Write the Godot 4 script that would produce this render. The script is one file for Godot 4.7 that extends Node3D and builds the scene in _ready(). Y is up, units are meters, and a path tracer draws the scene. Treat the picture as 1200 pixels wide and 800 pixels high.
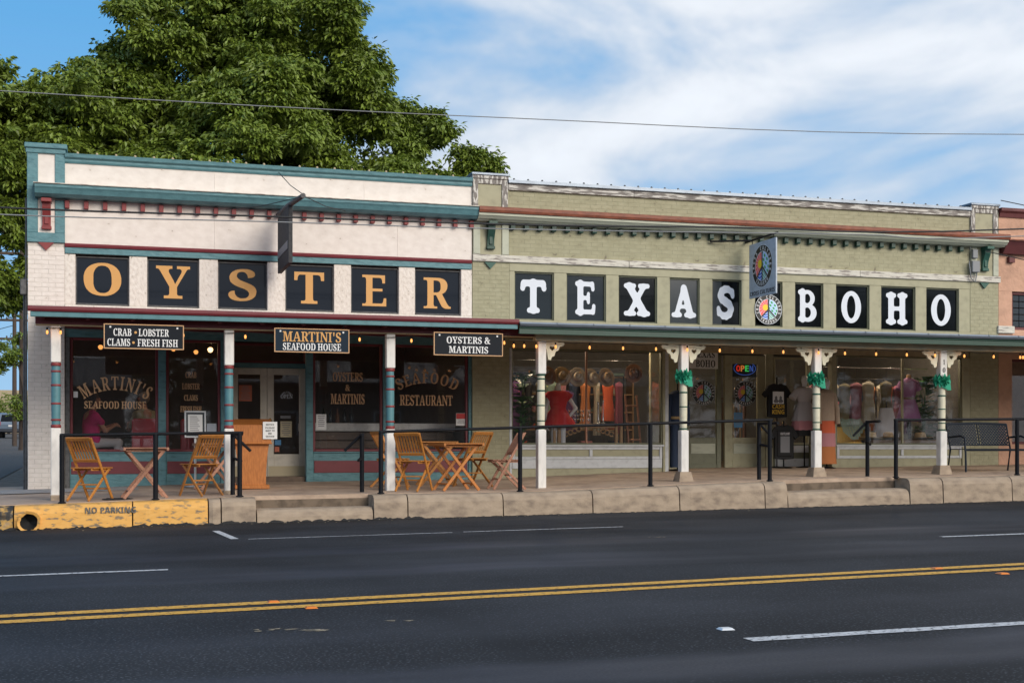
extends Node3D

const ZF := -3.2          # plane of the two shop fronts
var M := {}
var T := {}
var serif: SystemFont
var sans: SystemFont
var rng := RandomNumberGenerator.new()
var used := {}
var meshes := {}

func _ready() -> void:
	rng.seed = 11
	# ---- camera: eye level lens with a vertical shift, so that uprights stay upright
	var cam := Camera3D.new()
	cam.name = "camera"
	add_child(cam)
	cam.position = Vector3(0, 0.82, 20.0)
	cam.rotation_degrees = Vector3(0, -16.85, 0)
	cam.near = 0.1
	cam.far = 900.0
	var fpx := 1560.0
	cam.set_frustum(0.1 * 800.0 / fpx, Vector2(0, 0.1 * 122.0 / fpx), 0.1, 900.0)
	cam.current = true
	# ---- sky, sun, exposure
	var env := Environment.new()
	env.background_mode = Environment.BG_SKY
	var sky := Sky.new()
	var psm := PanoramaSkyMaterial.new()
	psm.panorama = sky_picture()
	psm.energy_multiplier = 1.0
	sky.sky_material = psm
	env.sky = sky
	env.tonemap_mode = Environment.TONE_MAPPER_LINEAR
	env.tonemap_exposure = 1.16
	env.sdfgi_enabled = true
	env.ssao_enabled = true
	env.ssil_enabled = true
	var we := WorldEnvironment.new()
	we.name = "world_environment"
	we.environment = env
	add_child(we)
	var sun := DirectionalLight3D.new()
	sun.name = "sun"
	sun.light_color = Color(1.0, 0.96, 0.91)
	sun.light_energy = 0.8
	sun.light_angular_distance = 36.0
	sun.shadow_enabled = true
	add_child(sun)
	sun.look_at_from_position(Vector3(0.45, 0.52, 1.0) * 30.0, Vector3.ZERO)
	# ---- the place
	fonts()
	materials()
	ground()
	cream_building()
	sage_building()
	pink_building()
	canopies()
	railings()
	hanging_signs()
	seating()
	restaurant_inside()
	boutique_inside()
	ceiling_spots()
	entrance_wares()
	string_lights()
	overhead_wires()
	background()
	trees()
	opposite_side()

# ------------------------------------------------------------------ sky
var cloud_a := FastNoiseLite.new()
var cloud_b := FastNoiseLite.new()
var cloud_c := FastNoiseLite.new()

func sky_picture() -> ImageTexture:
	cloud_a.seed = 5; cloud_a.noise_type = FastNoiseLite.TYPE_SIMPLEX_SMOOTH; cloud_a.frequency = 1.0
	cloud_a.fractal_octaves = 7; cloud_a.fractal_gain = 0.58
	cloud_b.seed = 9; cloud_b.noise_type = FastNoiseLite.TYPE_SIMPLEX_SMOOTH; cloud_b.frequency = 1.0
	cloud_b.fractal_octaves = 3
	cloud_c.seed = 15; cloud_c.noise_type = FastNoiseLite.TYPE_SIMPLEX_SMOOTH; cloud_c.frequency = 1.0
	cloud_c.fractal_octaves = 2
	# the whole dome coarsely, then the same sky again finely where most of it is looked at
	var im := sky_patch(0, 1024, 0, 512, 1024, 512)
	im.resize(4096, 2048, Image.INTERPOLATE_CUBIC)
	for q in [[0, 760], [3830, 4096]]:
		var fine := sky_patch(q[0], q[1], 740, 1030, 4096, 2048)
		im.blit_rect(fine, Rect2i(0, 0, q[1] - q[0], 290), Vector2i(q[0], 740))
	return ImageTexture.create_from_image(im)

func sky_patch(x0: int, x1: int, y0: int, y1: int, w: int, h: int) -> Image:
	var data := PackedByteArray()
	data.resize((x1 - x0) * (y1 - y0) * 3)
	var o := 0
	for j in range(y0, y1):
		var el := (0.5 - (j + 0.5) / h) * PI
		for i in range(x0, x1):
			var az := wrapf((i + 0.5) / w * TAU, -PI, PI)
			var c := sky_colour(az, el).linear_to_srgb()
			data[o] = int(clampf(c.r, 0, 1) * 255.0)
			data[o + 1] = int(clampf(c.g, 0, 1) * 255.0)
			data[o + 2] = int(clampf(c.b, 0, 1) * 255.0)
			o += 3
	return Image.create_from_data(x1 - x0, y1 - y0, false, Image.FORMAT_RGB8, data)

# az 0 looks along -z (north), positive to the right
func sky_colour(az: float, el: float) -> Color:
	if el < -0.03:
		return Color(0.10, 0.095, 0.09)
	var up := clampf(sin(el), 0.0, 1.0)
	var base := Color(0.36, 0.56, 0.76).lerp(Color(0.125, 0.375, 0.70), clampf(pow(up * 3.4, 0.75), 0.0, 1.0))
	base = base.lerp(Color(0.075, 0.23, 0.53), clampf((up - 0.28) / 0.72, 0.0, 1.0))
	var d := Vector3(sin(az) * cos(el), up, -cos(az) * cos(el))
	# thin broken cloud: mottled sheets a little wider than high
	var q := Vector3(d.x * 3.0, d.y * 7.5, d.z * 3.0)
	var wp := cloud_c.get_noise_3dv(q * 0.5) * 0.5
	var big := cloud_b.get_noise_3d(q.x * 0.55 + wp + 2.2, q.y * 0.6, q.z * 0.55)
	var fine := cloud_a.get_noise_3d(q.x * 0.95 + wp * 1.5, q.y * 1.25 + wp + q.x * 0.25, q.z * 0.95)
	var deg := rad_to_deg(az)
	var e := rad_to_deg(el)
	# clear towards the north-west, broken veil from the north-east round over the rest of the sky
	var s := 0.54 - 0.93 * smoothstep(16.0, -4.0, deg - e * 0.25) * smoothstep(-150.0, -90.0, deg)
	var v := s + big * 0.42 + fine * 0.62
	var cov := smoothstep(-0.20, 0.62, v)
	var lum := 0.70 + 0.14 * smoothstep(0.1, 0.8, v) + 0.06 * fine
	var cl := Color(lum * 0.93, lum * 0.97, lum * 1.03)
	return base.lerp(cl, clampf(cov, 0.0, 1.0) * 0.94)

func fonts() -> void:
	serif = SystemFont.new()
	serif.font_names = PackedStringArray(["Droid Serif"])
	serif.font_weight = 700
	sans = SystemFont.new()
	sans.font_names = PackedStringArray(["Droid Sans"])
	sans.font_weight = 700

# ------------------------------------------------------------------ materials
func noise_tex(key: String, fr: float, oct: int, stops: Array, seed_: int, kind := FastNoiseLite.TYPE_SIMPLEX_SMOOTH, size := 512) -> Texture2D:
	var n := FastNoiseLite.new()
	n.seed = seed_; n.noise_type = kind; n.frequency = fr; n.fractal_octaves = oct
	var src := n.get_seamless_image(size, size)
	src.convert(Image.FORMAT_L8)
	var bytes := src.get_data()
	var lut := PackedByteArray()
	lut.resize(256 * 3)
	for k in 256:
		var t := k / 255.0
		var c: Color = stops[0][1]
		for s in range(1, stops.size()):
			var a: float = stops[s - 1][0]
			var b: float = stops[s][0]
			if t >= a:
				var ca: Color = stops[s - 1][1]
				var cb: Color = stops[s][1]
				c = ca.lerp(cb, clampf((t - a) / maxf(b - a, 0.0001), 0.0, 1.0))
		var e := c.linear_to_srgb()
		lut[k * 3] = int(clampf(e.r, 0, 1) * 255.0)
		lut[k * 3 + 1] = int(clampf(e.g, 0, 1) * 255.0)
		lut[k * 3 + 2] = int(clampf(e.b, 0, 1) * 255.0)
	var out := PackedByteArray()
	out.resize(size * size * 3)
	for p in size * size:
		var v := bytes[p] * 3
		out[p * 3] = lut[v]
		out[p * 3 + 1] = lut[v + 1]
		out[p * 3 + 2] = lut[v + 2]
	T[key] = ImageTexture.create_from_image(Image.create_from_data(size, size, false, Image.FORMAT_RGB8, out))
	return T[key]

func normal_tex(key: String, fr: float, oct: int, seed_: int, strength: float, kind := FastNoiseLite.TYPE_SIMPLEX_SMOOTH) -> Texture2D:
	var n := FastNoiseLite.new()
	n.seed = seed_; n.noise_type = kind; n.frequency = fr; n.fractal_octaves = oct
	var im := n.get_seamless_image(512, 512)
	im.convert(Image.FORMAT_RGBA8)
	im.bump_map_to_normal_map(strength)
	T[key] = ImageTexture.create_from_image(im)
	return T[key]

func g(v: float) -> Color:
	return Color(v, v, v)

# colour is a linear base colour
func mat(key: String, c: Color, rough := 0.7, tex := "", scale := Vector3.ONE, nrm := "", nstr := 1.0, metal := 0.0) -> StandardMaterial3D:
	var m := StandardMaterial3D.new()
	m.resource_name = key
	m.albedo_color = c.linear_to_srgb()
	m.roughness = rough
	m.metallic = metal
	if tex != "" or nrm != "":
		m.uv1_triplanar = true
		m.uv1_world_triplanar = true
		m.uv1_scale = scale
		if tex != "":
			m.albedo_texture = T[tex]
		if nrm != "":
			m.normal_enabled = true
			m.normal_texture = T[nrm]
			m.normal_scale = nstr
	M[key] = m
	return m

func glow(key: String, c: Color, e: float) -> StandardMaterial3D:
	var m := StandardMaterial3D.new()
	m.resource_name = key
	m.albedo_color = c
	m.emission_enabled = true
	m.emission = c
	m.emission_energy_multiplier = e
	M[key] = m
	return m

func materials() -> void:
	noise_tex("mottle", 0.012, 5, [[0.0, g(0.74)], [0.45, g(0.93)], [1.0, g(1.0)]], 1)
	noise_tex("blotch", 0.02, 5, [[0.0, g(0.45)], [0.36, g(0.72)], [0.55, g(0.95)], [1.0, g(1.0)]], 2)
	noise_tex("grain", 0.03, 4, [[0.0, g(0.50)], [0.5, g(0.86)], [1.0, g(1.0)]], 3)
	noise_tex("peel", 0.016, 6, [[0.0, Color(0.16, 0.13, 0.11)], [0.28, Color(0.27, 0.24, 0.21)], [0.36, Color(0.36, 0.33, 0.30)], [0.42, Color(0.54, 0.51, 0.44)], [1.0, Color(0.66, 0.63, 0.55)]], 4)
	noise_tex("peel_grey", 0.018, 6, [[0.0, Color(0.13, 0.11, 0.10)], [0.48, Color(0.24, 0.22, 0.20)], [0.56, Color(0.32, 0.30, 0.27)], [0.60, Color(0.56, 0.54, 0.49)], [1.0, Color(0.64, 0.61, 0.56)]], 14)
	noise_tex("sage_worn", 0.022, 6, [[0.0, Color(0.17, 0.14, 0.10)], [0.12, Color(0.22, 0.20, 0.13)], [0.16, Color(0.305, 0.285, 0.18)], [0.6, Color(0.345, 0.325, 0.21)], [1.0, Color(0.385, 0.36, 0.24)]], 6)
	noise_tex("cream_worn", 0.022, 6, [[0.0, Color(0.40, 0.34, 0.28)], [0.06, Color(0.52, 0.45, 0.38)], [0.10, Color(0.69, 0.625, 0.565)], [0.6, Color(0.75, 0.685, 0.625)], [1.0, Color(0.79, 0.73, 0.67)]], 7)
	noise_tex("pier_worn", 0.03, 6, [[0.0, Color(0.14, 0.12, 0.10)], [0.10, Color(0.30, 0.26, 0.22)], [0.13, Color(0.64, 0.58, 0.51)], [0.5, Color(0.72, 0.66, 0.59)], [1.0, Color(0.77, 0.72, 0.65)]], 17)
	noise_tex("yellow_paint", 0.014, 6, [[0.0, Color(0.10, 0.075, 0.05)], [0.24, Color(0.24, 0.18, 0.11)], [0.30, Color(0.38, 0.25, 0.10)], [0.33, Color(0.66, 0.34, 0.075)], [0.7, Color(0.72, 0.40, 0.105)], [1.0, Color(0.66, 0.34, 0.07)]], 8)
	noise_tex("tar_paint", 0.012, 6, [[0.0, Color(0.015, 0.014, 0.014)], [0.50, Color(0.03, 0.028, 0.026)], [0.55, Color(0.16, 0.13, 0.09)], [0.62, Color(0.50, 0.29, 0.06)], [1.0, Color(0.36, 0.26, 0.16)]], 9)
	noise_tex("concrete", 0.018, 7, [[0.0, Color(0.17, 0.13, 0.10)], [0.3, Color(0.265, 0.205, 0.15)], [0.6, Color(0.345, 0.27, 0.195)], [1.0, Color(0.41, 0.32, 0.235)]], 10)
	noise_tex("paving", 0.010, 6, [[0.0, Color(0.25, 0.18, 0.135)], [0.45, Color(0.38, 0.28, 0.205)], [1.0, Color(0.46, 0.345, 0.255)]], 12)
	noise_tex("rust", 0.02, 6, [[0.0, Color(0.09, 0.025, 0.012)], [0.5, Color(0.20, 0.055, 0.025)], [0.8, Color(0.26, 0.075, 0.035)], [1.0, Color(0.36, 0.20, 0.13)]], 13)
	noise_tex("teak", 0.02, 4, [[0.0, Color(0.30, 0.105, 0.016)], [0.5, Color(0.47, 0.19, 0.036)], [1.0, Color(0.56, 0.25, 0.055)]], 15)
	noise_tex("redwood", 0.02, 4, [[0.0, Color(0.24, 0.10, 0.055)], [1.0, Color(0.46, 0.23, 0.145)]], 16)
	noise_tex("oak", 0.02, 4, [[0.0, Color(0.31, 0.10, 0.02)], [1.0, Color(0.52, 0.19, 0.045)]], 18)
	noise_tex("line_white", 0.03, 6, [[0.0, g(0.06)], [0.26, g(0.12)], [0.34, g(0.46)], [1.0, g(0.62)]], 19)
	noise_tex("line_yellow", 0.03, 6, [[0.0, Color(0.05, 0.045, 0.04)], [0.24, Color(0.10, 0.07, 0.03)], [0.31, Color(0.60, 0.31, 0.035)], [1.0, Color(0.72, 0.40, 0.055)]], 20)
	noise_tex("gravel", 0.08, 4, [[0.0, Color(0.035, 0.032, 0.028)], [1.0, Color(0.13, 0.115, 0.10)]], 21)
	noise_tex("print", 0.05, 3, [[0.0, Color(0.10, 0.09, 0.05)], [0.45, Color(0.20, 0.20, 0.11)], [0.55, Color(0.34, 0.33, 0.21)], [1.0, Color(0.46, 0.44, 0.30)]], 22)
	noise_tex("verdigris", 0.02, 5, [[0.0, Color(0.05, 0.12, 0.135)], [0.3, Color(0.08, 0.195, 0.22)], [1.0, Color(0.11, 0.25, 0.275)]], 23)
	normal_tex("n_fine", 0.12, 4, 31, 3.0)
	normal_tex("n_plaster", 0.03, 5, 32, 5.0)
	normal_tex("n_wood", 0.03, 4, 33, 5.0)
	mat("cream", g(1), 0.72, "cream_worn", Vector3(0.35, 0.5, 0.35), "n_plaster", 0.07)
	mat("cream_brick", g(0.98), 0.75, "cream_worn", Vector3(0.6, 0.9, 0.6), "n_plaster", 0.25)
	mat("pier", g(1), 0.75, "pier_worn", Vector3(1.0, 0.6, 1.0), "n_wood", 0.5)
	mat("mortar_cream", Color(0.62, 0.57, 0.51), 0.9, "mottle")
	mat("mortar_sage", Color(0.31, 0.30, 0.20), 0.9, "mottle")
	mat("teal", g(1), 0.55, "verdigris", Vector3(0.4, 1.2, 0.8), "n_wood", 0.4)
	mat("teal_post", Color(0.085, 0.22, 0.25), 0.5, "mottle", Vector3(1, 1, 1))
	mat("maroon", Color(0.165, 0.022, 0.030), 0.5, "mottle", Vector3(0.6, 1, 1))
	mat("brick_red", Color(0.24, 0.036, 0.036), 0.55, "mottle")
	mat("sage", g(1), 0.75, "sage_worn", Vector3(0.35, 0.55, 0.35), "n_plaster", 0.12)
	mat("sage_brick", g(0.98), 0.75, "sage_worn", Vector3(0.5, 0.7, 0.5), "n_plaster", 0.2)
	mat("sage_smooth", Color(0.365, 0.345, 0.225), 0.62, "mottle", Vector3(0.7, 0.7, 0.7))
	mat("sage_pale", Color(0.46, 0.475, 0.37), 0.6, "mottle", Vector3(0.4, 1.2, 1.2))
	mat("sage_deep", Color(0.15, 0.155, 0.095), 0.5, "mottle")
	mat("khaki", Color(0.38, 0.31, 0.20), 0.7, "mottle")
	mat("tin_white", Color(0.56, 0.58, 0.60), 0.5, "mottle")
	mat("peeling", g(1), 0.8, "peel", Vector3(0.35, 2.2, 2.2), "n_wood", 0.7)
	mat("peeling_grey", g(1), 0.8, "peel_grey", Vector3(1.6, 0.5, 1.6), "n_wood", 0.7)
	mat("peeling_grey_long", g(1), 0.8, "peel_grey", Vector3(0.3, 2.2, 2.2), "n_wood", 0.7)
	mat("rust_tin", g(1), 0.6, "rust", Vector3(0.4, 1.6, 1.0))
	mat("galvanised", Color(0.24, 0.28, 0.33), 0.42, "mottle", Vector3(0.6, 1, 1), "", 1.0, 0.6)
	mat("green_dark", Color(0.012, 0.055, 0.036), 0.45, "mottle")
	mat("green_stripe", Color(0.014, 0.085, 0.06), 0.5, "mottle", Vector3(0.5, 1, 1))
	mat("post_white", Color(0.74, 0.72, 0.68), 0.6, "mottle", Vector3(1.3, 0.5, 1.3))
	mat("post_cream", Color(0.66, 0.63, 0.48), 0.6, "mottle")
	mat("door_beige", Color(0.62, 0.57, 0.48), 0.55, "mottle", Vector3(0.7, 0.7, 0.7))
	mat("pink_plaster", Color(0.58, 0.335, 0.225), 0.75, "mottle", Vector3(0.4, 0.4, 0.4), "n_plaster", 0.4)
	mat("pink_trim", Color(0.13, 0.03, 0.03), 0.6, "mottle")
	mat("black_metal", Color(0.010, 0.011, 0.014), 0.5, "mottle").metallic_specular = 0.25
	mat("bench_metal", Color(0.012, 0.020, 0.032), 0.5, "mottle").metallic_specular = 0.3
	mat("teak_wood", g(1), 0.42, "teak", Vector3(3, 3, 3))
	mat("teak_aged", Color(0.80, 0.80, 0.82), 0.5, "teak", Vector3(2.2, 2.2, 2.2))
	mat("teak_pale", Color(1.0, 1.0, 1.0), 0.5, "teak", Vector3(4, 4, 4)).albedo_color = Color(1.0, 0.94, 0.9)
	mat("red_wood", g(1), 0.55, "redwood", Vector3(3, 3, 3))
	mat("oak_wood", g(1), 0.45, "oak", Vector3(3, 0.6, 3))
	mat("pale_wood", Color(0.42, 0.25, 0.12), 0.6, "grain", Vector3(2, 2, 2))
	mat("dark_wood", Color(0.09, 0.045, 0.022), 0.5, "grain", Vector3(0.6, 3, 3))
	mat("kerb_concrete", g(1), 0.85, "concrete", Vector3(0.33, 0.6, 0.33), "n_fine", 0.2)
	mat("kerb_yellow", g(1), 0.7, "yellow_paint", Vector3(0.7, 1.9, 0.7), "n_fine", 0.3)
	mat("kerb_tarred", g(1), 0.75, "tar_paint", Vector3(0.7, 0.9, 0.7), "n_plaster", 0.9)
	mat("paving", g(1), 0.8, "paving", Vector3(0.22, 0.22, 0.22), "n_plaster", 0.5)
	mat("paving_pale", Color(0.36, 0.33, 0.30), 0.8, "mottle", Vector3(0.5, 0.5, 0.5), "n_plaster", 0.5)
	mat("tar", Color(0.012, 0.012, 0.013), 0.75, "grain", Vector3(2, 2, 2), "n_fine", 0.8)
	mat("alley", g(1), 0.9, "gravel", Vector3(0.4, 0.4, 0.4), "n_fine", 1.0)
	mat("dirt", Color(0.16, 0.12, 0.085), 0.95, "blotch", Vector3(0.4, 0.4, 0.4))
	mat("line_white", g(1), 0.7, "line_white", Vector3(1.2, 1.2, 1.2), "n_fine", 0.6)
	mat("line_yellow", g(1), 0.7, "line_yellow", Vector3(1.2, 1.2, 1.2), "n_fine", 0.6)
	mat("reflector_orange", Color(0.70, 0.20, 0.02), 0.3)
	mat("reflector_white", Color(0.65, 0.68, 0.70), 0.3)
	mat("gold", Color(0.60, 0.31, 0.085), 0.5)
	mat("gold_dull", Color(0.62, 0.37, 0.19), 0.6)
	mat("letter_white", Color(0.62, 0.66, 0.72), 0.5)
	mat("sign_white", Color(0.74, 0.74, 0.73), 0.5)
	mat("sign_black", Color(0.010, 0.013, 0.018), 0.5).metallic_specular = 0.25
	mat("sign_navy", Color(0.010, 0.022, 0.036), 0.5).metallic_specular = 0.25
	mat("sign_blue_grey", Color(0.46, 0.51, 0.57), 0.5, "mottle")
	mat("ink_black", Color(0.01, 0.01, 0.011), 0.5)
	mat("navy_glass", Color(0.010, 0.014, 0.022), 0.06)
	mat("black_glass", Color(0.004, 0.005, 0.006), 0.05)
	mat("slate_glass", Color(0.018, 0.025, 0.031), 0.06)
	mat("slate_film", Color(0.040, 0.048, 0.055), 0.12)
	for k in ["navy_glass", "black_glass", "slate_glass", "slate_film"]:
		M[k].metallic_specular = 0.36
	mat("weathered_grey", Color(0.11, 0.11, 0.11), 0.7, "blotch", Vector3(1, 1, 1))
	mat("sign_aged", Color(0.045, 0.045, 0.047), 0.75, "blotch", Vector3(1, 1, 1))
	mat("white_paint", Color(0.70, 0.70, 0.68), 0.5, "mottle")
	mat("paper", Color(0.70, 0.70, 0.69), 0.7)
	mat("paper_tan", Color(0.45, 0.38, 0.25), 0.7)
	mat("paper_red", Color(0.50, 0.03, 0.03), 0.6)
	mat("paper_orange", Color(0.45, 0.12, 0.06), 0.6)
	mat("paper_blue", Color(0.06, 0.22, 0.42), 0.6)
	mat("print_grey", Color(0.16, 0.16, 0.17), 0.7)
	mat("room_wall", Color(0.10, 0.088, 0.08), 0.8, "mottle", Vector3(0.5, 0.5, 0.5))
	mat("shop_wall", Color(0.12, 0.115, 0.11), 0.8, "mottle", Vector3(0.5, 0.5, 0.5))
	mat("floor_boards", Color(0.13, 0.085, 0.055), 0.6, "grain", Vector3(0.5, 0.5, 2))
	mat("vinyl_red", Color(0.42, 0.015, 0.03), 0.32)
	mat("table_black", Color(0.03, 0.032, 0.035), 0.3)
	mat("chrome", Color(0.55, 0.56, 0.58), 0.25, "", Vector3.ONE, "", 1.0, 0.9)
	mat("brass", Color(0.30, 0.17, 0.05), 0.35, "", Vector3.ONE, "", 1.0, 0.8)
	mat("rubber", Color(0.01, 0.01, 0.01), 0.8)
	mat("cable", Color(0.012, 0.013, 0.015), 0.6)
	mat("cable_grey", Color(0.20, 0.21, 0.22), 0.5)
	mat("pole_wood", Color(0.085, 0.06, 0.045), 0.85, "grain", Vector3(3, 0.3, 3))
	mat("bark", Color(0.075, 0.055, 0.042), 0.9, "blotch", Vector3(2, 0.5, 2), "n_plaster", 1.5)
	mat("roof_felt", Color(0.09, 0.09, 0.09), 0.9, "blotch")
	mat("tin_roof", Color(0.17, 0.175, 0.18), 0.6, "mottle", Vector3(0.5, 0.5, 0.5))
	mat("board_grey", Color(0.065, 0.058, 0.05), 0.8, "mottle")
	mat("skin_a", Color(0.42, 0.22, 0.145), 0.55)
	mat("hair_dark", Color(0.025, 0.016, 0.012), 0.5)
	mat("hair_grey", Color(0.26, 0.25, 0.24), 0.6, "grain", Vector3(20, 20, 20))
	mat("cloth_pink", Color(0.62, 0.025, 0.20), 0.8)
	mat("cloth_white", Color(0.50, 0.50, 0.54), 0.85)
	mat("cloth_print", g(1), 0.85, "print", Vector3(5, 5, 5))
	mat("cloth_red", Color(0.52, 0.006, 0.010), 0.75)
	mat("cloth_purple", Color(0.30, 0.12, 0.30), 0.85)
	mat("cloth_violet", Color(0.07, 0.02, 0.09), 0.85)
	mat("cloth_lilac_print", Color(0.26, 0.07, 0.11), 0.85, "blotch", Vector3(6, 6, 6))
	mat("cloth_cream", Color(0.45, 0.42, 0.34), 0.85, "blotch", Vector3(6, 6, 6))
	mat("cloth_olive", Color(0.17, 0.14, 0.06), 0.85, "blotch", Vector3(6, 6, 6))
	mat("cloth_beige", Color(0.45, 0.34, 0.25), 0.85, "mottle", Vector3(4, 4, 4))
	mat("cloth_coral", Color(0.66, 0.13, 0.055), 0.85)
	mat("cloth_rose", Color(0.50, 0.22, 0.24), 0.85)
	mat("cloth_orange", Color(0.48, 0.17, 0.055), 0.85)
	mat("cloth_black", Color(0.009, 0.009, 0.010), 0.85)
	mat("cloth_denim", Color(0.022, 0.04, 0.085), 0.85, "grain", Vector3(6, 6, 6))
	mat("cloth_pale", Color(0.46, 0.44, 0.45), 0.85)
	mat("cloth_sage", Color(0.20, 0.28, 0.22), 0.9, "grain", Vector3(14, 14, 14))
	mat("cloth_yellow", Color(0.62, 0.40, 0.05), 0.7)
	mat("mannequin", Color(0.62, 0.63, 0.65), 0.4)
	mat("straw", Color(0.42, 0.29, 0.14), 0.8, "grain", Vector3(20, 20, 20))
	mat("straw_pale", Color(0.52, 0.42, 0.26), 0.8, "grain", Vector3(20, 20, 20))
	mat("felt_brown", Color(0.16, 0.075, 0.04), 0.85)
	mat("tulle_green", Color(0.02, 0.32, 0.19), 0.7)
	mat("print_yellow", Color(0.60, 0.36, 0.02), 0.6)
	mat("leaf_house", Color(0.03, 0.11, 0.02), 0.5)
	mat("car_silver_blue", Color(0.12, 0.16, 0.21), 0.3, "", Vector3.ONE, "", 1.0, 0.3)
	mat("car_dark", Color(0.025, 0.03, 0.04), 0.3)
	mat("car_white", Color(0.6, 0.6, 0.6), 0.3)
	mat("tail_red", Color(0.35, 0.01, 0.01), 0.3)
	mat("plate", Color(0.55, 0.55, 0.55), 0.5)
	var gl := mat("pane", Color(0.55, 0.58, 0.60), 0.02)
	gl.albedo_color = Color(0.9, 0.92, 0.93, 0.012)
	gl.transparency = BaseMaterial3D.TRANSPARENCY_ALPHA
	gl.metallic_specular = 0.42
	glow("bulb", Color(1.0, 0.68, 0.36), 1.0)
	glow("lamp_globe", Color(1.0, 0.80, 0.55), 3.0)
	glow("neon_red", Color(1.0, 0.25, 0.18), 0.28)
	glow("neon_green", Color(0.35, 1.0, 0.5), 0.25)
	glow("neon_blue", Color(0.35, 0.5, 0.9), 0.18)
	glow("neon_orange", Color(1.0, 0.6, 0.3), 0.28)
	var lf := mat("leaves", g(1), 0.5)
	lf.vertex_color_use_as_albedo = true
	lf.backlight_enabled = true
	lf.backlight = Color(0.22, 0.30, 0.06)
	M["road"] = road_material()
	M["logo"] = logo_material("logo", true)
	M["logo_glass"] = logo_material("logo_glass", false)

func road_material() -> StandardMaterial3D:
	var s := 2048
	var a := FastNoiseLite.new(); a.seed = 41; a.frequency = 0.35; a.fractal_octaves = 2
	var b := FastNoiseLite.new(); b.seed = 42; b.frequency = 0.004; b.fractal_octaves = 6
	var ia := a.get_seamless_image(512, 512); ia.convert(Image.FORMAT_L8)
	var ib := b.get_seamless_image(1024, 1024); ib.convert(Image.FORMAT_L8)
	b.frequency = 0.012
	var ic := b.get_seamless_image(256, 1024); ic.convert(Image.FORMAT_L8)
	var dc := ic.get_data()
	var da := ia.get_data()
	var db := ib.get_data()
	var out := PackedByteArray(); out.resize(s * s * 3)
	var ro := PackedByteArray(); ro.resize(s * s)
	# polished, slightly bluish wheel paths (metres from the kerb face, half width, strength)
	var paths := [[5.1, 0.42, 0.8], [6.9, 0.35, 0.45], [7.55, 0.30, 0.7], [12.75, 0.33, 1.0], [1.6, 0.5, -0.5], [11.0, 0.5, 0.25]]
	for j in s:
		var z := (j + 0.5) / s * 15.0
		for i in s:
			var big := db[(j >> 1) * 1024 + (i >> 1)] / 255.0
			var big2 := dc[(j >> 1) * 256 + (i >> 3)] / 255.0
			var fine := da[(j & 511) * 512 + (i & 511)] / 255.0
			var w := 0.0
			for p in paths:
				var q: float = absf(z - p[0] + (big - 0.5) * 0.35) / p[1]
				if q < 1.6:
					w += p[2] * smoothstep(1.6, 0.5, q)
			w = clampf(w * (0.2 + big2 * 0.9), -0.6, 1.0)
			var v := 0.0225 + (big - 0.5) * 0.024 + (big2 - 0.5) * 0.008
			var sp := (fine - 0.5) * 0.044 * (1.0 - clampf(w, 0, 1) * 0.7)
			if fine > 0.76:
				sp += 0.075 * (1.0 - clampf(w, 0, 1))
			v = maxf(v + sp + w * 0.011, 0.004)
			var c := Color(v * 0.94, v * 1.0, v * (1.13 + 0.20 * clampf(w, 0, 1))).linear_to_srgb()
			var o := j * s + i
			out[o * 3] = int(clampf(c.r, 0, 1) * 255.0)
			out[o * 3 + 1] = int(clampf(c.g, 0, 1) * 255.0)
			out[o * 3 + 2] = int(clampf(c.b, 0, 1) * 255.0)
			ro[o] = int(clampf(0.80 - 0.28 * w + (fine - 0.5) * 0.2, 0.3, 1.0) * 255.0)
	var m := StandardMaterial3D.new()
	m.resource_name = "road"
	m.albedo_texture = ImageTexture.create_from_image(Image.create_from_data(s, s, false, Image.FORMAT_RGB8, out))
	m.roughness = 1.0
	m.metallic_specular = 0.3
	m.roughness_texture = ImageTexture.create_from_image(Image.create_from_data(s, s, false, Image.FORMAT_L8, ro))
	return m

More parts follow.
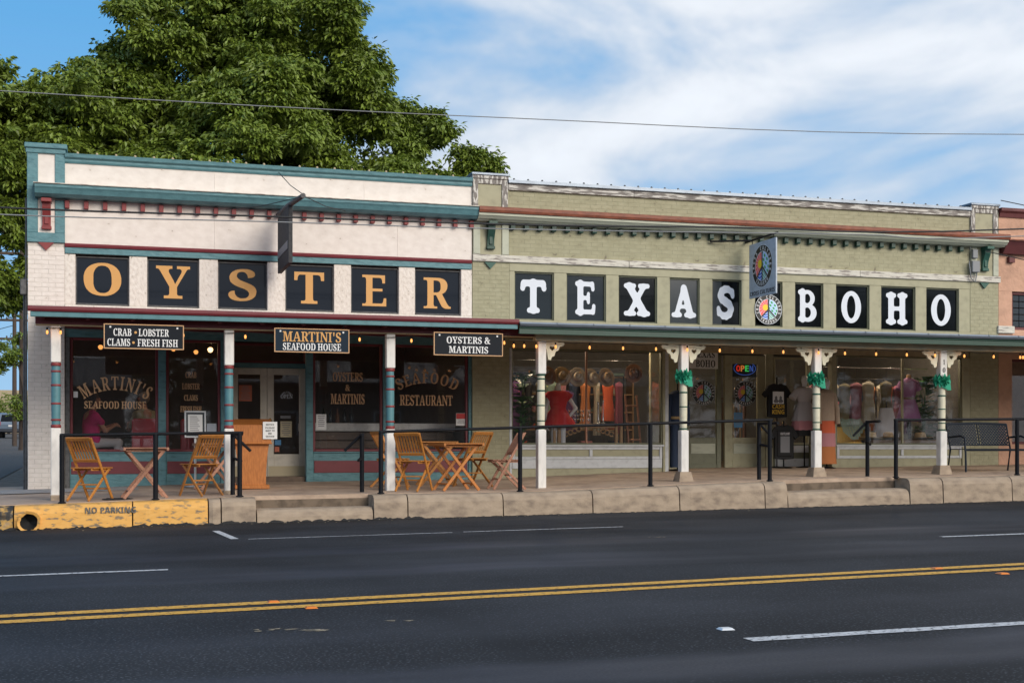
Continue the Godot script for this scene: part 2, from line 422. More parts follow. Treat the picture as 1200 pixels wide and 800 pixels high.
# round emblem: a peace sign whose four fields hold sun, leaves, water and hills
func logo_material(key: String, solid: bool) -> StandardMaterial3D:
	var s := 192
	var im := Image.create(s, s, false, Image.FORMAT_RGB8)
	var black := Color(0.02, 0.02, 0.02)
	var white := Color(0.86, 0.88, 0.90) if solid else Color(0.62, 0.66, 0.68)
	for j in s:
		for i in s:
			var p := Vector2((i + 0.5) / s * 2.0 - 1.0, 1.0 - (j + 0.5) / s * 2.0)
			var r := p.length()
			var c := white
			if r > 0.97: c = white
			elif r > 0.70: c = black
			elif r > 0.665: c = white
			else:
				if p.y > 0 or absf(p.x) > -p.y:
					if p.x < 0:
						c = Color(0.90, 0.55, 0.62)
						var q := p - Vector2(-0.22, 0.12)
						var a := q.angle()
						if q.length() < 0.20: c = Color(0.95, 0.80, 0.10)
						elif sin(a * 14.0) > 0.1: c = Color(0.92, 0.36, 0.20)
					else:
						c = Color(0.70, 0.82, 0.95)
						if sin(p.x * 19.0 + p.y * 7.0) * sin(p.y * 17.0) > 0.25: c = Color(0.22, 0.60, 0.32)
				else:
					if p.x < 0:
						c = Color(0.16, 0.36, 0.78)
						if sin(p.y * 40.0 + sin(p.x * 20.0)) > 0.45: c = Color(0.75, 0.85, 0.95)
					else:
						c = Color(0.72, 0.84, 0.80)
						if sin((p.x + p.y) * 34.0) > 0.2: c = Color(0.35, 0.62, 0.60)
			# the sign's arms
			var arm := r < 0.68 and (absf(p.x) < 0.05)
			var dd := absf(absf(p.x) + p.y) / 1.414
			if r < 0.68 and p.y < 0.02 and dd < 0.05: arm = true
			if arm: c = black
			if not solid:
				c = c.lerp(Color(0.55, 0.60, 0.64), 0.22)
			im.set_pixel(i, j, c)
	var m := StandardMaterial3D.new()
	m.resource_name = key
	m.albedo_texture = ImageTexture.create_from_image(im)
	m.roughness = 0.5
	return m

# ------------------------------------------------------------------ nodes
func numbered(called: String) -> String:
	if not used.has(called):
		used[called] = 0
		return called
	used[called] += 1
	return "%s_%03d" % [called, used[called]]

func thing(called: String, label: String, category: String, at := Vector3.ZERO, group := "", turn := 0.0) -> Node3D:
	var o := Node3D.new()
	o.name = numbered(called)
	add_child(o)
	o.position = at
	o.rotation.y = turn
	o.set_meta("label", label)
	o.set_meta("category", category)
	if group != "":
		o.set_meta("group", group)
	return o

func begin() -> SurfaceTool:
	var st := SurfaceTool.new()
	st.begin(Mesh.PRIMITIVE_TRIANGLES)
	return st

# mesh in the parent's own frame
func part(parent: Node3D, called: String, st, m, at := Vector3.ZERO) -> MeshInstance3D:
	var o := MeshInstance3D.new()
	o.name = called
	o.mesh = st.commit() if st is SurfaceTool else st
	o.material_override = M[m] if m is String else m
	o.position = at
	parent.add_child(o, true)
	return o

func single(called: String, label: String, category: String, st: SurfaceTool, m: String, at := Vector3.ZERO, group := "") -> MeshInstance3D:
	var o := MeshInstance3D.new()
	o.name = numbered(called)
	o.mesh = st.commit()
	o.material_override = M[m]
	o.position = at
	add_child(o)
	if category != "":
		o.set_meta("label", label)
		o.set_meta("category", category)
	if group != "":
		o.set_meta("group", group)
	return o

func structure(called: String, st: SurfaceTool, m: String) -> MeshInstance3D:
	var o := single(called, "", "", st, m)
	o.set_meta("kind", "structure")
	return o

# ------------------------------------------------------------------ shapes
func tri(st: SurfaceTool, a: Vector3, b: Vector3, c: Vector3) -> void:
	var n := (a - c).cross(a - b).normalized()
	st.set_normal(n); st.add_vertex(a)
	st.set_normal(n); st.add_vertex(b)
	st.set_normal(n); st.add_vertex(c)

func tri_out(st: SurfaceTool, a: Vector3, b: Vector3, c: Vector3, o: Vector3) -> void:
	if (a - c).cross(a - b).dot((a + b + c) / 3.0 - o) < 0.0:
		tri(st, a, c, b)
	else:
		tri(st, a, b, c)

func quad(st: SurfaceTool, a: Vector3, b: Vector3, c: Vector3, d: Vector3) -> void:
	tri(st, a, b, c)
	tri(st, a, c, d)

func quad_out(st: SurfaceTool, a: Vector3, b: Vector3, c: Vector3, d: Vector3, o: Vector3) -> void:
	tri_out(st, a, b, c, o)
	tri_out(st, a, c, d, o)

func box(st: SurfaceTool, lo: Vector3, hi: Vector3, bev := 0.0, xf := Transform3D.IDENTITY) -> void:
	var b := minf(bev, minf(hi.x - lo.x, minf(hi.y - lo.y, hi.z - lo.z)) * 0.45)
	var o := xf * ((lo + hi) * 0.5)
	var P := {}
	for i in 8:
		var s := Vector3(1 if i & 1 else -1, 1 if i & 2 else -1, 1 if i & 4 else -1)
		var c := Vector3(hi.x if i & 1 else lo.x, hi.y if i & 2 else lo.y, hi.z if i & 4 else lo.z)
		P[i * 3] = xf * (c - Vector3(0, s.y, s.z) * b)
		P[i * 3 + 1] = xf * (c - Vector3(s.x, 0, s.z) * b)
		P[i * 3 + 2] = xf * (c - Vector3(s.x, s.y, 0) * b)
	for ax in 3:
		var u := 1 << ((ax + 1) % 3)
		var v := 1 << ((ax + 2) % 3)
		for side in 2:
			var k := (1 << ax) * side
			quad_out(st, P[k * 3 + ax], P[(k | u) * 3 + ax], P[(k | u | v) * 3 + ax], P[(k | v) * 3 + ax], o)
		if b > 0.0:
			for q in 4:
				var k2 := (u if q & 1 else 0) | (v if q & 2 else 0)
				var a1 := (ax + 1) % 3
				var a2 := (ax + 2) % 3
				var e := 1 << ax
				quad_out(st, P[k2 * 3 + a1], P[(k2 | e) * 3 + a1], P[(k2 | e) * 3 + a2], P[k2 * 3 + a2], o)
	if b > 0.0:
		for i in 8:
			tri_out(st, P[i * 3], P[i * 3 + 1], P[i * 3 + 2], o)

func bx(lo: Vector3, hi: Vector3, bev := 0.006) -> SurfaceTool:
	var st := begin()
	box(st, lo, hi, bev)
	return st

# a straight bar of rectangular section from a to b (w across, t deep)
func bar(st: SurfaceTool, a: Vector3, b: Vector3, w: float, t: float, bev := 0.003, side := Vector3.ZERO) -> void:
	var y := (b - a).normalized()
	var x := side
	if x == Vector3.ZERO:
		x = Vector3.RIGHT if absf(y.x) < 0.9 else Vector3.BACK
	x = (x - y * x.dot(y)).normalized()
	var z := x.cross(y)
	var xf := Transform3D(Basis(x, y, z), (a + b) * 0.5)
	var l := (b - a).length() * 0.5
	box(st, Vector3(-w / 2, -l, -t / 2), Vector3(w / 2, l, t / 2), bev, xf)

func tube(st: SurfaceTool, pts: Array, rad, n := 8, caps := true) -> void:
	var m := pts.size()
	var rings := []
	var up := Vector3.UP
	for i in m:
		var p: Vector3 = pts[i]
		var d: Vector3 = (pts[mini(i + 1, m - 1)] - pts[maxi(i - 1, 0)]).normalized()
		var s := d.cross(up)
		if s.length() < 0.1:
			s = d.cross(Vector3.RIGHT)
		s = s.normalized()
		var t := s.cross(d).normalized()
		var r: float = rad[i] if rad is Array or rad is PackedFloat32Array else rad
		var ring := []
		for k in n:
			var a := TAU * k / n
			var dir := s * cos(a) + t * sin(a)
			ring.append([p + dir * r, dir])
		rings.append(ring)
	for i in m - 1:
		for k in n:
			var k2 := (k + 1) % n
			smooth_quad(st, rings[i][k], rings[i + 1][k], rings[i + 1][k2], rings[i][k2])
	if caps:
		for e in [0, m - 1]:
			var c: Vector3 = pts[e]
			var other: Vector3 = pts[1] if e == 0 else pts[m - 2]
			for k in n:
				tri_out(st, c, rings[e][k][0], rings[e][(k + 1) % n][0], other)

# corners are [place, normal]
func smooth_quad(st: SurfaceTool, a: Array, b: Array, c: Array, d: Array) -> void:
	smooth_tri(st, a, b, c)
	smooth_tri(st, a, c, d)

func smooth_tri(st: SurfaceTool, a: Array, b: Array, c: Array) -> void:
	var fn: Vector3 = (a[0] - c[0]).cross(a[0] - b[0])
	var order := [a, b, c]
	if fn.dot(a[1] + b[1] + c[1]) < 0.0:
		order = [a, c, b]
	for v in order:
		st.set_normal(v[1]); st.add_vertex(v[0])

# profile: [[radius, height], ...] turned round the y axis at c; sx, sz stretch it
func lathe(st: SurfaceTool, prof: Array, c: Vector3, n := 16, sx := 1.0, sz := 1.0, wave := 0.0, waves := 0, xf := Transform3D.IDENTITY) -> void:
	var m := prof.size()
	var grid := []
	for i in m:
		var row := []
		var i0 := maxi(i - 1, 0)
		var i1 := mini(i + 1, m - 1)
		var tr: float = prof[i1][0] - prof[i0][0]
		var ty: float = prof[i1][1] - prof[i0][1]
		for k in n:
			var a := TAU * k / n
			var r: float = prof[i][0]
			if waves > 0:
				r *= 1.0 + wave * sin(a * waves + i * 0.3) * (1.0 - float(i) / m)
			var nn := Vector3(cos(a) * ty * sz, -tr, sin(a) * ty * sx)
			if ty < 0.0: nn = -nn
			if nn.length() < 1e-6: nn = Vector3.UP
			if absf(ty) < 1e-5: nn = Vector3(0, 1 if i >= m / 2 else -1, 0)
			row.append([xf * (c + Vector3(cos(a) * r * sx, prof[i][1], sin(a) * r * sz)), (xf.basis * nn).normalized()])
		grid.append(row)
	for i in m - 1:
		for k in n:
			var k2 := (k + 1) % n
			if prof[i][0] < 1e-5:
				smooth_tri(st, grid[i][k], grid[i + 1][k], grid[i + 1][k2])
			elif prof[i + 1][0] < 1e-5:
				smooth_tri(st, grid[i][k], grid[i + 1][k], grid[i][k2])
			else:
				smooth_quad(st, grid[i][k], grid[i + 1][k], grid[i + 1][k2], grid[i][k2])

# polygon in x-y pushed from z0 to z1, through xf
func prism(st: SurfaceTool, poly: PackedVector2Array, z0: float, z1: float, xf := Transform3D.IDENTITY) -> void:
	if Geometry2D.is_polygon_clockwise(poly):
		poly.reverse()
	var ids := Geometry2D.triangulate_polygon(poly)
	for e in [z0, z1]:
		for k in range(0, ids.size(), 3):
			var a := poly[ids[k]]; var b := poly[ids[k + 1]]; var c := poly[ids[k + 2]]
			var mid := (a + b + c) / 3.0
			tri_out(st, xf * Vector3(a.x, a.y, e), xf * Vector3(b.x, b.y, e), xf * Vector3(c.x, c.y, e), xf * Vector3(mid.x, mid.y, (z0 + z1) / 2.0))
	for k in poly.size():
		var a := poly[k]
		var b := poly[(k + 1) % poly.size()]
		var inn := Vector2(-(b - a).y, (b - a).x).normalized() * 0.01
		var mid := (a + b) / 2.0 + inn
		quad_out(st, xf * Vector3(a.x, a.y, z0), xf * Vector3(b.x, b.y, z0), xf * Vector3(b.x, b.y, z1), xf * Vector3(a.x, a.y, z1), xf * Vector3(mid.x, mid.y, (z0 + z1) / 2.0))

# a moulding: profile in (z, y) run along x from x0 to x1
func moulding(st: SurfaceTool, prof: Array, x0: float, x1: float) -> void:
	var poly := PackedVector2Array()
	for p in prof:
		poly.append(Vector2(p[0], p[1]))
	# polygon x -> world z, polygon y -> world y, depth -> world x
	prism(st, poly, x0, x1, Transform3D(Basis(Vector3(0, 0, 1), Vector3(0, 1, 0), Vector3(1, 0, 0)), Vector3.ZERO))

# four-sided frame in an x-y rectangle
func frame(st: SurfaceTool, x0: float, y0: float, x1: float, y1: float, w: float, z0: float, z1: float, bev := 0.006) -> void:
	box(st, Vector3(x0, y0, z0), Vector3(x0 + w, y1, z1), bev)
	box(st, Vector3(x1 - w, y0, z0), Vector3(x1, y1, z1), bev)
	box(st, Vector3(x0 + w, y0, z0 + 0.002), Vector3(x1 - w, y0 + w, z1 - 0.002), bev)
	box(st, Vector3(x0 + w, y1 - w, z0 + 0.002), Vector3(x1 - w, y1, z1 - 0.002), bev)

# ------------------------------------------------------------------ lettering
func text_mesh(s: String, f: Font) -> Mesh:
	var key := s + str(f.get_instance_id())
	if not meshes.has(key):
		var t := TextMesh.new()
		t.text = s
		t.font = f
		t.font_size = 64
		t.pixel_size = 0.01
		t.depth = 0.04
		t.curve_step = 2.0
		meshes[key] = t
	return meshes[key]

# text stretched to fill w x h, centred at c, facing along xf's z
func words(st: SurfaceTool, s: String, f: Font, c: Vector3, w: float, h: float, deep := 0.004, basis := Basis.IDENTITY) -> void:
	var t := text_mesh(s, f)
	var bb := t.get_aabb()
	var sc := Vector3(w / bb.size.x, h / bb.size.y, deep / bb.size.z)
	var m := bb.get_center()
	var xf := Transform3D(basis, c) * Transform3D(Basis.from_scale(sc), -m * sc)
	st.append_from(t, 0, xf)

# letters along an arch; r > 0 bends up in the middle
func arch_words(st: SurfaceTool, s: String, f: Font, c: Vector3, w: float, h: float, rise: float, squeeze := 0.62) -> void:
	var total := 0.0
	var adv := []
	for ch in s:
		var a: float = f.get_string_size(ch, HORIZONTAL_ALIGNMENT_LEFT, -1, 64).x
		adv.append(a)
		total += a
	var r := (w * w / 4.0 + rise * rise) / (2.0 * rise)
	var half := asin(clampf(w / 2.0 / r, -1, 1))
	var cap := text_mesh("M", f).get_aabb().size.y
	var x := 0.0
	for k in s.length():
		var mid: float = (x + adv[k] / 2.0) / total
		x += adv[k]
		var a := (mid - 0.5) * 2.0 * half
		var t := text_mesh(s[k], f)
		var bb := t.get_aabb()
		var sy := h / cap
		var sx: float = (w / total) / 0.01 * 1.0
		var b := Basis(Vector3(0, 0, 1), -a)
		var pos := c + Vector3(sin(a) * r, (cos(a) - 1.0) * r + rise, 0)
		var off := Vector3(-bb.get_center().x * sx, 0, 0)
		var up := 0.0
		if s[k] == "'":
			up = 0.0
		var base_y := text_mesh("M", f).get_aabb().position.y
		var xf := Transform3D(b, pos) * Transform3D(Basis.from_scale(Vector3(sx, sy, 0.1)), off + Vector3(0, -base_y * sy + up, 0))
		st.append_from(t, 0, xf)

# small capitals set round a ring
func ring_words(st: SurfaceTool, s: String, f: Font, c: Vector3, r: float, h: float, from_deg: float, to_deg: float, basis: Basis) -> void:
	var n := s.length()
	for k in n:
		if s[k] == " ": continue
		var a := deg_to_rad(lerpf(from_deg, to_deg, (k + 0.5) / n))
		var up := Vector3(cos(a), sin(a), 0)
		if to_deg > from_deg: up = -up
		var b := Basis(Vector3(up.y, -up.x, 0), up, Vector3(0, 0, 1))
		words(st, s[k], f, c + basis * Vector3(cos(a) * r, sin(a) * r, 0), h * 0.62, h, 0.002, basis * b)

# round fat slab letters: a solid drawn by its distance field, filled cell by cell
func fat_letter(ch: String) -> ArrayMesh:
	if meshes.has("fat" + ch):
		return meshes["fat" + ch]
	var caps := []      # x0 y0 x1 y1 r
	match ch:
		"T": caps = [[.5, .1, .5, .9, .125], [.14, .89, .86, .89, .10], [.11, .86, .09, .74, .09], [.89, .86, .91, .74, .09], [.33, .075, .67, .075, .075]]
		"E": caps = [[.28, .08, .28, .92, .13], [.12, .93, .80, .92, .07], [.12, .07, .82, .08, .07], [.82, .92, .84, .78, .075], [.86, .08, .88, .25, .075], [.3, .5, .62, .5, .06], [.64, .38, .64, .62, .065]]
		"X": caps = [[.22, .90, .78, .10, .125], [.76, .90, .24, .10, .085], [.08, .925, .40, .925, .07], [.62, .925, .92, .925, .07], [.08, .075, .40, .075, .07], [.58, .075, .94, .075, .07]]
		"A": caps = [[.50, .90, .22, .10, .085], [.52, .88, .78, .10, .125], [.3, .33, .7, .33, .055], [.08, .075, .36, .075, .07], [.60, .075, .95, .075, .07], [.5, .92, .5, .93, .075]]
		"H": caps = [[.24, .08, .24, .92, .125], [.76, .08, .76, .92, .125], [.3, .5, .7, .5, .065], [.08, .93, .40, .93, .07], [.60, .93, .92, .93, .07], [.08, .07, .40, .07, .07], [.60, .07, .92, .07, .07]]
		"B": caps = [[.25, .08, .25, .92, .125], [.10, .93, .3, .93, .07], [.10, .07, .3, .07, .07]]
		"S":
			var pts := [[.84, .74], [.78, .86], [.62, .925], [.46, .92], [.30, .85], [.24, .72], [.32, .61], [.5, .53], [.68, .45], [.77, .31], [.70, .16], [.54, .085], [.36, .09], [.22, .17], [.15, .30]]
			for k in pts.size() - 1:
				caps.append([pts[k][0], pts[k][1], pts[k + 1][0], pts[k + 1][1], 0.075 + 0.055 * sin(PI * (k + 0.5) / (pts.size() - 1))])
			caps.append([.86, .70, .86, .88, .06]); caps.append([.13, .14, .13, .32, .06])
	var nx := 40
	var ny := 44
	var lo := Vector2(-0.08, -0.06)
	var step := Vector2(1.16 / nx, 1.12 / ny)
	var val := PackedFloat32Array()
	val.resize((nx + 1) * (ny + 1))
	for j in ny + 1:
		for i in nx + 1:
			var p := lo + Vector2(i, j) * step
			var d := 9.0
			for q in caps:
				var a := Vector2(q[0], q[1])
				var b := Vector2(q[2], q[3])
				var t := clampf((p - a).dot(b - a) / maxf((b - a).length_squared(), 1e-6), 0, 1)
				var e: float = p.distance_to(a + (b - a) * t) - q[4]
				var h := maxf(0.06 - absf(d - e), 0.0) / 0.06
				d = minf(d, e) - h * h * 0.06 * 0.25
			d -= 0.002
			if ch == "O":
				d = maxf(ell(p, Vector2(.5, .5), .47, .52), -ell(p, Vector2(.5, .5), .20, .37))
			if ch == "B":
				var l1 := maxf(ell(p, Vector2(.48, .73), .36, .27), -ell(p, Vector2(.47, .725), .15, .15))
				var l2 := maxf(ell(p, Vector2(.50, .27), .43, .29), -ell(p, Vector2(.47, .275), .18, .165))
				l1 = maxf(l1, 0.2 - p.x); l2 = maxf(l2, 0.2 - p.x)
				d = minf(d, minf(l1, l2))
			val[j * (nx + 1) + i] = d
	var st := begin()
	for j in ny:
		for i in nx:
			var cs := [Vector2(i, j), Vector2(i + 1, j), Vector2(i + 1, j + 1), Vector2(i, j + 1)]
			var vs := []
			for c in cs:
				vs.append(val[int(c.y) * (nx + 1) + int(c.x)])
			var poly := []
			for k in 4:
				var v0: float = vs[k]
				var v1: float = vs[(k + 1) % 4]
				if v0 < 0: poly.append(lo + cs[k] * step)
				if (v0 < 0) != (v1 < 0):
					poly.append(lo + (cs[k] as Vector2).lerp(cs[(k + 1) % 4], v0 / (v0 - v1)) * step)
			for k in range(1, poly.size() - 1):
				tri_out(st, v3(poly[0]), v3(poly[k]), v3(poly[k + 1]), v3(poly[0]) + Vector3(0, 0, -1))
	meshes["fat" + ch] = st.commit()
	return meshes["fat" + ch]

func v3(p: Vector2) -> Vector3:
	return Vector3(p.x - 0.5, p.y - 0.5, 0)

func ell(p: Vector2, c: Vector2, a: float, b: float) -> float:
	var q := p - c
	return (Vector2(q.x / a, q.y / b).length() - 1.0) * minf(a, b)

# ------------------------------------------------------------------ levels
func along(pts: Array, x: float) -> float:
	for k in pts.size() - 1:
		if x <= pts[k + 1][0]:
			return lerpf(pts[k][1], pts[k + 1][1], clampf((x - pts[k][0]) / (pts[k + 1][0] - pts[k][0]), 0, 1))
	return pts[-1][1]

func pave_y(x: float, z: float) -> float:
	return along([[-30, -0.25], [-4, -0.02], [-1.3, 0.03], [1.7, 0.11], [4.1, 0.135], [6.3, 0.145], [9, 0.24], [11.4, 0.30], [14, 0.325], [18, 0.37], [45, 0.7]], x) - 0.02 * z

func road_y(x: float) -> float:
	return -0.29 + 0.0125 * x

func settle(t: Node3D, at: Vector3) -> void:
	for c in t.get_children():
		if c is Node3D:
			c.position -= at
	t.position = at

# ------------------------------------------------------------------ ground, road, kerb
func ground() -> void:
	# one sheet to the horizon
	var xs := [-400.0, -120.0, -40.0, -12.0, -4.0, -1.3, 1.7, 4.1, 6.3, 9.0, 11.4, 14.0, 18.0, 45.0, 130.0, 400.0]
	var zs := [-500.0, -250.0, -120.0, -60.0, -30.0, -12.0, -3.2, 0.7, 0.72, 16.0, 30.0, 80.0, 400.0]
	var st := begin()
	for i in xs.size() - 1:
		for j in zs.size() - 1:
			var c := []
			for q in [[0, 0], [1, 0], [1, 1], [0, 1]]:
				c.append(Vector3(xs[i + q[0]], land(xs[i + q[0]], zs[j + q[1]]), zs[j + q[1]]))
			quad(st, c[0], c[1], c[2], c[3])
	structure("ground", st, "dirt")
	# carriageway
	st = begin()
	var x0 := -90.0
	var x1 := 120.0
	for v in [[x0, 1.0], [x1, 1.0], [x1, 16.2], [x0, 1.0], [x1, 16.2], [x0, 16.2]]:
		st.set_normal(Vector3.UP)
		st.set_uv(Vector2(v[0] / 15.0, (v[1] - 1.2) / 15.0))
		st.add_vertex(Vector3(v[0], road_y(v[0]), v[1]))
	structure("road", st, "road")
	# side street climbing beside the cream building
	st = begin()
	var zz := [-3.25, -12.0, -30.0, -60.0, -120.0, -240.0]
	for j in zz.size() - 1:
		var a: float = zz[j]
		var b: float = zz[j + 1]
		quad(st, Vector3(-12, land(-12, b) + 0.012, b), Vector3(-2.1, land(-2.1, b) + 0.012, b), Vector3(-2.1, land(-2.1, a) + 0.012, a), Vector3(-12, land(-12, a) + 0.012, a))
	structure("side_street", st, "alley")
	# sidewalk
	st = begin()
	var px := [-14.0, -8.0, -4.0, -1.3, 1.7, 4.1, 6.3, 9.0, 11.4, 14.0, 18.0, 26.0, 45.0]
	for i in px.size() - 1:
		var a: float = px[i]
		var b: float = px[i + 1]
		for q in [[-4.4, -1.6], [-1.6, 0.7]]:
			var z0: float = q[0]
			var z1: float = q[1]
			quad(st, Vector3(a, pave_y(a, z0), z0), Vector3(b, pave_y(b, z0), z0), Vector3(b, pave_y(b, z1), z1), Vector3(a, pave_y(a, z1), z1))
		quad(st, Vector3(a, pave_y(a, 0.7), 0.7), Vector3(b, pave_y(b, 0.7), 0.7), Vector3(b, pave_y(b, 0.7) - 0.5, 0.7), Vector3(a, pave_y(a, 0.7) - 0.5, 0.7))
	structure("sidewalk", st, "paving")
	# pale newer slab in front of the corner
	st = begin()
	quad(st, Vector3(-4, pave_y(-4, -3.1) + 0.004, -3.1), Vector3(0.45, pave_y(0.45, -3.1) + 0.004, -3.1), Vector3(0.45, pave_y(0.45, -2.0) + 0.004, -2.0), Vector3(-4, pave_y(-4, -1.7) + 0.004, -1.7))
	structure("sidewalk_patch", st, "paving_pale")
	kerb()
	markings()
	# sand and leaves in the gutter
	st = begin()
	rng.seed = 71
	for k in 260:
		var gx := rng.randf_range(-3.0, 17.0)
		var gz := 1.22 + absf(rng.randfn(0.0, 0.22))
		var s := rng.randf_range(0.006, 0.022)
		var a := rng.randf() * TAU
		var gy := road_y(gx) + 0.004
		var u := Vector3(cos(a), 0.1, sin(a)) * s
		var w := Vector3(-sin(a), 0.15, cos(a)) * s * 0.6
		var o := Vector3(gx, gy + 0.004, gz)
		quad(st, o - u, o + w, o + u, o - w)
	var lit := structure("gutter_litter", st, "khaki")
	lit.set_meta("kind", "stuff")
	lit.set_meta("label", "bits of dry leaf and sand scattered along the gutter")
	lit.set_meta("category", "litter")

func land(x: float, z: float) -> float:
	if z < -3.1:
		return pave_y(x, -3.2) - 0.03 + 0.017 * (-3.2 - z)
	if z < 0.71:
		return pave_y(x, z) - 0.06
	if z < 17.0:
		return road_y(x) - 0.03
	return road_y(clampf(x, -60, 90)) - 0.06

func kerb_piece(xa: float, xb: float, drop: float, seed_: int) -> SurfaceTool:
	var st := begin()
	var r := RandomNumberGenerator.new()
	r.seed = seed_
	var n := maxi(3, int((xb - xa) / 0.16))
	var rings := []
	for i in n + 1:
		var x := lerpf(xa, xb, float(i) / n)
		var top := pave_y(x, 0.95) - 0.004 - drop
		var bot := road_y(x) - 0.06
		var e := r.randf_range(-0.004, 0.004)
		if i == 0 or i == n:
			e -= 0.016
		var pr := [[0.704, bot], [0.704, top - 0.002], [0.86, top + 0.003], [1.02 + e, top], [1.085 + e, top - 0.014], [1.13 + e, top - 0.05], [1.152 + e, top - 0.11], [1.168 + e * 0.6, bot]]
		var ring := []
		for p in pr:
			ring.append(Vector3(x, p[1] + r.randf_range(-0.0015, 0.0015), p[0]))
		rings.append(ring)
	var cen := Vector3((xa + xb) / 2, road_y(xa) + 0.05, 0.93)
	for i in n:
		for k in rings[0].size() - 1:
			quad_out(st, rings[i][k], rings[i + 1][k], rings[i + 1][k + 1], rings[i][k + 1], Vector3(rings[i][k].x, cen.y, 0.93))
	for e in [0, n]:
		for k in range(1, rings[e].size() - 1):
			tri_out(st, rings[e][0], rings[e][k], rings[e][k + 1], cen)
	return st

func kerb() -> void:
	var t := Node3D.new()
	t.name = "kerb"
	add_child(t)
	t.set_meta("kind", "structure")
	var secs := [[-14.0, -8.0, 0, "kerb_tarred"], [-8.0, -4.2, 0, "kerb_tarred"], [-4.2, -1.22, 0, "kerb_tarred"], [-1.22, 0.306, 0, "kerb_yellow"], [0.306, 1.316, 0, "kerb_yellow"], [1.316, 1.49, 0, "kerb_concrete"], [1.49, 1.975, 0, "kerb_concrete"], [1.975, 3.634, 0.165, "kerb_concrete"], [3.634, 4.137, 0, "kerb_concrete"], [4.137, 5.577, 0, "kerb_concrete"], [5.577, 6.986, 0, "kerb_concrete"], [6.986, 8.411, 0, "kerb_concrete"], [8.411, 9.867, 0, "kerb_concrete"], [9.867, 10.267, 0, "kerb_concrete"], [10.267, 12.485, 0.165, "kerb_concrete"], [12.485, 13.111, 0, "kerb_concrete"], [13.111, 14.449, 0, "kerb_concrete"], [14.449, 16.4, 0, "kerb_concrete"], [16.4, 18.4, 0, "kerb_concrete"], [18.4, 21, 0, "kerb_concrete"], [21, 30, 0, "kerb_concrete"], [30, 45, 0, "kerb_concrete"]]
	var k := 0
	for s in secs:
		var gap := 0.009
		var o := part(t, "kerb_step" if s[2] > 0 else "kerb_stone", kerb_piece(s[0] + gap, s[1] - gap, s[2], 100 + k), s[3])
		k += 1
		if s[0] == -1.22:
			var lt := begin()
			words(lt, "NO PARKING", sans, Vector3(0, 0, 0), 0.66, 0.082, 0.004, Basis(Vector3.RIGHT, -0.13))
			part(o, "lettering", lt, "weathered_grey", Vector3(0.02, pave_y(0, 0.95) - 0.098, 1.158))
	# tar lip where the overlay meets the kerb: ragged and black
	var st := begin()
	var r := RandomNumberGenerator.new()
	r.seed = 55
	var x := -9.0
	var h := 0.05
	while x < 19.0:
		var d := r.randf_range(0.015, 0.05)
		var h2 := clampf(h * 0.6 + r.randf_range(-0.010, 0.024), 0.002, 0.05)
		if x > 4.3: h2 *= 0.45
		var y := road_y(x)
		var y2 := road_y(x + d)
		quad(st, Vector3(x, y + h, 1.176), Vector3(x + d, y2 + h2, 1.176), Vector3(x + d, y2 - 0.01, 1.186), Vector3(x, y - 0.01, 1.186))
		quad(st, Vector3(x, y + 0.004, 1.18), Vector3(x + d, y2 + 0.004, 1.18), Vector3(x + d, y2 + 0.003, 1.24 + h2), Vector3(x, y + 0.003, 1.24 + h))
		x += d
		h = h2
	var lip := part(t, "tar_lip", st, "tar")
	lip.set_meta("kind", "stuff")
	# drain pipe mouth in the kerb
	var dp := thing("drain_pipe", "round drain pipe mouth with yellow rim in the kerb end", "drain pipe")
	st = begin()
	var c := Vector3(-1.02, -0.195, 1.0)
	var rim := []
	for a in 24:
		var th := TAU * a / 24
		var jit := r.randf_range(-0.008, 0.008)
		rim.append(Vector3(cos(th), sin(th), 0) * (0.145 + jit))
	for a in 24:
		var b := (a + 1) % 24
		var p0: Vector3 = rim[a]
		var p1: Vector3 = rim[b]
		quad_out(st, c + p0 + Vector3(0, 0, 0.1), c + p1 + Vector3(0, 0, 0.1), c + p1 + Vector3(0, 0, 0.26), c + p0 + Vector3(0, 0, 0.26), c + Vector3(0, 0, 0.18))
		quad_out(st, c + p0 + Vector3(0, 0, 0.26), c + p1 + Vector3(0, 0, 0.26), c + p1 * 0.76 + Vector3(0, 0, 0.245), c + p0 * 0.76 + Vector3(0, 0, 0.245), c)
	part(dp, "rim", st, "kerb_yellow")
	st = begin()
	tube(st, [c + Vector3(0, 0, 0.248), c + Vector3(0, 0, 0.2)], 0.112, 20, false)
	tube(st, [c + Vector3(0, 0, 0.2), c + Vector3(0, 0, 0.19)], [0.112, 0.001], 20, false)
	part(dp, "bore", st, "rubber")
	settle(dp, Vector3(-1.02, -0.3, 1.15))
	# iron cover in the paving
	st = begin()
	var y0 := pave_y(0.1, 0.3)
	lathe(st, [[0.0, 0.010], [0.20, 0.010], [0.215, 0.006], [0.22, 0.0]], Vector3.ZERO, 28)
	for k2 in 5:
		box(st, Vector3(-0.16, 0.008, -0.13 + k2 * 0.06), Vector3(0.16, 0.015, -0.11 + k2 * 0.06), 0.002)
	single("iron_cover", "round dark iron cover in the sidewalk under the nearest folding chair", "manhole cover", st, "rubber", Vector3(0.12, y0, 0.35))

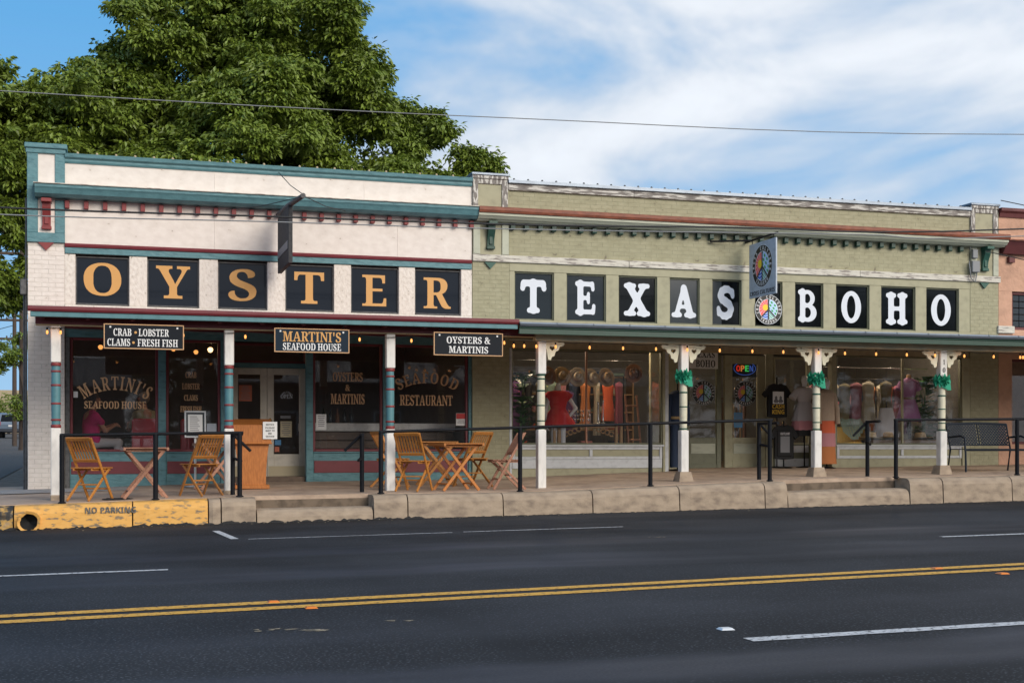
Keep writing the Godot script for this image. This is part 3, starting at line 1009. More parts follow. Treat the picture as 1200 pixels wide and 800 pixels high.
func stripe(x0: float, x1: float, z: float, w: float, seed_: int, lean := 0.0, up := 0.004) -> SurfaceTool:
	var st := begin()
	var r := RandomNumberGenerator.new()
	r.seed = seed_
	var n := maxi(2, int((x1 - x0) / 0.25))
	var pa := Vector3.ZERO
	var pb := Vector3.ZERO
	for i in n + 1:
		var x := lerpf(x0, x1, float(i) / n)
		var a := Vector3(x, road_y(x) + up, z + lean * x - w / 2 + r.randf_range(-0.008, 0.008))
		var b := Vector3(x, road_y(x) + up, z + lean * x + w / 2 + r.randf_range(-0.008, 0.008))
		if i > 0:
			quad(st, pa, a, b, pb)
		pa = a
		pb = b
	return st

func markings() -> void:
	structure("yellow_line", stripe(-60, 90, 10.67, 0.155, 1, -0.042), "line_yellow")
	structure("yellow_line", stripe(-60, 90, 10.98, 0.155, 2, -0.042), "line_yellow")
	structure("lane_line", stripe(-2.6, 0.50, 7.80, 0.10, 3), "line_white")
	structure("lane_line", stripe(8.72, 12.0, 7.42, 0.11, 4), "line_white")
	structure("lane_line", stripe(3.36, 7.4, 13.38, 0.125, 5), "line_white")
	structure("lane_line", stripe(-9, -5.6, 13.38, 0.125, 6), "line_white")
	structure("lane_line", stripe(18, 21, 7.42, 0.11, 7), "line_white")
	structure("parking_line", stripe(1.55, 4.0, 4.28, 0.05, 8), "line_white")
	structure("parking_line", stripe(4.15, 6.25, 4.24, 0.07, 9), "line_white")
	var st := begin()
	quad(st, Vector3(1.26, road_y(1.25) + 0.005, 2.62), Vector3(1.35, road_y(1.4) + 0.005, 2.62), Vector3(1.45, road_y(1.4) + 0.005, 4.2), Vector3(1.36, road_y(1.3) + 0.005, 4.2))
	structure("parking_line", st, "line_white")
	# raised reflectors
	var spots := [[1.10, 10.62, "orange", "orange reflector on the far yellow line, left of the two there"], [1.30, 11.05, "orange", "orange reflector beside the near yellow line, left one"], [6.60, 10.42, "orange", "orange reflector on the far yellow line at the right"], [6.82, 10.98, "orange", "orange reflector beside the near yellow line at the right"], [3.42, 12.98, "white", "white road reflector just past the end of the near dashed lane line"]]
	for s in spots:
		st = begin()
		var y := road_y(s[0]) + 0.003
		var o := Vector3(s[0], y, s[1])
		var lo := [Vector3(-0.042, 0, -0.04), Vector3(0.042, 0, -0.04), Vector3(0.042, 0, 0.04), Vector3(-0.042, 0, 0.04)]
		var hi := [Vector3(-0.03, 0.011, -0.026), Vector3(0.03, 0.011, -0.026), Vector3(0.03, 0.011, 0.026), Vector3(-0.03, 0.011, 0.026)]
		for k in 4:
			quad_out(st, lo[k], lo[(k + 1) % 4], hi[(k + 1) % 4], hi[k], Vector3.ZERO)
		quad_out(st, hi[0], hi[1], hi[2], hi[3], Vector3.ZERO)
		single("road_reflector", s[3], "reflector", st, "reflector_" + s[2], o, "raised road reflectors")
	# old paint scraps
	st = begin()
	var r := RandomNumberGenerator.new()
	r.seed = 8
	for q in [[0.95, 12.0, 9], [1.25, 12.12, 8], [1.75, 11.9, 4], [5.9, 6.1, 6]]:
		for k in q[2]:
			var p := Vector3(q[0] + r.randf_range(-0.14, 0.14), 0, q[1] + r.randf_range(-0.04, 0.04))
			p.y = road_y(p.x) + 0.004
			var u := Vector3(r.randf_range(0.02, 0.06), 0, r.randf_range(-0.01, 0.01))
			var w := Vector3(r.randf_range(-0.02, 0.02), 0, r.randf_range(0.008, 0.02))
			tri(st, p - u, p + u * 0.8 - w, p + w)
	var sc := structure("paint_scraps", st, "khaki")
	sc.set_meta("kind", "stuff")
	sc.set_meta("label", "worn scraps of old road paint on the asphalt")
	sc.set_meta("category", "road paint")

# ------------------------------------------------------------------ shared facade pieces
func brick_mesh(l: float) -> Mesh:
	var key := "brick%d" % int(round(l * 1000))
	if not meshes.has(key):
		var st := begin()
		box(st, Vector3(-l / 2, -0.0345, -0.02), Vector3(l / 2, 0.0345, 0.004), 0.0035)
		meshes[key] = st.commit()
	return meshes[key]

# courses of single bricks laid against a wall face that looks to +z
func brickwork(parent: Node3D, x0: float, x1: float, y0: float, y1: float, z: float, m: String, joined := false) -> void:
	var r := RandomNumberGenerator.new()
	r.seed = int(x0 * 100 + y0 * 10) + 7
	var y := y0 + 0.0355
	var row := 0
	var st := begin()
	while y < y1 - 0.02:
		var x := x0
		var first := row % 2 == 1
		while x < x1 - 0.03:
			var l := 0.105 if first else 0.217
			first = false
			if x + l > x1 - 0.06: l = x1 - x
			var at := Vector3(x + l / 2, y, z + r.randf_range(-0.001, 0.001))
			if joined:
				box(st, at + Vector3(-(l - 0.006) / 2, -0.035, -0.02), at + Vector3((l - 0.006) / 2, 0.035, 0.0), 0.0025)
			else:
				part(parent, "brick", brick_mesh(l - 0.006), m, at)
			x += l
		y += 0.0745
		row += 1
	if joined:
		var o := part(parent, "brick_courses", st, m)
		o.set_meta("kind", "stuff")

func corbel(parent: Node3D, x: float, y0: float, y1: float, z: float, out: float, w: float, m: String) -> void:
	# scrolled bracket: profile in (z, y)
	var prof := []
	var h := y1 - y0
	for k in 13:
		var t := k / 12.0
		prof.append([z + 0.03 + out * (0.10 + 0.90 * pow(t, 1.8)) * (0.85 + 0.15 * cos(t * TAU * 1.5)), y0 + h * t * 0.93])
	prof.append([z + out + 0.05, y0 + h * 0.93])
	prof.append([z + out + 0.05, y1])
	prof.append([z, y1])
	prof.append([z, y0])
	var st := begin()
	moulding(st, prof, x - w / 2, x + w / 2)
	box(st, Vector3(x - w / 2 - 0.015, y1 - 0.06, z), Vector3(x + w / 2 + 0.015, y1 - 0.004, z + out + 0.065), 0.004)
	box(st, Vector3(x - w / 2 - 0.012, y0 - 0.03, z), Vector3(x + w / 2 + 0.012, y0 + 0.025, z + 0.07), 0.006)
	box(st, Vector3(x - w / 4, y0 + h * 0.12, z + 0.02), Vector3(x + w / 4, y0 + h * 0.45, z + out * 0.42), 0.006)
	part(parent, "bracket", st, m)

func drop_mark(parent: Node3D, x: float, y: float, z: float, w: float, h: float, m: String) -> void:
	var st := begin()
	prism(st, PackedVector2Array([Vector2(x - w / 2, y), Vector2(x + w / 2, y), Vector2(x, y - h)]), z, z + 0.03)
	part(parent, "pendant_triangle", st, m)

func transom(parent: Node3D, x0: float, x1: float, y0: float, y1: float, pane: String, frame_m: String) -> MeshInstance3D:
	var st := begin()
	frame(st, x0, y0, x1, y1, 0.022, ZF - 0.09, ZF - 0.03, 0.004)
	var f := part(parent, "transom_window", st, frame_m)
	part(f, "pane", bx(Vector3(x0 + 0.02, y0 + 0.02, ZF - 0.075), Vector3(x1 - 0.02, y1 - 0.02, ZF - 0.06), 0.0), pane)
	return f

func shop_window(parent: Node3D, x0: float, x1: float, y0: float, y1: float, z: float, w: float, fm: String) -> MeshInstance3D:
	var st := begin()
	frame(st, x0, y0, x1, y1, w, z - 0.05, z + 0.03, 0.006)
	var f := part(parent, "shop_window", st, fm)
	part(f, "pane", bx(Vector3(x0 + w * 0.7, y0 + w * 0.7, z - 0.015), Vector3(x1 - w * 0.7, y1 - w * 0.7, z - 0.009), 0.0), "pane")
	return f

func coping_knobs(parent: Node3D, x0: float, x1: float, step: float, y: float, z: float, m: String) -> void:
	var st := begin()
	lathe(st, [[0.022, 0.0], [0.022, 0.012], [0.014, 0.028], [0.0, 0.034]], Vector3.ZERO, 8)
	var me := st.commit()
	var x := x0
	while x < x1:
		part(parent, "knob", me, m, Vector3(x, y, z))
		x += step

# ------------------------------------------------------------------ cream building (left)
func cream_building() -> void:
	var b := thing("storefront_building", "cream shop building with teal cornice, maroon dentils and six gold letters", "building")
	var x0 := -1.28
	var x1 := 6.268
	# body
	var st := begin()
	box(st, Vector3(x0, -0.3, -15.0), Vector3(x0 + 0.25, 5.2, ZF - 0.3), 0.0)
	part(b, "side_wall", st, "cream_brick")
	part(b, "back_wall", bx(Vector3(x0 + 0.25, -0.3, -15.0), Vector3(x1, 4.9, -14.75), 0.0), "cream_brick")
	part(b, "roof", bx(Vector3(x0 + 0.25, 4.55, -14.75), Vector3(x1, 4.65, ZF - 0.25), 0.0), "roof_felt")
	part(b, "party_wall", bx(Vector3(x1 - 0.02, -0.3, -14.75), Vector3(x1 + 0.2, 5.2, ZF - 0.45), 0.0), "room_wall")
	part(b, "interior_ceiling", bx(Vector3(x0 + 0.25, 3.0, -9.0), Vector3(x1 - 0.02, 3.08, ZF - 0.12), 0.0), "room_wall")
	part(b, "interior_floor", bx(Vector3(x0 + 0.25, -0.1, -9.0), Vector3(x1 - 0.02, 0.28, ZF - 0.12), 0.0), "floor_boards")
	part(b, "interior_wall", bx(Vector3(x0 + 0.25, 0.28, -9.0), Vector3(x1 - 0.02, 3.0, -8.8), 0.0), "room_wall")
	# upper front wall behind the trim
	st = begin()
	box(st, Vector3(x0 + 0.02, 4.0, ZF - 0.25), Vector3(x1, 5.49, ZF), 0.0)
	part(b, "upper_wall", st, "cream")
	for sx in [1.72, 3.02, 4.9]:
		part(b, "panel_seam", bx(Vector3(sx, 4.17, ZF), Vector3(sx + 0.012, 4.73, ZF + 0.005), 0.002), "cream_brick")
	for sx in [1.72, 4.3]:
		part(b, "panel_seam", bx(Vector3(sx, 5.12, ZF), Vector3(sx + 0.012, 5.47, ZF + 0.005), 0.002), "cream_brick")
	# corner pilaster
	var p := part(b, "pilaster", bx(Vector3(x0, -0.2, ZF - 0.3), Vector3(-0.705, 5.62, ZF + 0.01), 0.004), "mortar_cream")
	brickwork(p, x0, -0.705, 0.0, 4.15, ZF + 0.0085, "cream_brick")
	st = begin()
	box(st, Vector3(x0 - 0.01, 4.16, ZF), Vector3(-0.70, 4.32, ZF + 0.05), 0.006)
	box(st, Vector3(x0 - 0.01, 4.32, ZF), Vector3(x0 + 0.16, 5.62, ZF + 0.045), 0.006)
	box(st, Vector3(-0.855, 4.32, ZF), Vector3(-0.70, 4.86, ZF + 0.045), 0.006)
	box(st, Vector3(-0.855, 5.13, ZF), Vector3(-0.70, 5.62, ZF + 0.045), 0.006)
	box(st, Vector3(x0 - 0.03, 5.62, ZF - 0.3), Vector3(-0.69, 5.70, ZF + 0.06), 0.008)
	box(st, Vector3(x0 - 0.05, 5.70, ZF - 0.32), Vector3(-0.665, 5.78, ZF + 0.09), 0.010)
	part(b, "pilaster_frame", st, "teal")
	part(b, "pilaster_panel", bx(Vector3(x0 + 0.16, 4.32, ZF), Vector3(-0.855, 5.62, ZF + 0.02), 0.0), "cream")
	corbel(b, -0.985, 4.40, 4.86, ZF + 0.02, 0.16, 0.13, "brick_red")
	drop_mark(b, -0.995, 4.158, ZF + 0.022, 0.25, 0.13, "brick_red")
	# coping
	st = begin()
	moulding(st, [[ZF - 0.28, 5.49], [ZF + 0.02, 5.49], [ZF + 0.035, 5.52], [ZF + 0.03, 5.555], [ZF + 0.075, 5.58], [ZF + 0.085, 5.64], [ZF - 0.28, 5.66]], -0.70, x1 - 0.0)
	var cp := part(b, "coping", st, "teal")
	coping_knobs(cp, -0.5, x1 - 0.1, 0.305, 5.645, ZF + 0.05, "straw_pale")
	# cornice with a tin top
	st = begin()
	moulding(st, [[ZF - 0.05, 4.885], [ZF + 0.20, 4.885], [ZF + 0.23, 4.905], [ZF + 0.27, 4.93], [ZF + 0.30, 5.0], [ZF + 0.32, 5.03], [ZF + 0.32, 5.075], [ZF - 0.05, 5.075]], -1.16, x1 + 0.05)
	part(b, "cornice", st, "teal")
	st = begin()
	moulding(st, [[ZF - 0.02, 5.079], [ZF + 0.345, 5.079], [ZF + 0.345, 5.092], [ZF + 0.002, 5.125], [ZF - 0.02, 5.125]], -1.18, x1 + 0.05)
	part(b, "cornice_top", st, "peeling")
	st = begin()
	box(st, Vector3(-0.037, -0.065, 0), Vector3(0.037, 0.065, 0.09), 0.005)
	var dm := st.commit()
	for k in 24:
		part(b, "dentil", dm, "brick_red", Vector3(-0.665 + k * 0.3005, 4.80, ZF + 0.001))
	st = begin()
	moulding(st, [[ZF, 4.10], [ZF + 0.05, 4.10], [ZF + 0.06, 4.13], [ZF + 0.03, 4.165], [ZF, 4.165]], -0.70, x1 - 0.01)
	part(b, "red_moulding", st, "maroon")
	part(b, "teal_band", bx(Vector3(-0.70, 3.995, ZF - 0.02), Vector3(x1 - 0.01, 4.097, ZF + 0.035), 0.006), "teal")
	# transom row with the six letters
	var wins := [[-0.535, 0.321], [0.611, 1.464], [1.777, 2.613], [2.92, 3.766], [4.067, 4.922], [5.216, 6.064]]
	var prev := -0.705
	for k in 7:
		var nx: float = wins[k][0] if k < 6 else x1
		part(b, "transom_pier", bx(Vector3(prev, 3.15, ZF - 0.12), Vector3(nx, 3.99, ZF + 0.012), 0.008), "pier")
		if k < 6:
			prev = wins[k][1]
	part(b, "transom_sill", bx(Vector3(-0.705, 3.05, ZF - 0.12), Vector3(x1, 3.15, ZF + 0.03), 0.008), "pier")
	var chars := "OYSTER"
	var ws := [0.60, 0.56, 0.475, 0.52, 0.43, 0.50]
	for k in 6:
		var a: float = wins[k][0]
		var c: float = wins[k][1]
		var f := transom(b, a, c, 3.165, 3.965, "navy_glass", "weathered_grey")
		st = begin()
		words(st, chars[k], serif, Vector3((a + c) / 2, 3.595 - k * 0.008, ZF - 0.057), ws[k], 0.55)
		part(f, "letter", st, "gold")
	# ---- ground floor
	part(b, "storefront_header", bx(Vector3(-0.705, 2.76, ZF - 0.2), Vector3(x1, 3.05, ZF - 0.02), 0.0), "maroon")
	part(b, "header_band", bx(Vector3(-0.705, 2.62, ZF - 0.2), Vector3(x1, 2.76, ZF - 0.03), 0.006), "teal")
	var z := -3.3
	part(b, "jamb", bx(Vector3(-0.705, 0.08, z - 0.1), Vector3(-0.625, 2.62, z + 0.08), 0.006), "weathered_grey")
	part(b, "mullion", bx(Vector3(0.794, 0.10, z - 0.06), Vector3(0.92, 2.62, z + 0.07), 0.006), "teal")
	part(b, "jamb", bx(Vector3(1.827, 0.10, z - 0.06), Vector3(2.0, 2.62, z + 0.07), 0.006), "teal")
	part(b, "jamb", bx(Vector3(3.288, 0.12, z - 0.06), Vector3(3.407, 2.62, z + 0.07), 0.006), "teal")
	part(b, "mullion", bx(Vector3(4.649, 0.12, z - 0.06), Vector3(4.726, 2.62, z + 0.07), 0.006), "teal")
	part(b, "jamb", bx(Vector3(6.217, 0.12, z - 0.06), Vector3(x1 + 0.02, 2.62, z + 0.07), 0.006), "teal")
	for s in [[-0.625, 0.794], [0.92, 1.827], [3.407, 4.649], [4.726, 6.217]]:
		var gy := pave_y(s[0], z) - 0.02
		var bk := part(b, "bulkhead", bx(Vector3(s[0], gy, z - 0.05), Vector3(s[1], 0.69, z + 0.05), 0.006), "teal")
		part(bk, "stripe", bx(Vector3(s[0] + 0.02, 0.345, z + 0.05), Vector3(s[1] - 0.02, 0.555, z + 0.062), 0.004), "maroon")
		part(bk, "ledge", bx(Vector3(s[0], 0.69, z - 0.05), Vector3(s[1], 0.715, z + 0.075), 0.006), "teal")
	var ty := 0.715
	var w1 := shop_window(b, -0.625, 0.794, ty, 2.62, z, 0.045, "maroon")
	st = begin()
	arch_words(st, "MARTINI'S", serif, Vector3(0.10, 1.585, z - 0.007), 1.02, 0.225, 0.17)
	words(st, "SEAFOOD HOUSE", serif, Vector3(0.10, 1.50, z - 0.007), 1.0, 0.125)
	part(w1, "lettering", st, "gold_dull")
	part(w1, "notice", bx(Vector3(-0.57, 1.62, z - 0.008), Vector3(-0.50, 1.72, z - 0.004), 0.0), "paper")
	var w2 := shop_window(b, 0.92, 1.827, ty, 2.62, z, 0.045, "maroon")
	st = begin()
	words(st, "CRAB", serif, Vector3(1.335, 2.025, z - 0.007), 0.18, 0.10)
	words(st, "LOBSTER", serif, Vector3(1.335, 1.83, z - 0.007), 0.29, 0.10)
	words(st, "CLAMS", serif, Vector3(1.335, 1.635, z - 0.007), 0.225, 0.10)
	words(st, "FRESH FISH", serif, Vector3(1.335, 1.44, z - 0.007), 0.35, 0.10)
	part(w2, "lettering", st, "gold_dull")
	part(w2, "notice", bx(Vector3(1.60, 1.05, z - 0.008), Vector3(1.76, 1.20, z - 0.004), 0.0), "sign_blue_grey")
	var w3 := shop_window(b, 3.407, 4.649, ty, 2.62, z, 0.045, "maroon")
	st = begin()
	words(st, "OYSTERS", serif, Vector3(4.03, 2.03, z - 0.007), 0.53, 0.16)
	words(st, "&", serif, Vector3(4.03, 1.84, z - 0.007), 0.085, 0.11)
	words(st, "MARTINIS", serif, Vector3(4.03, 1.64, z - 0.007), 0.60, 0.18)
	part(w3, "lettering", st, "gold_dull")
	notice(w3, 3.47, 1.10, 0.18, 0.27, z - 0.008, "paper")
	var w4 := shop_window(b, 4.726, 6.217, ty, 2.62, z, 0.045, "maroon")
	st = begin()
	arch_words(st, "SEAFOOD", serif, Vector3(5.47, 1.80, z - 0.007), 1.06, 0.20, 0.14)
	words(st, "RESTAURANT", serif, Vector3(5.45, 1.63, z - 0.007), 0.97, 0.19)
	part(w4, "lettering", st, "gold_dull")
	var nt := notice(w4, 6.00, 1.18, 0.20, 0.225, z - 0.008, "paper")
	part(nt, "heading", bx(Vector3(6.005, 1.305, z - 0.002), Vector3(6.195, 1.40, z + 0.001), 0.0), "paper_red")
	# doorway
	var dz := -3.72
	for s in [[2.0, 2.03], [3.36, 3.407]]:
		part(b, "door_return", bx(Vector3(s[0] - 0.02, 0.1, dz - 0.05), Vector3(s[1], 2.62, z - 0.06), 0.004), "teal")
	part(b, "door_head", bx(Vector3(2.03, 2.19, dz - 0.06), Vector3(3.36, 2.27, dz + 0.05), 0.006), "teal")
	st = begin()
	frame(st, 2.03, 2.27, 3.36, 2.62, 0.04, dz - 0.05, dz + 0.03)
	var tw := part(b, "door_transom", st, "maroon")
	part(tw, "pane", bx(Vector3(2.06, 2.30, dz - 0.012), Vector3(3.33, 2.59, dz - 0.006), 0.0), "pane")
	part(b, "threshold", bx(Vector3(2.0, 0.08, dz - 0.1), Vector3(3.407, 0.215, dz + 0.22), 0.01), "pale_wood")
	for k in 2:
		var a := 2.045 if k == 0 else 2.668
		var c := 2.662 if k == 0 else 3.345
		st = begin()
		frame(st, a, 0.22, c, 2.185, 0.115, dz - 0.02, dz + 0.025)
		box(st, Vector3(a + 0.115, 0.335, dz - 0.016), Vector3(c - 0.115, 0.67, dz + 0.012), 0.006)
		var d := part(b, "door", st, "door_beige")
		part(d, "pane", bx(Vector3(a + 0.10, 0.66, dz - 0.004), Vector3(c - 0.10, 2.08, dz + 0.002), 0.0), "pane")
		part(d, "kick_plate", bx(Vector3(a + 0.02, 0.235, dz + 0.025), Vector3(c - 0.02, 0.46, dz + 0.031), 0.002), "paper_tan")
		if k == 1:
			st = begin()
			lathe(st, [[0.0, 0.06], [0.028, 0.05], [0.03, 0.03], [0.014, 0.02], [0.014, 0.0]], Vector3.ZERO, 12, 1, 1, 0, 0, Transform3D(Basis(Vector3.RIGHT, PI / 2), Vector3(a + 0.05, 1.20, dz + 0.025)))
			lathe(st, [[0.0, 0.012], [0.04, 0.012], [0.045, 0.0]], Vector3.ZERO, 12, 0.7, 1.5, 0, 0, Transform3D(Basis(Vector3.RIGHT, PI / 2), Vector3(a + 0.05, 1.24, dz + 0.025)))
			part(d, "door_knob", st, "brass")
			oval_open(d, Vector3(3.01, 1.69, dz + 0.006))
			notice(d, 2.90, 0.97, 0.20, 0.28, dz + 0.004, "paper_tan")
			notice(d, 2.90, 1.30, 0.18, 0.05, dz + 0.004, "print_grey")
			notice(d, 2.80, 0.83, 0.11, 0.09, dz + 0.004, "paper_blue")
			notice(d, 2.80, 0.71, 0.08, 0.09, dz + 0.004, "paper_orange")
		else:
			notice(d, 2.18, 1.60, 0.22, 0.28, dz + 0.004, "paper_orange")
	settle(b, Vector3(2.5, 0.1, ZF))

# a sheet of paper taped on glass, with lines of print
func notice(parent: Node3D, x: float, y: float, w: float, h: float, z: float, m: String) -> MeshInstance3D:
	var o := part(parent, "notice", bx(Vector3(x, y, z), Vector3(x + w, y + h, z + 0.003), 0.0), m)
	if h > 0.15:
		var st := begin()
		var n := int(h / 0.035)
		var r := RandomNumberGenerator.new()
		r.seed = int(x * 1000)
		for k in n - 1:
			var yy := y + h - 0.035 * (k + 1)
			var l := w * r.randf_range(0.45, 0.8)
			box(st, Vector3(x + (w - l) / 2, yy, z + 0.003), Vector3(x + (w + l) / 2, yy + 0.012, z + 0.005), 0.0)
		part(o, "print_lines", st, "print_grey")
	return o

func oval_open(parent: Node3D, c: Vector3) -> void:
	var st := begin()
	var n := 28
	for k in n:
		var a := TAU * k / n
		var a2 := TAU * (k + 1) / n
		for q in [[0.17, 0.135, 0.155, 0.12], [0.145, 0.11, 0.138, 0.103]]:
			quad_out(st, c + Vector3(cos(a) * q[0], sin(a) * q[1], 0), c + Vector3(cos(a2) * q[0], sin(a2) * q[1], 0), c + Vector3(cos(a2) * q[2], sin(a2) * q[3], 0), c + Vector3(cos(a) * q[2], sin(a) * q[3], 0), c - Vector3(0, 0, 1))
	words(st, "OPEN", serif, c, 0.21, 0.075, 0.003)
	ring_words(st, "WELCOME", sans, c + Vector3(0, -0.01, 0), 0.088, 0.028, 150, 30, Basis.IDENTITY)
	part(parent, "open_sign", st, "letter_white")

# ------------------------------------------------------------------ sage building (middle)
func sage_building() -> void:
	var b := thing("storefront_building", "long sage green shop building with rust red cornice strip and rounded white letters", "building")
	var x0 := 6.275
	var x1 := 17.44
	var st := begin()
	part(b, "back_wall", bx(Vector3(x0 + 0.3, -0.2, -15.0), Vector3(x1, 4.9, -14.75), 0.0), "sage_brick")
	part(b, "side_wall", bx(Vector3(x1 - 0.25, -0.2, -14.75), Vector3(x1, 5.2, ZF - 0.3), 0.0), "sage_brick")
	part(b, "roof", bx(Vector3(x0 + 0.2, 4.55, -14.75), Vector3(x1 - 0.25, 4.65, ZF - 0.25), 0.0), "roof_felt")
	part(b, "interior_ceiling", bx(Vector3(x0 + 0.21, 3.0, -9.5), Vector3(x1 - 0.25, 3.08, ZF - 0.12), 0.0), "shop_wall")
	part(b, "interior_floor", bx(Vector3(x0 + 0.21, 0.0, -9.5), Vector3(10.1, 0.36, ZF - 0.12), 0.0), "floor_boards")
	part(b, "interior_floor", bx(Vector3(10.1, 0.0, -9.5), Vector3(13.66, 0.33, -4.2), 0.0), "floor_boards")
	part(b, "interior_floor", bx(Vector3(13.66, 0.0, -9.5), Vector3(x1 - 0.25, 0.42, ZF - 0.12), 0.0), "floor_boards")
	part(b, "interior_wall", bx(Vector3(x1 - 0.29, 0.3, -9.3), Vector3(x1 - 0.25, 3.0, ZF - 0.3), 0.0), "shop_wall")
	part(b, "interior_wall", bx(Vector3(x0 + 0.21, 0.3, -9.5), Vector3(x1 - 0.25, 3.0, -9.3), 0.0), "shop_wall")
	# front wall
	part(b, "upper_wall", bx(Vector3(x0, 4.0, ZF - 0.25), Vector3(x1, 5.48, ZF + 0.0), 0.0), "mortar_sage")
	st = begin()
	var uw := part(b, "frieze", bx(Vector3(6.98, 4.28, ZF - 0.02), Vector3(16.74, 4.30, ZF + 0.002), 0.0), "sage")
	brickwork(uw, 6.94, 16.74, 4.285, 4.74, ZF + 0.0018, "sage", true)
	var pw := part(b, "parapet", bx(Vector3(6.92, 5.13, ZF - 0.02), Vector3(16.74, 5.15, ZF + 0.002), 0.0), "sage")
	brickwork(pw, 6.92, 16.74, 5.14, 5.47, ZF + 0.0018, "sage", true)
	# pilasters
	for s in [[x0, 6.975], [16.76, x1]]:
		var a: float = s[0]
		var c: float = s[1]
		var p := part(b, "pilaster", bx(Vector3(a, -0.2, ZF - 0.3), Vector3(c, 5.60, ZF + 0.01), 0.004), "mortar_sage")
		brickwork(p, a, c, 0.1, 4.13, ZF + 0.0085, "sage_brick")
		part(b, "pilaster_panel", bx(Vector3(a + 0.02, 4.28, ZF), Vector3(c - 0.02, 5.60, ZF + 0.022), 0.0), "sage_smooth")
		st = begin()
		box(st, Vector3(a, 5.13, ZF), Vector3(a + 0.10, 5.64, ZF + 0.05), 0.006)
		box(st, Vector3(c - 0.15, 5.13, ZF), Vector3(c - 0.04, 5.64, ZF + 0.05), 0.006)
		box(st, Vector3(a + 0.10, 5.55, ZF), Vector3(c - 0.15, 5.64, ZF + 0.046), 0.006)
		box(st, Vector3(a - 0.01, 5.64, ZF - 0.3), Vector3(c - 0.03, 5.70, ZF + 0.07), 0.008)
		part(b, "pilaster_frame", st, "peeling_grey")
		part(b, "pilaster_cap", bx(Vector3(a - 0.03, 5.70, ZF - 0.32), Vector3(c - 0.01, 5.745, ZF + 0.09), 0.008), "galvanised")
		st = begin()
		box(st, Vector3(a + 0.01, 4.28, ZF), Vector3(a + 0.14, 4.86, ZF + 0.045), 0.006)
		box(st, Vector3(c - 0.15, 4.28, ZF), Vector3(c - 0.02, 4.86, ZF + 0.045), 0.006)
		part(b, "pilaster_strip", st, "sage_pale")
		corbel(b, (a + c) / 2 - 0.02, 4.40, 4.855, ZF + 0.022, 0.17, 0.13, "green_dark" if a < 10 else "green_stripe")
		drop_mark(b, (a + c) / 2 - 0.02, 4.135, ZF + 0.025, 0.22, 0.12, "green_stripe")
	# coping and its weathered board
	st = begin()
	moulding(st, [[ZF - 0.28, 5.58], [ZF + 0.05, 5.58], [ZF + 0.09, 5.59], [ZF + 0.09, 5.645], [ZF - 0.28, 5.66]], 6.94, 16.75)
	var cp := part(b, "coping", st, "galvanised")
	coping_knobs(cp, 7.05, 16.7, 0.27, 5.648, ZF + 0.05, "weathered_grey")
	var bx0 := 6.94
	for s in [9.4, 12.0, 14.4, 16.75]:
		part(b, "coping_board", bx(Vector3(bx0 + 0.003, 5.465, ZF + 0.002), Vector3(s - 0.003, 5.577, ZF + 0.045), 0.006), "peeling_grey_long")
		bx0 = s
	# cornice
	st = begin()
	moulding(st, [[ZF - 0.05, 4.86], [ZF + 0.18, 4.86], [ZF + 0.21, 4.885], [ZF + 0.25, 4.89], [ZF + 0.29, 4.93], [ZF + 0.31, 4.94], [ZF + 0.31, 4.985], [ZF - 0.05, 4.985]], 6.32, x1 + 0.02)
	part(b, "cornice", st, "sage_pale")
	st = begin()
	moulding(st, [[ZF - 0.02, 4.988], [ZF + 0.335, 4.988], [ZF + 0.35, 5.03], [ZF + 0.345, 5.085], [ZF + 0.32, 5.097], [ZF + 0.002, 5.145], [ZF - 0.02, 5.145]], 6.32, x1 + 0.04)
	part(b, "cornice_top", st, "rust_tin")
	st = begin()
	moulding(st, [[0.001, -0.05], [0.075, -0.05], [0.09, -0.03], [0.09, 0.05], [0.001, 0.05]], -0.04, 0.04)
	var dm := st.commit()
	for k in 37:
		part(b, "dentil", dm, "green_dark", Vector3(7.02 + k * 0.2635, 4.79, ZF + 0.008))
	# weathered belt
	bx0 = x0
	for s in [9.3, 11.9, 14.2, x1 + 0.03]:
		part(b, "belt_board", bx(Vector3(bx0 + 0.003, 4.15, ZF - 0.02), Vector3(s - 0.003, 4.275, ZF + 0.05), 0.006), "peeling")
		bx0 = s
	# transom row
	part(b, "transom_head", bx(Vector3(6.975, 3.995, ZF - 0.12), Vector3(16.76, 4.15, ZF + 0.012), 0.006), "sage_smooth")
	part(b, "transom_sill", bx(Vector3(6.975, 3.04, ZF - 0.12), Vector3(16.76, 3.115, ZF + 0.03), 0.006), "sage_smooth")
	var wins := [[7.075, 7.83, "T"], [8.079, 8.852, "E"], [9.107, 9.881, "X"], [10.142, 10.758, "A"], [11.024, 11.635, "S"], [11.925, 12.511, ""], [12.788, 13.405, "B"], [13.688, 14.432, "O"], [14.702, 15.483, "H"], [15.739, 16.498, "O"]]
	var panes := ["slate_glass", "slate_glass", "black_glass", "slate_film", "black_glass", "black_glass", "black_glass", "black_glass", "black_glass", "black_glass"]
	var prev := 6.975
	for k in 11:
		var nx: float = wins[k][0] if k < 10 else 16.76
		part(b, "transom_pier", bx(Vector3(prev, 3.115, ZF - 0.12), Vector3(nx, 3.995, ZF + 0.008), 0.006), "sage_smooth")
		if k < 10:
			prev = wins[k][1]
	var lw := [0.50, 0.44, 0.53, 0.50, 0.42, 0.0, 0.45, 0.47, 0.50, 0.49]
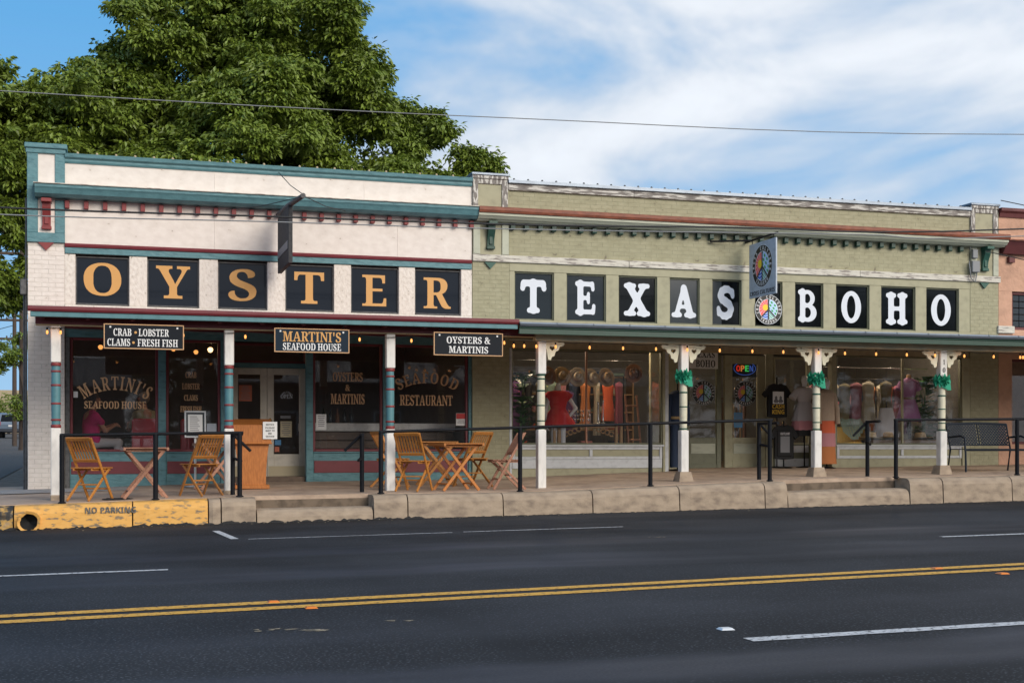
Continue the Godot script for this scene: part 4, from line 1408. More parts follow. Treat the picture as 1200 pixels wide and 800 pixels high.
	for k in 10:
		var a: float = wins[k][0]
		var c: float = wins[k][1]
		var f := transom(b, a, c, 3.12, 3.99, panes[k], "sage_deep")
		var mid := (a + c) / 2
		if k == 4:
			part(f, "blind", bx(Vector3(a + 0.025, 3.145, ZF - 0.058), Vector3(a + 0.22, 3.965, ZF - 0.055), 0.0), "slate_film")
		if k == 5:
			disc(f, "emblem", Vector3(mid - 0.02, 3.45, ZF + 0.03), 0.29, Basis.IDENTITY, "logo")
		else:
			var o := part(f, "letter", fat_letter(wins[k][2]), "letter_white", Vector3(mid, 3.56, ZF - 0.054))
			o.scale = Vector3(lw[k], 0.61, 1)
	# ---- ground floor
	var z := -3.25
	part(b, "storefront_header", bx(Vector3(6.975, 2.60, ZF - 0.2), Vector3(16.76, 3.04, ZF - 0.02), 0.0), "khaki")
	part(b, "header_bead", bx(Vector3(6.975, 2.74, ZF - 0.02), Vector3(16.76, 2.765, ZF + 0.005), 0.004), "sage_pale")
	part(b, "jamb", bx(Vector3(6.975, 0.2, z - 0.08), Vector3(7.02, 2.60, z + 0.07), 0.006), "tin_white")
	var w1 := shop_window(b, 7.02, 10.0, 0.84, 2.60, z, 0.03, "sage_deep")
	part(w1, "glazing_bar", bx(Vector3(8.468, 0.85, z - 0.03), Vector3(8.50, 2.585, z + 0.02), 0.004), "red_wood")
	part(b, "jamb", bx(Vector3(10.0, 0.25, z - 0.08), Vector3(10.05, 2.60, z + 0.06), 0.006), "sage_smooth")
	part(b, "jamb", bx(Vector3(10.05, 0.25, z - 0.12), Vector3(10.13, 2.60, z + 0.03), 0.006), "tin_white")
	var w2 := shop_window(b, 13.70, 16.58, 0.84, 2.60, z, 0.03, "sage_deep")
	part(w2, "glazing_bar", bx(Vector3(15.20, 0.85, z - 0.03), Vector3(15.235, 2.585, z + 0.02), 0.004), "sage_smooth")
	part(b, "jamb", bx(Vector3(13.60, 0.25, z - 0.12), Vector3(13.70, 2.60, z + 0.05), 0.006), "sage_smooth")
	part(b, "jamb", bx(Vector3(16.58, 0.25, z - 0.08), Vector3(16.76, 2.60, z + 0.06), 0.006), "sage_smooth")
	for s in [[7.02, 10.0, 2], [13.70, 16.58, 2]]:
		var a: float = s[0]
		var c: float = s[1]
		var bk := part(b, "bulkhead", bx(Vector3(a, 0.1, z - 0.05), Vector3(c, 0.84, z + 0.03), 0.004), "sage_smooth")
		st = begin()
		box(st, Vector3(a - 0.02, 0.80, z - 0.05), Vector3(c + 0.02, 0.838, z + 0.085), 0.006)
		part(bk, "sill", st, "tin_white")
		st = begin()
		frame(st, a + 0.01, 0.565, c - 0.01, 0.80, 0.055, z + 0.03, z + 0.055)
		var mid := (a + c) / 2 + 0.05
		box(st, Vector3(mid - 0.03, 0.622, z + 0.03), Vector3(mid + 0.03, 0.743, z + 0.053), 0.004)
		if a < 10.0:
			box(st, Vector3(a + 0.012, 0.40, z + 0.03), Vector3(c - 0.012, 0.563, z + 0.05), 0.004)
		part(bk, "panel_frame", st, "tin_white")
	# recessed entrance
	var dz := -4.12
	part(b, "entrance_side", bx(Vector3(10.13, 0.25, dz), Vector3(10.16, 0.84, z - 0.1), 0.004), "sage_smooth")
	part(b, "entrance_side", bx(Vector3(13.60, 0.25, dz), Vector3(13.63, 0.84, z - 0.1), 0.004), "sage_smooth")
	for x in [10.14, 13.61]:
		st = begin()
		box(st, Vector3(x, 0.84, dz), Vector3(x + 0.008, 2.60, z - 0.1), 0.0)
		part(b, "side_glass", st, "pane")
	part(b, "entrance_ceiling", bx(Vector3(10.13, 2.66, dz - 0.1), Vector3(13.63, 2.74, z - 0.13), 0.0), "khaki")
	part(b, "entrance_wall", bx(Vector3(10.13, 0.25, dz - 0.06), Vector3(10.84, 2.66, dz + 0.02), 0.004), "sage_smooth")
	part(b, "entrance_wall", bx(Vector3(12.63, 0.25, dz - 0.06), Vector3(12.80, 2.66, dz + 0.02), 0.004), "sage_smooth")
	var w3 := shop_window(b, 12.80, 13.60, 0.84, 2.60, dz, 0.04, "sage_smooth")
	w3.name = "shop_window"
	var bk3 := part(b, "bulkhead", bx(Vector3(12.80, 0.25, dz - 0.05), Vector3(13.60, 0.84, dz + 0.03), 0.004), "sage_deep")
	part(bk3, "panel_board", bx(Vector3(12.83, 0.36, dz + 0.03), Vector3(13.58, 0.56, dz + 0.05), 0.004), "tin_white")
	part(bk3, "panel_board", bx(Vector3(12.83, 0.68, dz + 0.03), Vector3(13.58, 0.82, dz + 0.05), 0.004), "tin_white")
	part(b, "threshold", bx(Vector3(10.84, 0.22, dz - 0.1), Vector3(12.63, 0.355, dz + 0.06), 0.01), "weathered_grey")
	for k in 2:
		var a := 10.86 if k == 0 else 11.715
		var c := 11.64 if k == 0 else 12.61
		st = begin()
		frame(st, a, 0.365, c, 2.62, 0.10 if k == 0 else 0.17, dz - 0.03, dz + 0.035)
		var w := 0.10 if k == 0 else 0.17
		box(st, Vector3(a + w, 0.45, dz - 0.02), Vector3(c - w, 0.98, dz + 0.02), 0.006)
		var d := part(b, "door", st, "sage_deep" if k == 0 else "sage_smooth")
		part(d, "pane", bx(Vector3(a + w - 0.01, 0.97, dz - 0.003), Vector3(c - w + 0.01, 2.53, dz + 0.003), 0.0), "pane")
		part(d, "inset_panel", bx(Vector3(a + w + 0.03, 0.66, dz + 0.02), Vector3(c - w - 0.03, 0.86, dz + 0.03), 0.004), "sage_pale")
		disc(d, "emblem", Vector3((a + c) / 2 + 0.02, 1.86, dz + 0.008), 0.245, Basis.IDENTITY, "logo_glass")
		if k == 1:
			st = begin()
			box(st, Vector3(c - 0.11, 1.12, dz + 0.035), Vector3(c - 0.07, 1.26, dz + 0.045), 0.004)
			tube(st, [Vector3(c - 0.09, 1.2, dz + 0.045), Vector3(c - 0.09, 1.2, dz + 0.09), Vector3(c - 0.19, 1.2, dz + 0.095)], 0.012, 8)
			part(d, "door_handle", st, "brass")
			neon_open(d, Vector3(12.16, 2.36, dz + 0.012))
			notice(d, 11.93, 1.18, 0.19, 0.30, dz + 0.006, "paper_blue")
		else:
			st = begin()
			box(st, Vector3(10.90, 2.34, dz + 0.036), Vector3(11.56, 2.72, dz + 0.05), 0.003)
			var sg := part(d, "sign_board", st, "paper")
			st = begin()
			words(st, "TEXAS", serif, Vector3(11.26, 2.62, dz + 0.051), 0.46, 0.13)
			words(st, "BOHO", serif, Vector3(11.29, 2.44, dz + 0.051), 0.42, 0.14)
			part(sg, "lettering", st, "ink_black")
	# meter box, conduit and flood light on the right pilaster
	st = begin()
	box(st, Vector3(16.72, 4.33, ZF + 0.05), Vector3(16.90, 4.56, ZF + 0.15), 0.01)
	box(st, Vector3(16.76, 4.62, ZF + 0.05), Vector3(16.88, 4.80, ZF + 0.11), 0.008)
	tube(st, [Vector3(16.70, 4.84, ZF + 0.1), Vector3(16.66, 4.5, ZF + 0.12), Vector3(16.72, 4.2, ZF + 0.1), Vector3(16.82, 4.14, ZF + 0.1), Vector3(16.86, 4.33, ZF + 0.1)], 0.012, 6)
	part(b, "meter_box", st, "cable_grey")
	settle(b, Vector3(11.8, 0.3, ZF))

func disc(parent: Node3D, called: String, c: Vector3, r: float, basis: Basis, m: String) -> MeshInstance3D:
	var st := begin()
	var n := 40
	for k in n:
		for q in [[0.0, 0.0], [float(k), 1.0], [float(k + 1), 1.0]]:
			var a: float = -TAU * q[0] / n
			var v: Vector2 = Vector2(cos(a), sin(a)) * q[1]
			st.set_normal(basis.z)
			st.set_uv(Vector2(0.5 + v.x * 0.5, 0.5 - v.y * 0.5))
			st.add_vertex(basis * Vector3(v.x * r, v.y * r, 0))
	var o := part(parent, called, st, m, c)
	st = begin()
	ring_words(st, "CROSS CULTURES", sans, Vector3(0, 0, 0) + basis.z * 0.004, r * 0.835, r * 0.17, 205, -25, basis)
	ring_words(st, "TRADING", sans, Vector3(0, 0, 0) + basis.z * 0.004, r * 0.835, r * 0.17, 225, 315, basis)
	part(o, "lettering", st, "sign_white")
	return o

func neon_open(parent: Node3D, c: Vector3) -> void:
	var bd := part(parent, "open_sign", bx(c + Vector3(-0.27, -0.17, -0.006), c + Vector3(0.27, 0.17, 0.0), 0.0), "slate_film")
	var st := begin()
	var pts := []
	for k in 33:
		var a := TAU * k / 32
		pts.append(c + Vector3(cos(a) * 0.24, sin(a) * 0.13, 0.012))
	tube(st, pts, 0.006, 5)
	part(bd, "ring_tube", st, "neon_blue")
	var ms := ["neon_red", "neon_orange", "neon_green", "neon_blue"]
	var ch := "OPEN"
	for k in 4:
		st = begin()
		words(st, ch[k], sans, c + Vector3(-0.145 + k * 0.097, 0, 0.012), 0.08, 0.12, 0.008)
		part(bd, "letter_tube", st, ms[k])

# ------------------------------------------------------------------ salmon building (right edge)
func pink_building() -> void:
	var b := thing("storefront_building", "salmon pink shop building with maroon trim at the right edge", "building")
	var x0 := 17.45
	var x1 := 25.0
	part(b, "body", bx(Vector3(x0, -0.1, -15), Vector3(x1, 4.9, -6.5), 0.0), "pink_plaster")
	part(b, "upper_wall", bx(Vector3(x0, 3.99, ZF - 0.3), Vector3(x1, 5.5, ZF), 0.0), "pink_plaster")
	part(b, "roof", bx(Vector3(x0, 4.5, -6.5), Vector3(x1, 4.6, ZF - 0.3), 0.0), "roof_felt")
	part(b, "side_wall", bx(Vector3(x1 - 0.2, -0.1, -6.5), Vector3(x1, 4.5, ZF - 0.3), 0.0), "pink_plaster")
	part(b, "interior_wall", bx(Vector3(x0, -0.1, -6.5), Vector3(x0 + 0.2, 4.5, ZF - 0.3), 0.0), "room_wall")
	var st := begin()
	moulding(st, [[ZF - 0.3, 5.5], [ZF + 0.03, 5.5], [ZF + 0.05, 5.58], [ZF + 0.10, 5.62], [ZF + 0.10, 5.68], [ZF - 0.3, 5.69]], x0, x1)
	part(b, "coping", st, "pink_trim")
	st = begin()
	moulding(st, [[ZF - 0.05, 4.74], [ZF + 0.12, 4.74], [ZF + 0.22, 4.9], [ZF + 0.28, 4.98], [ZF - 0.05, 4.98]], x0 + 0.02, x1)
	part(b, "cornice", st, "pink_trim")
	st = begin()
	moulding(st, [[ZF - 0.02, 4.983], [ZF + 0.31, 4.983], [ZF + 0.31, 5.01], [ZF, 5.05], [ZF - 0.02, 5.05]], x0 + 0.02, x1)
	part(b, "cornice_top", st, "rust_tin")
	st = begin()
	box(st, Vector3(-0.07, -0.06, 0), Vector3(0.07, 0.06, 0.08), 0.005)
	var dm := st.commit()
	for k in 14:
		part(b, "dentil", dm, "pink_trim", Vector3(17.72 + k * 0.5, 4.63, ZF + 0.001))
	part(b, "pier", bx(Vector3(x0, -0.1, ZF - 0.3), Vector3(17.78, 3.99, ZF - 0.002), 0.006), "pink_plaster")
	part(b, "pier", bx(Vector3(21.5, -0.1, ZF - 0.3), Vector3(x1, 3.99, ZF - 0.002), 0.006), "pink_plaster")
	part(b, "belt", bx(Vector3(17.78, 2.60, ZF - 0.3), Vector3(21.5, 3.20, ZF - 0.004), 0.006), "pink_plaster")
	part(b, "sill_board", bx(Vector3(17.40, 3.12, ZF), Vector3(17.80, 3.27, ZF + 0.06), 0.01), "peeling")
	st = begin()
	frame(st, 17.78, 3.2, 21.5, 3.99, 0.06, ZF - 0.14, ZF - 0.06)
	var tw := part(b, "transom_window", st, "pink_trim")
	for i in 22:
		for j in 5:
			part(tw, "glass_block", bx(Vector3(17.85 + i * 0.165, 3.265 + j * 0.133, ZF - 0.12), Vector3(17.85 + i * 0.165 + 0.155, 3.265 + j * 0.133 + 0.123, ZF - 0.085), 0.01), "slate_film")
	var w := shop_window(b, 17.78, 21.5, 0.85, 2.60, ZF - 0.1, 0.05, "pink_trim")
	part(b, "bulkhead", bx(Vector3(17.78, -0.1, ZF - 0.2), Vector3(21.5, 0.85, ZF - 0.06), 0.006), "pink_plaster")
	part(b, "interior_floor", bx(Vector3(17.66, 0.0, -6.5), Vector3(24.8, 0.4, ZF - 0.3), 0.0), "floor_boards")
	settle(b, Vector3(21.2, 0.35, ZF))

# ------------------------------------------------------------------ canopies
func porch_post(parent: Node3D, x: float, y0: float, y1: float, kind: int) -> MeshInstance3D:
	var h := 0.068
	var st := begin()
	var lo := y0 - 0.02
	var a := 1.07
	var c := 2.0 if kind == 0 else 1.95
	box(st, Vector3(x - h, lo, -h), Vector3(x + h, a, h), 0.010)
	var p := part(parent, "post", st, "post_white")
	part(p, "post_head", bx(Vector3(x - h, c, -h), Vector3(x + h, y1, h), 0.010), "post_white")
	st = begin()
	var prof := []
	var n := 12
	for k in n + 1:
		var t := float(k) / n
		prof.append([0.058 + 0.006 * sin(t * PI), lerpf(a, c, t)])
	lathe(st, prof, Vector3(x, 0, 0), 18)
	part(p, "turned_shaft", st, "teal_post" if kind == 0 else "post_cream")
	var bands: Array = [[1.07, 0.05], [1.17, 0.03], [1.40, 0.035], [1.66, 0.035], [1.86, 0.03], [1.95, 0.05]] if kind == 0 else [[1.08, 0.025], [1.20, 0.02], [1.44, 0.025], [1.67, 0.03], [1.86, 0.025], [1.92, 0.03]]
	for q in bands:
		st = begin()
		lathe(st, [[0.060, 0.0], [0.069, 0.006], [0.071, q[1] / 2], [0.069, q[1] - 0.006], [0.060, q[1]]], Vector3(x, q[0], 0), 18)
		part(p, "band", st, "brick_red" if kind == 0 else "green_stripe")
	return p

func gingerbread(parent: Node3D, x: float, y: float, s: float) -> void:
	# pierced scroll bracket beside a post top
	var st := begin()
	var outer := PackedVector2Array()
	for q in [[0.0, 0.0], [0.05, -0.19], [0.09, -0.20], [0.11, -0.16], [0.15, -0.15], [0.17, -0.10], [0.22, -0.08], [0.24, -0.04], [0.30, -0.03], [0.325, 0.0], [0.29, 0.02], [0.22, 0.005], [0.19, 0.03], [0.15, 0.02], [0.12, 0.03], [0.06, 0.03], [0.0, 0.03]]:
		outer.append(Vector2(x + s * q[0], y + q[1] * 1.35))
	# the heart-shaped opening splits the board in two halves round it
	var hc := Vector2(x + s * 0.115, y - 0.08)
	var up := PackedVector2Array()
	var lo := PackedVector2Array()
	var hole := PackedVector2Array()
	for k in 16:
		var a := TAU * k / 16
		hole.append(hc + Vector2(pow(absf(sin(a)), 3) * signf(sin(a)) * 0.045, (13 * cos(a) - 5 * cos(2 * a) - 2 * cos(3 * a) - cos(4 * a)) / 16.0 * 0.045))
	for poly in Geometry2D.clip_polygons(outer, PackedVector2Array([Vector2(hc.x, y - 1), Vector2(hc.x + 2, y - 1), Vector2(hc.x + 2, y + 1), Vector2(hc.x, y + 1)])):
		for q in Geometry2D.clip_polygons(poly, hole):
			prism(st, q, -0.018, 0.018)
	for poly in Geometry2D.intersect_polygons(outer, PackedVector2Array([Vector2(hc.x, y - 1), Vector2(hc.x + 2, y - 1), Vector2(hc.x + 2, y + 1), Vector2(hc.x, y + 1)])):
		for q in Geometry2D.clip_polygons(poly, hole):
			prism(st, q, -0.018, 0.018)
	part(parent, "scroll_bracket", st, "post_cream")

func canopies() -> void:
	var xs := [-0.726, 1.692, 4.11, 6.536, 8.985, 11.426, 13.877, 16.32, 18.77]
	# cream building's canopy
	var c := thing("porch_canopy", "maroon and teal edged canopy on blue banded posts before the cream building", "canopy", Vector3.ZERO, "porch canopies")
	var st := begin()
	moulding(st, [[0.36, 2.70], [ZF - 0.0, 3.03], [ZF - 0.0, 3.055], [0.36, 2.735]], -1.04, 6.03)
	part(c, "roof_deck", st, "maroon")
	st = begin()
	moulding(st, [[0.36, 2.737], [ZF + 0.04, 3.058], [ZF + 0.04, 3.075], [0.40, 2.757]], -1.07, 6.05)
	part(c, "roof_sheet", st, "maroon")
	st = begin()
	moulding(st, [[0.36, 2.69], [0.405, 2.69], [0.42, 2.72], [0.42, 2.757], [0.40, 2.765], [0.36, 2.737]], -1.08, 6.05)
	part(c, "drip_edge", st, "maroon")
	part(c, "fascia", bx(Vector3(-1.05, 2.615, 0.33), Vector3(6.035, 2.688, 0.385), 0.006), "teal_post")
	part(c, "beam", bx(Vector3(-1.0, 2.54, -0.06), Vector3(6.4, 2.66, 0.08), 0.006), "maroon")
	part(c, "beam_trim", bx(Vector3(-1.0, 2.522, -0.05), Vector3(6.4, 2.538, 0.09), 0.004), "khaki")
	for k in 12:
		var rx := -0.9 + k * 0.61
		st = begin()
		bar(st, Vector3(rx, 2.64, 0.30), Vector3(rx, 2.955, ZF + 0.02), 0.05, 0.10, 0.004, Vector3.RIGHT)
		part(c, "rafter", st, "maroon")
	for k in 3:
		porch_post(c, xs[k], pave_y(xs[k], 0), 2.522, 0)
	part(c, "post_footing", bx(Vector3(-0.80, pave_y(-0.7, 0) - 0.03, -0.11), Vector3(-0.56, pave_y(-0.7, 0) + 0.075, 0.10), 0.012), "kerb_concrete")
	part(c, "post_footing", bx(Vector3(xs[1] - 0.09, pave_y(1.7, 0) - 0.03, -0.10), Vector3(xs[1] + 0.10, pave_y(1.7, 0) + 0.05, 0.10), 0.012), "kerb_concrete")
	settle(c, Vector3(2.5, 0.11, 0))
	# sage building's canopy runs on past the salmon one
	c = thing("porch_canopy", "grey tin canopy with dark green edge on cream posts with scroll brackets", "canopy", Vector3.ZERO, "porch canopies")
	st = begin()
	moulding(st, [[0.36, 2.66], [ZF, 2.99], [ZF, 3.015], [0.36, 2.69]], 6.06, 24.8)
	part(c, "roof_deck", st, "khaki")
	for k in 31:
		var sx := 6.06 + k * 0.6045
		st = begin()
		moulding(st, [[0.42, 2.684], [ZF + 0.04, 3.019], [ZF + 0.04, 3.028], [0.42, 2.702]], sx + 0.002, sx + 0.6025)
		box(st, Vector3(sx - 0.012, -0.004, -1.83), Vector3(sx + 0.012, 0.026, 1.83), 0.004, Transform3D(Basis(Vector3.RIGHT, atan2(0.329, 3.58)), Vector3(0, 2.867, -1.375)))
		part(c, "roof_sheet", st, "galvanised")
	st = begin()
	moulding(st, [[0.385, 2.665], [0.43, 2.665], [0.445, 2.70], [0.43, 2.725], [0.385, 2.715]], 6.06, 24.8)
	part(c, "drip_edge", st, "galvanised")
	part(c, "fascia", bx(Vector3(6.06, 2.633, 0.33), Vector3(24.8, 2.662, 0.385), 0.006), "green_stripe")
	part(c, "fascia_lower", bx(Vector3(6.06, 2.545, 0.315), Vector3(24.8, 2.631, 0.372), 0.006), "green_dark")
	part(c, "beam", bx(Vector3(6.42, 2.475, -0.06), Vector3(24.8, 2.63, 0.08), 0.006), "sage_pale")
	for k in 30:
		var rx := 6.5 + k * 0.61
		st = begin()
		bar(st, Vector3(rx, 2.60, 0.30), Vector3(rx, 2.915, ZF + 0.02), 0.05, 0.10, 0.004, Vector3.RIGHT)
		part(c, "rafter", st, "khaki")
	for k in range(3, 9):
		var x: float = xs[k]
		var p := porch_post(c, x, pave_y(x, 0), 2.475, 1)
		gingerbread(p, x + 0.068, 2.44, 1.0)
		if k > 3:
			gingerbread(p, x - 0.068, 2.44, -1.0)
			st = begin()
			var y := pave_y(x, 0)
			for q in 4:
				var a := Vector2([-1, 1, 1, -1][q], [-1, -1, 1, 1][q])
				var d := Vector2([1, 1, -1, -1][q], [-1, 1, 1, -1][q])
				quad_out(st, Vector3(x + a.x * 0.135, y - 0.03, a.y * 0.135), Vector3(x + d.x * 0.135, y - 0.03, d.y * 0.135), Vector3(x + d.x * 0.095, y + 0.155, d.y * 0.095), Vector3(x + a.x * 0.095, y + 0.155, a.y * 0.095), Vector3(x, y, 0))
			quad_out(st, Vector3(x - 0.095, y + 0.155, -0.095), Vector3(x + 0.095, y + 0.155, -0.095), Vector3(x + 0.095, y + 0.155, 0.095), Vector3(x - 0.095, y + 0.155, 0.095), Vector3(x, y, 0))
			part(c, "post_footing", st, "kerb_concrete")
		if k == 6:
			st = begin()
			words(st, "1", serif, Vector3(x, 2.27, 0.071), 0.035, 0.085, 0.004)
			words(st, "0", serif, Vector3(x, 2.13, 0.071), 0.055, 0.085, 0.004)
			part(p, "house_number", st, "ink_black")
	settle(c, Vector3(12.0, 0.3, 0))

# ------------------------------------------------------------------ railings
func railings() -> void:
	var runs := [
		[[-0.617, 0.617, 1.77], 0, "black pipe railing beside the yellow kerb with three posts", 0.962, 1.003],
		[[3.80, 5.93, 8.05, 10.11], 0, "long black pipe railing before the red dress window with four posts", 1.02, 1.232],
		[[12.42, 14.78, 17.1], 0, "black pipe railing in front of the metal bench", 1.242, 1.30]]
	for rn in runs:
		var t := thing("handrail", rn[2], "railing", Vector3.ZERO, "black pipe railings along the kerb")
		var ps: Array = rn[0]
		var ya: float = rn[3]
		var yb: float = rn[4]
		var st: SurfaceTool
		var z := 0.84
		for x in ps:
			var top := lerpf(ya, yb, (x - ps[0]) / (ps[-1] - ps[0]))
			st = begin()
			tube(st, [Vector3(x, pave_y(x, z) - 0.02, z), Vector3(x, top, z)], 0.034, 12)
			lathe(st, [[0.055, 0.0], [0.055, 0.012], [0.038, 0.02]], Vector3(x, pave_y(x, z) + 0.001, z), 14)
			part(t, "post", st, "black_metal")
		st = begin()
		tube(st, [Vector3(ps[0] - 0.03, ya, z), Vector3(ps[-1] + 0.05, yb, z)], 0.023, 10)
		part(t, "top_rail", st, "black_metal")
		settle(t, Vector3(ps[0], pave_y(ps[0], z), z))
	# short returns beside the two flights of steps
	for s in [[1.72, 0.30, 1.0, "short black return rail with a stub, left of the left step", 1], [3.62, 0.30, 1.0, "short black return rail with sloping stub, right of the left step", -1], [10.20, 0.30, 1.2, "short black return rail left of the right step", 1], [12.22, 0.30, 1.24, "short black return rail right of the right step", -1]]:
		var x: float = s[0]
		var z: float = 0.30
		var t := thing("step_rail", s[3], "railing", Vector3.ZERO, "return rails beside the steps")
		var st := begin()
		tube(st, [Vector3(x, pave_y(x, z) - 0.02, z), Vector3(x, s[2], z)], 0.034, 12)
		part(t, "post", st, "black_metal")
		st = begin()
		tube(st, [Vector3(x, s[2] - 0.02, z), Vector3(x + 0.08 * s[4], s[2] - 0.02, 0.80)], 0.023, 10)
		part(t, "top_rail", st, "black_metal")
		st = begin()
		var sd: float = s[4]
		tube(st, [Vector3(x, s[2] - 0.36, z), Vector3(x + sd * 0.10, s[2] - 0.40, 0.55)], 0.021, 8)
		tube(st, [Vector3(x + sd * 0.02, s[2] - 0.03, z), Vector3(x - sd * -0.26, s[2] - 0.26, z - 0.02)], 0.021, 8)
		part(t, "stub", st, "black_metal")
		settle(t, Vector3(x, pave_y(x, z), z))

# ------------------------------------------------------------------ signs
func hanging_signs() -> void:
	var defs := [[-0.075, 1.028, "sign_black", "black hanging sign reading CRAB LOBSTER CLAMS FRESH FISH"], [2.318, 3.427, "sign_navy", "navy hanging sign with a gold upper line over SEAFOOD HOUSE, above the doors"], [4.72, 5.815, "sign_black", "black hanging sign reading OYSTERS & MARTINIS near the canopy's end"]]
	for k in 3:
		var d: Array = defs[k]
		var a: float = d[0]
		var c: float = d[1]
		var mid := (a + c) / 2
		var t := thing("hanging_sign", d[3], "sign", Vector3.ZERO, "signs hung under the canopy edge")
		var z := 0.30
		part(t, "board", bx(Vector3(a + 0.012, 2.205, z - 0.015), Vector3(c - 0.012, 2.535, z + 0.012), 0.0), d[2])
		var st := begin()
		frame(st, a, 2.193, c, 2.547, 0.014, z - 0.02, z + 0.02, 0.003)
		part(t, "frame", st, "gold_dull")
		for e in [a + 0.09, c - 0.09]:
			st = begin()
			tube(st, [Vector3(e, 2.54, z), Vector3(e, 2.63, z + 0.03)], 0.006, 6)
			part(t, "hook", st, "black_metal")
			st = begin()
			box(st, Vector3(e - 0.012, 2.49, z + 0.012), Vector3(e + 0.012, 2.514, z + 0.016), 0.0)
			part(t, "bolt", st, "sign_white")
		var zz := z + 0.014
		var wt := begin()
		var gd := begin()
		match k:
			0:
				words(wt, "CRAB", serif, Vector3(a + 0.255, 2.43, zz), 0.245, 0.105)
				words(gd, "·", sans, Vector3(a + 0.435, 2.43, zz), 0.035, 0.035)
				words(wt, "LOBSTER", serif, Vector3(a + 0.685, 2.43, zz), 0.42, 0.105)
				words(wt, "CLAMS", serif, Vector3(a + 0.205, 2.285, zz), 0.31, 0.105)
				words(gd, "·", sans, Vector3(a + 0.405, 2.285, zz), 0.035, 0.035)
				words(wt, "FRESH FISH", serif, Vector3(a + 0.74, 2.285, zz), 0.56, 0.105)
			1:
				words(gd, "MARTINI'S", serif, Vector3(mid, 2.425, zz), 0.86, 0.15)
				words(wt, "SEAFOOD HOUSE", serif, Vector3(mid, 2.278, zz), 0.86, 0.105)
			2:
				words(wt, "OYSTERS &", serif, Vector3(mid, 2.43, zz), 0.69, 0.105)
				words(wt, "MARTINIS", serif, Vector3(mid, 2.285, zz), 0.62, 0.105)
		part(t, "lettering", wt, "sign_white")
		if k < 2:
			part(t, "gold_lettering", gd, "gold")
		settle(t, Vector3(mid, 2.2, z))
	# plain weathered blade sign on its arm, edge towards the street
	var b := thing("blade_sign", "weathered grey blade sign seen edge-on before the gold letters", "sign")
	part(b, "board", bx(Vector3(2.76, 3.76, -2.95), Vector3(2.83, 4.70, -1.54), 0.006), "sign_aged")
	part(b, "patch", bx(Vector3(2.752, 4.0, -2.9), Vector3(2.759, 4.13, -1.6), 0.0), "cable_grey")
	var st := begin()
	tube(st, [Vector3(2.80, 4.80, ZF + 0.02), Vector3(2.80, 4.73, -1.8), Vector3(2.87, 4.68, -0.6)], [0.045, 0.045, 0.04], 10)
	part(b, "arm", st, "weathered_grey")
	for q in [[Vector3(2.80, 5.53, ZF + 0.06), Vector3(2.87, 4.70, -0.62)], [Vector3(3.92, 4.88, ZF + 0.3), Vector3(2.87, 4.68, -0.62)], [Vector3(1.9, 4.82, ZF + 0.2), Vector3(2.84, 4.70, -0.9)]]:
		st = begin()
		tube(st, [q[0], (q[0] + q[1]) * 0.5 - Vector3(0, 0.04, 0), q[1]], 0.007, 5)
		part(b, "guy_wire", st, "cable")
	for zz in [-2.7, -1.8]:
		st = begin()
		tube(st, [Vector3(2.795, 4.69, zz), Vector3(2.80, 4.78, zz)], 0.008, 6)
		part(b, "hanger", st, "black_metal")
	settle(b, Vector3(2.8, 4.8, ZF))
	# blue-grey blade sign with the round emblem
	b = thing("blade_sign", "blue-grey projecting sign with a round peace emblem above the sage transoms", "sign")
	part(b, "board", bx(Vector3(11.70, 3.615, -3.0), Vector3(11.73, 4.64, -1.94), 0.004), "sign_blue_grey")
	var bs := Basis(Vector3(0, 0, 1), Vector3.UP, Vector3(-1, 0, 0))
	disc(b, "emblem", Vector3(11.697, 4.18, -2.47), 0.40, bs, "logo")
	st = begin()
	words(st, "CROSS CULTURES", sans, Vector3(11.698, 3.695, -2.47), 0.98, 0.08, 0.003, bs)
	part(b, "lettering", st, "ink_black")
	st = begin()
	tube(st, [Vector3(11.715, 4.72, ZF + 0.02), Vector3(11.715, 4.72, -1.9)], 0.02, 8)
	tube(st, [Vector3(10.95, 4.70, ZF + 0.06), Vector3(11.715, 4.72, -2.9)], 0.018, 8)
	for zz in [-2.9, -2.05]:
		tube(st, [Vector3(11.715, 4.63, zz), Vector3(11.715, 4.72, zz)], 0.008, 6)
	part(b, "bracket", st, "black_metal")
	settle(b, Vector3(11.715, 4.7, ZF))

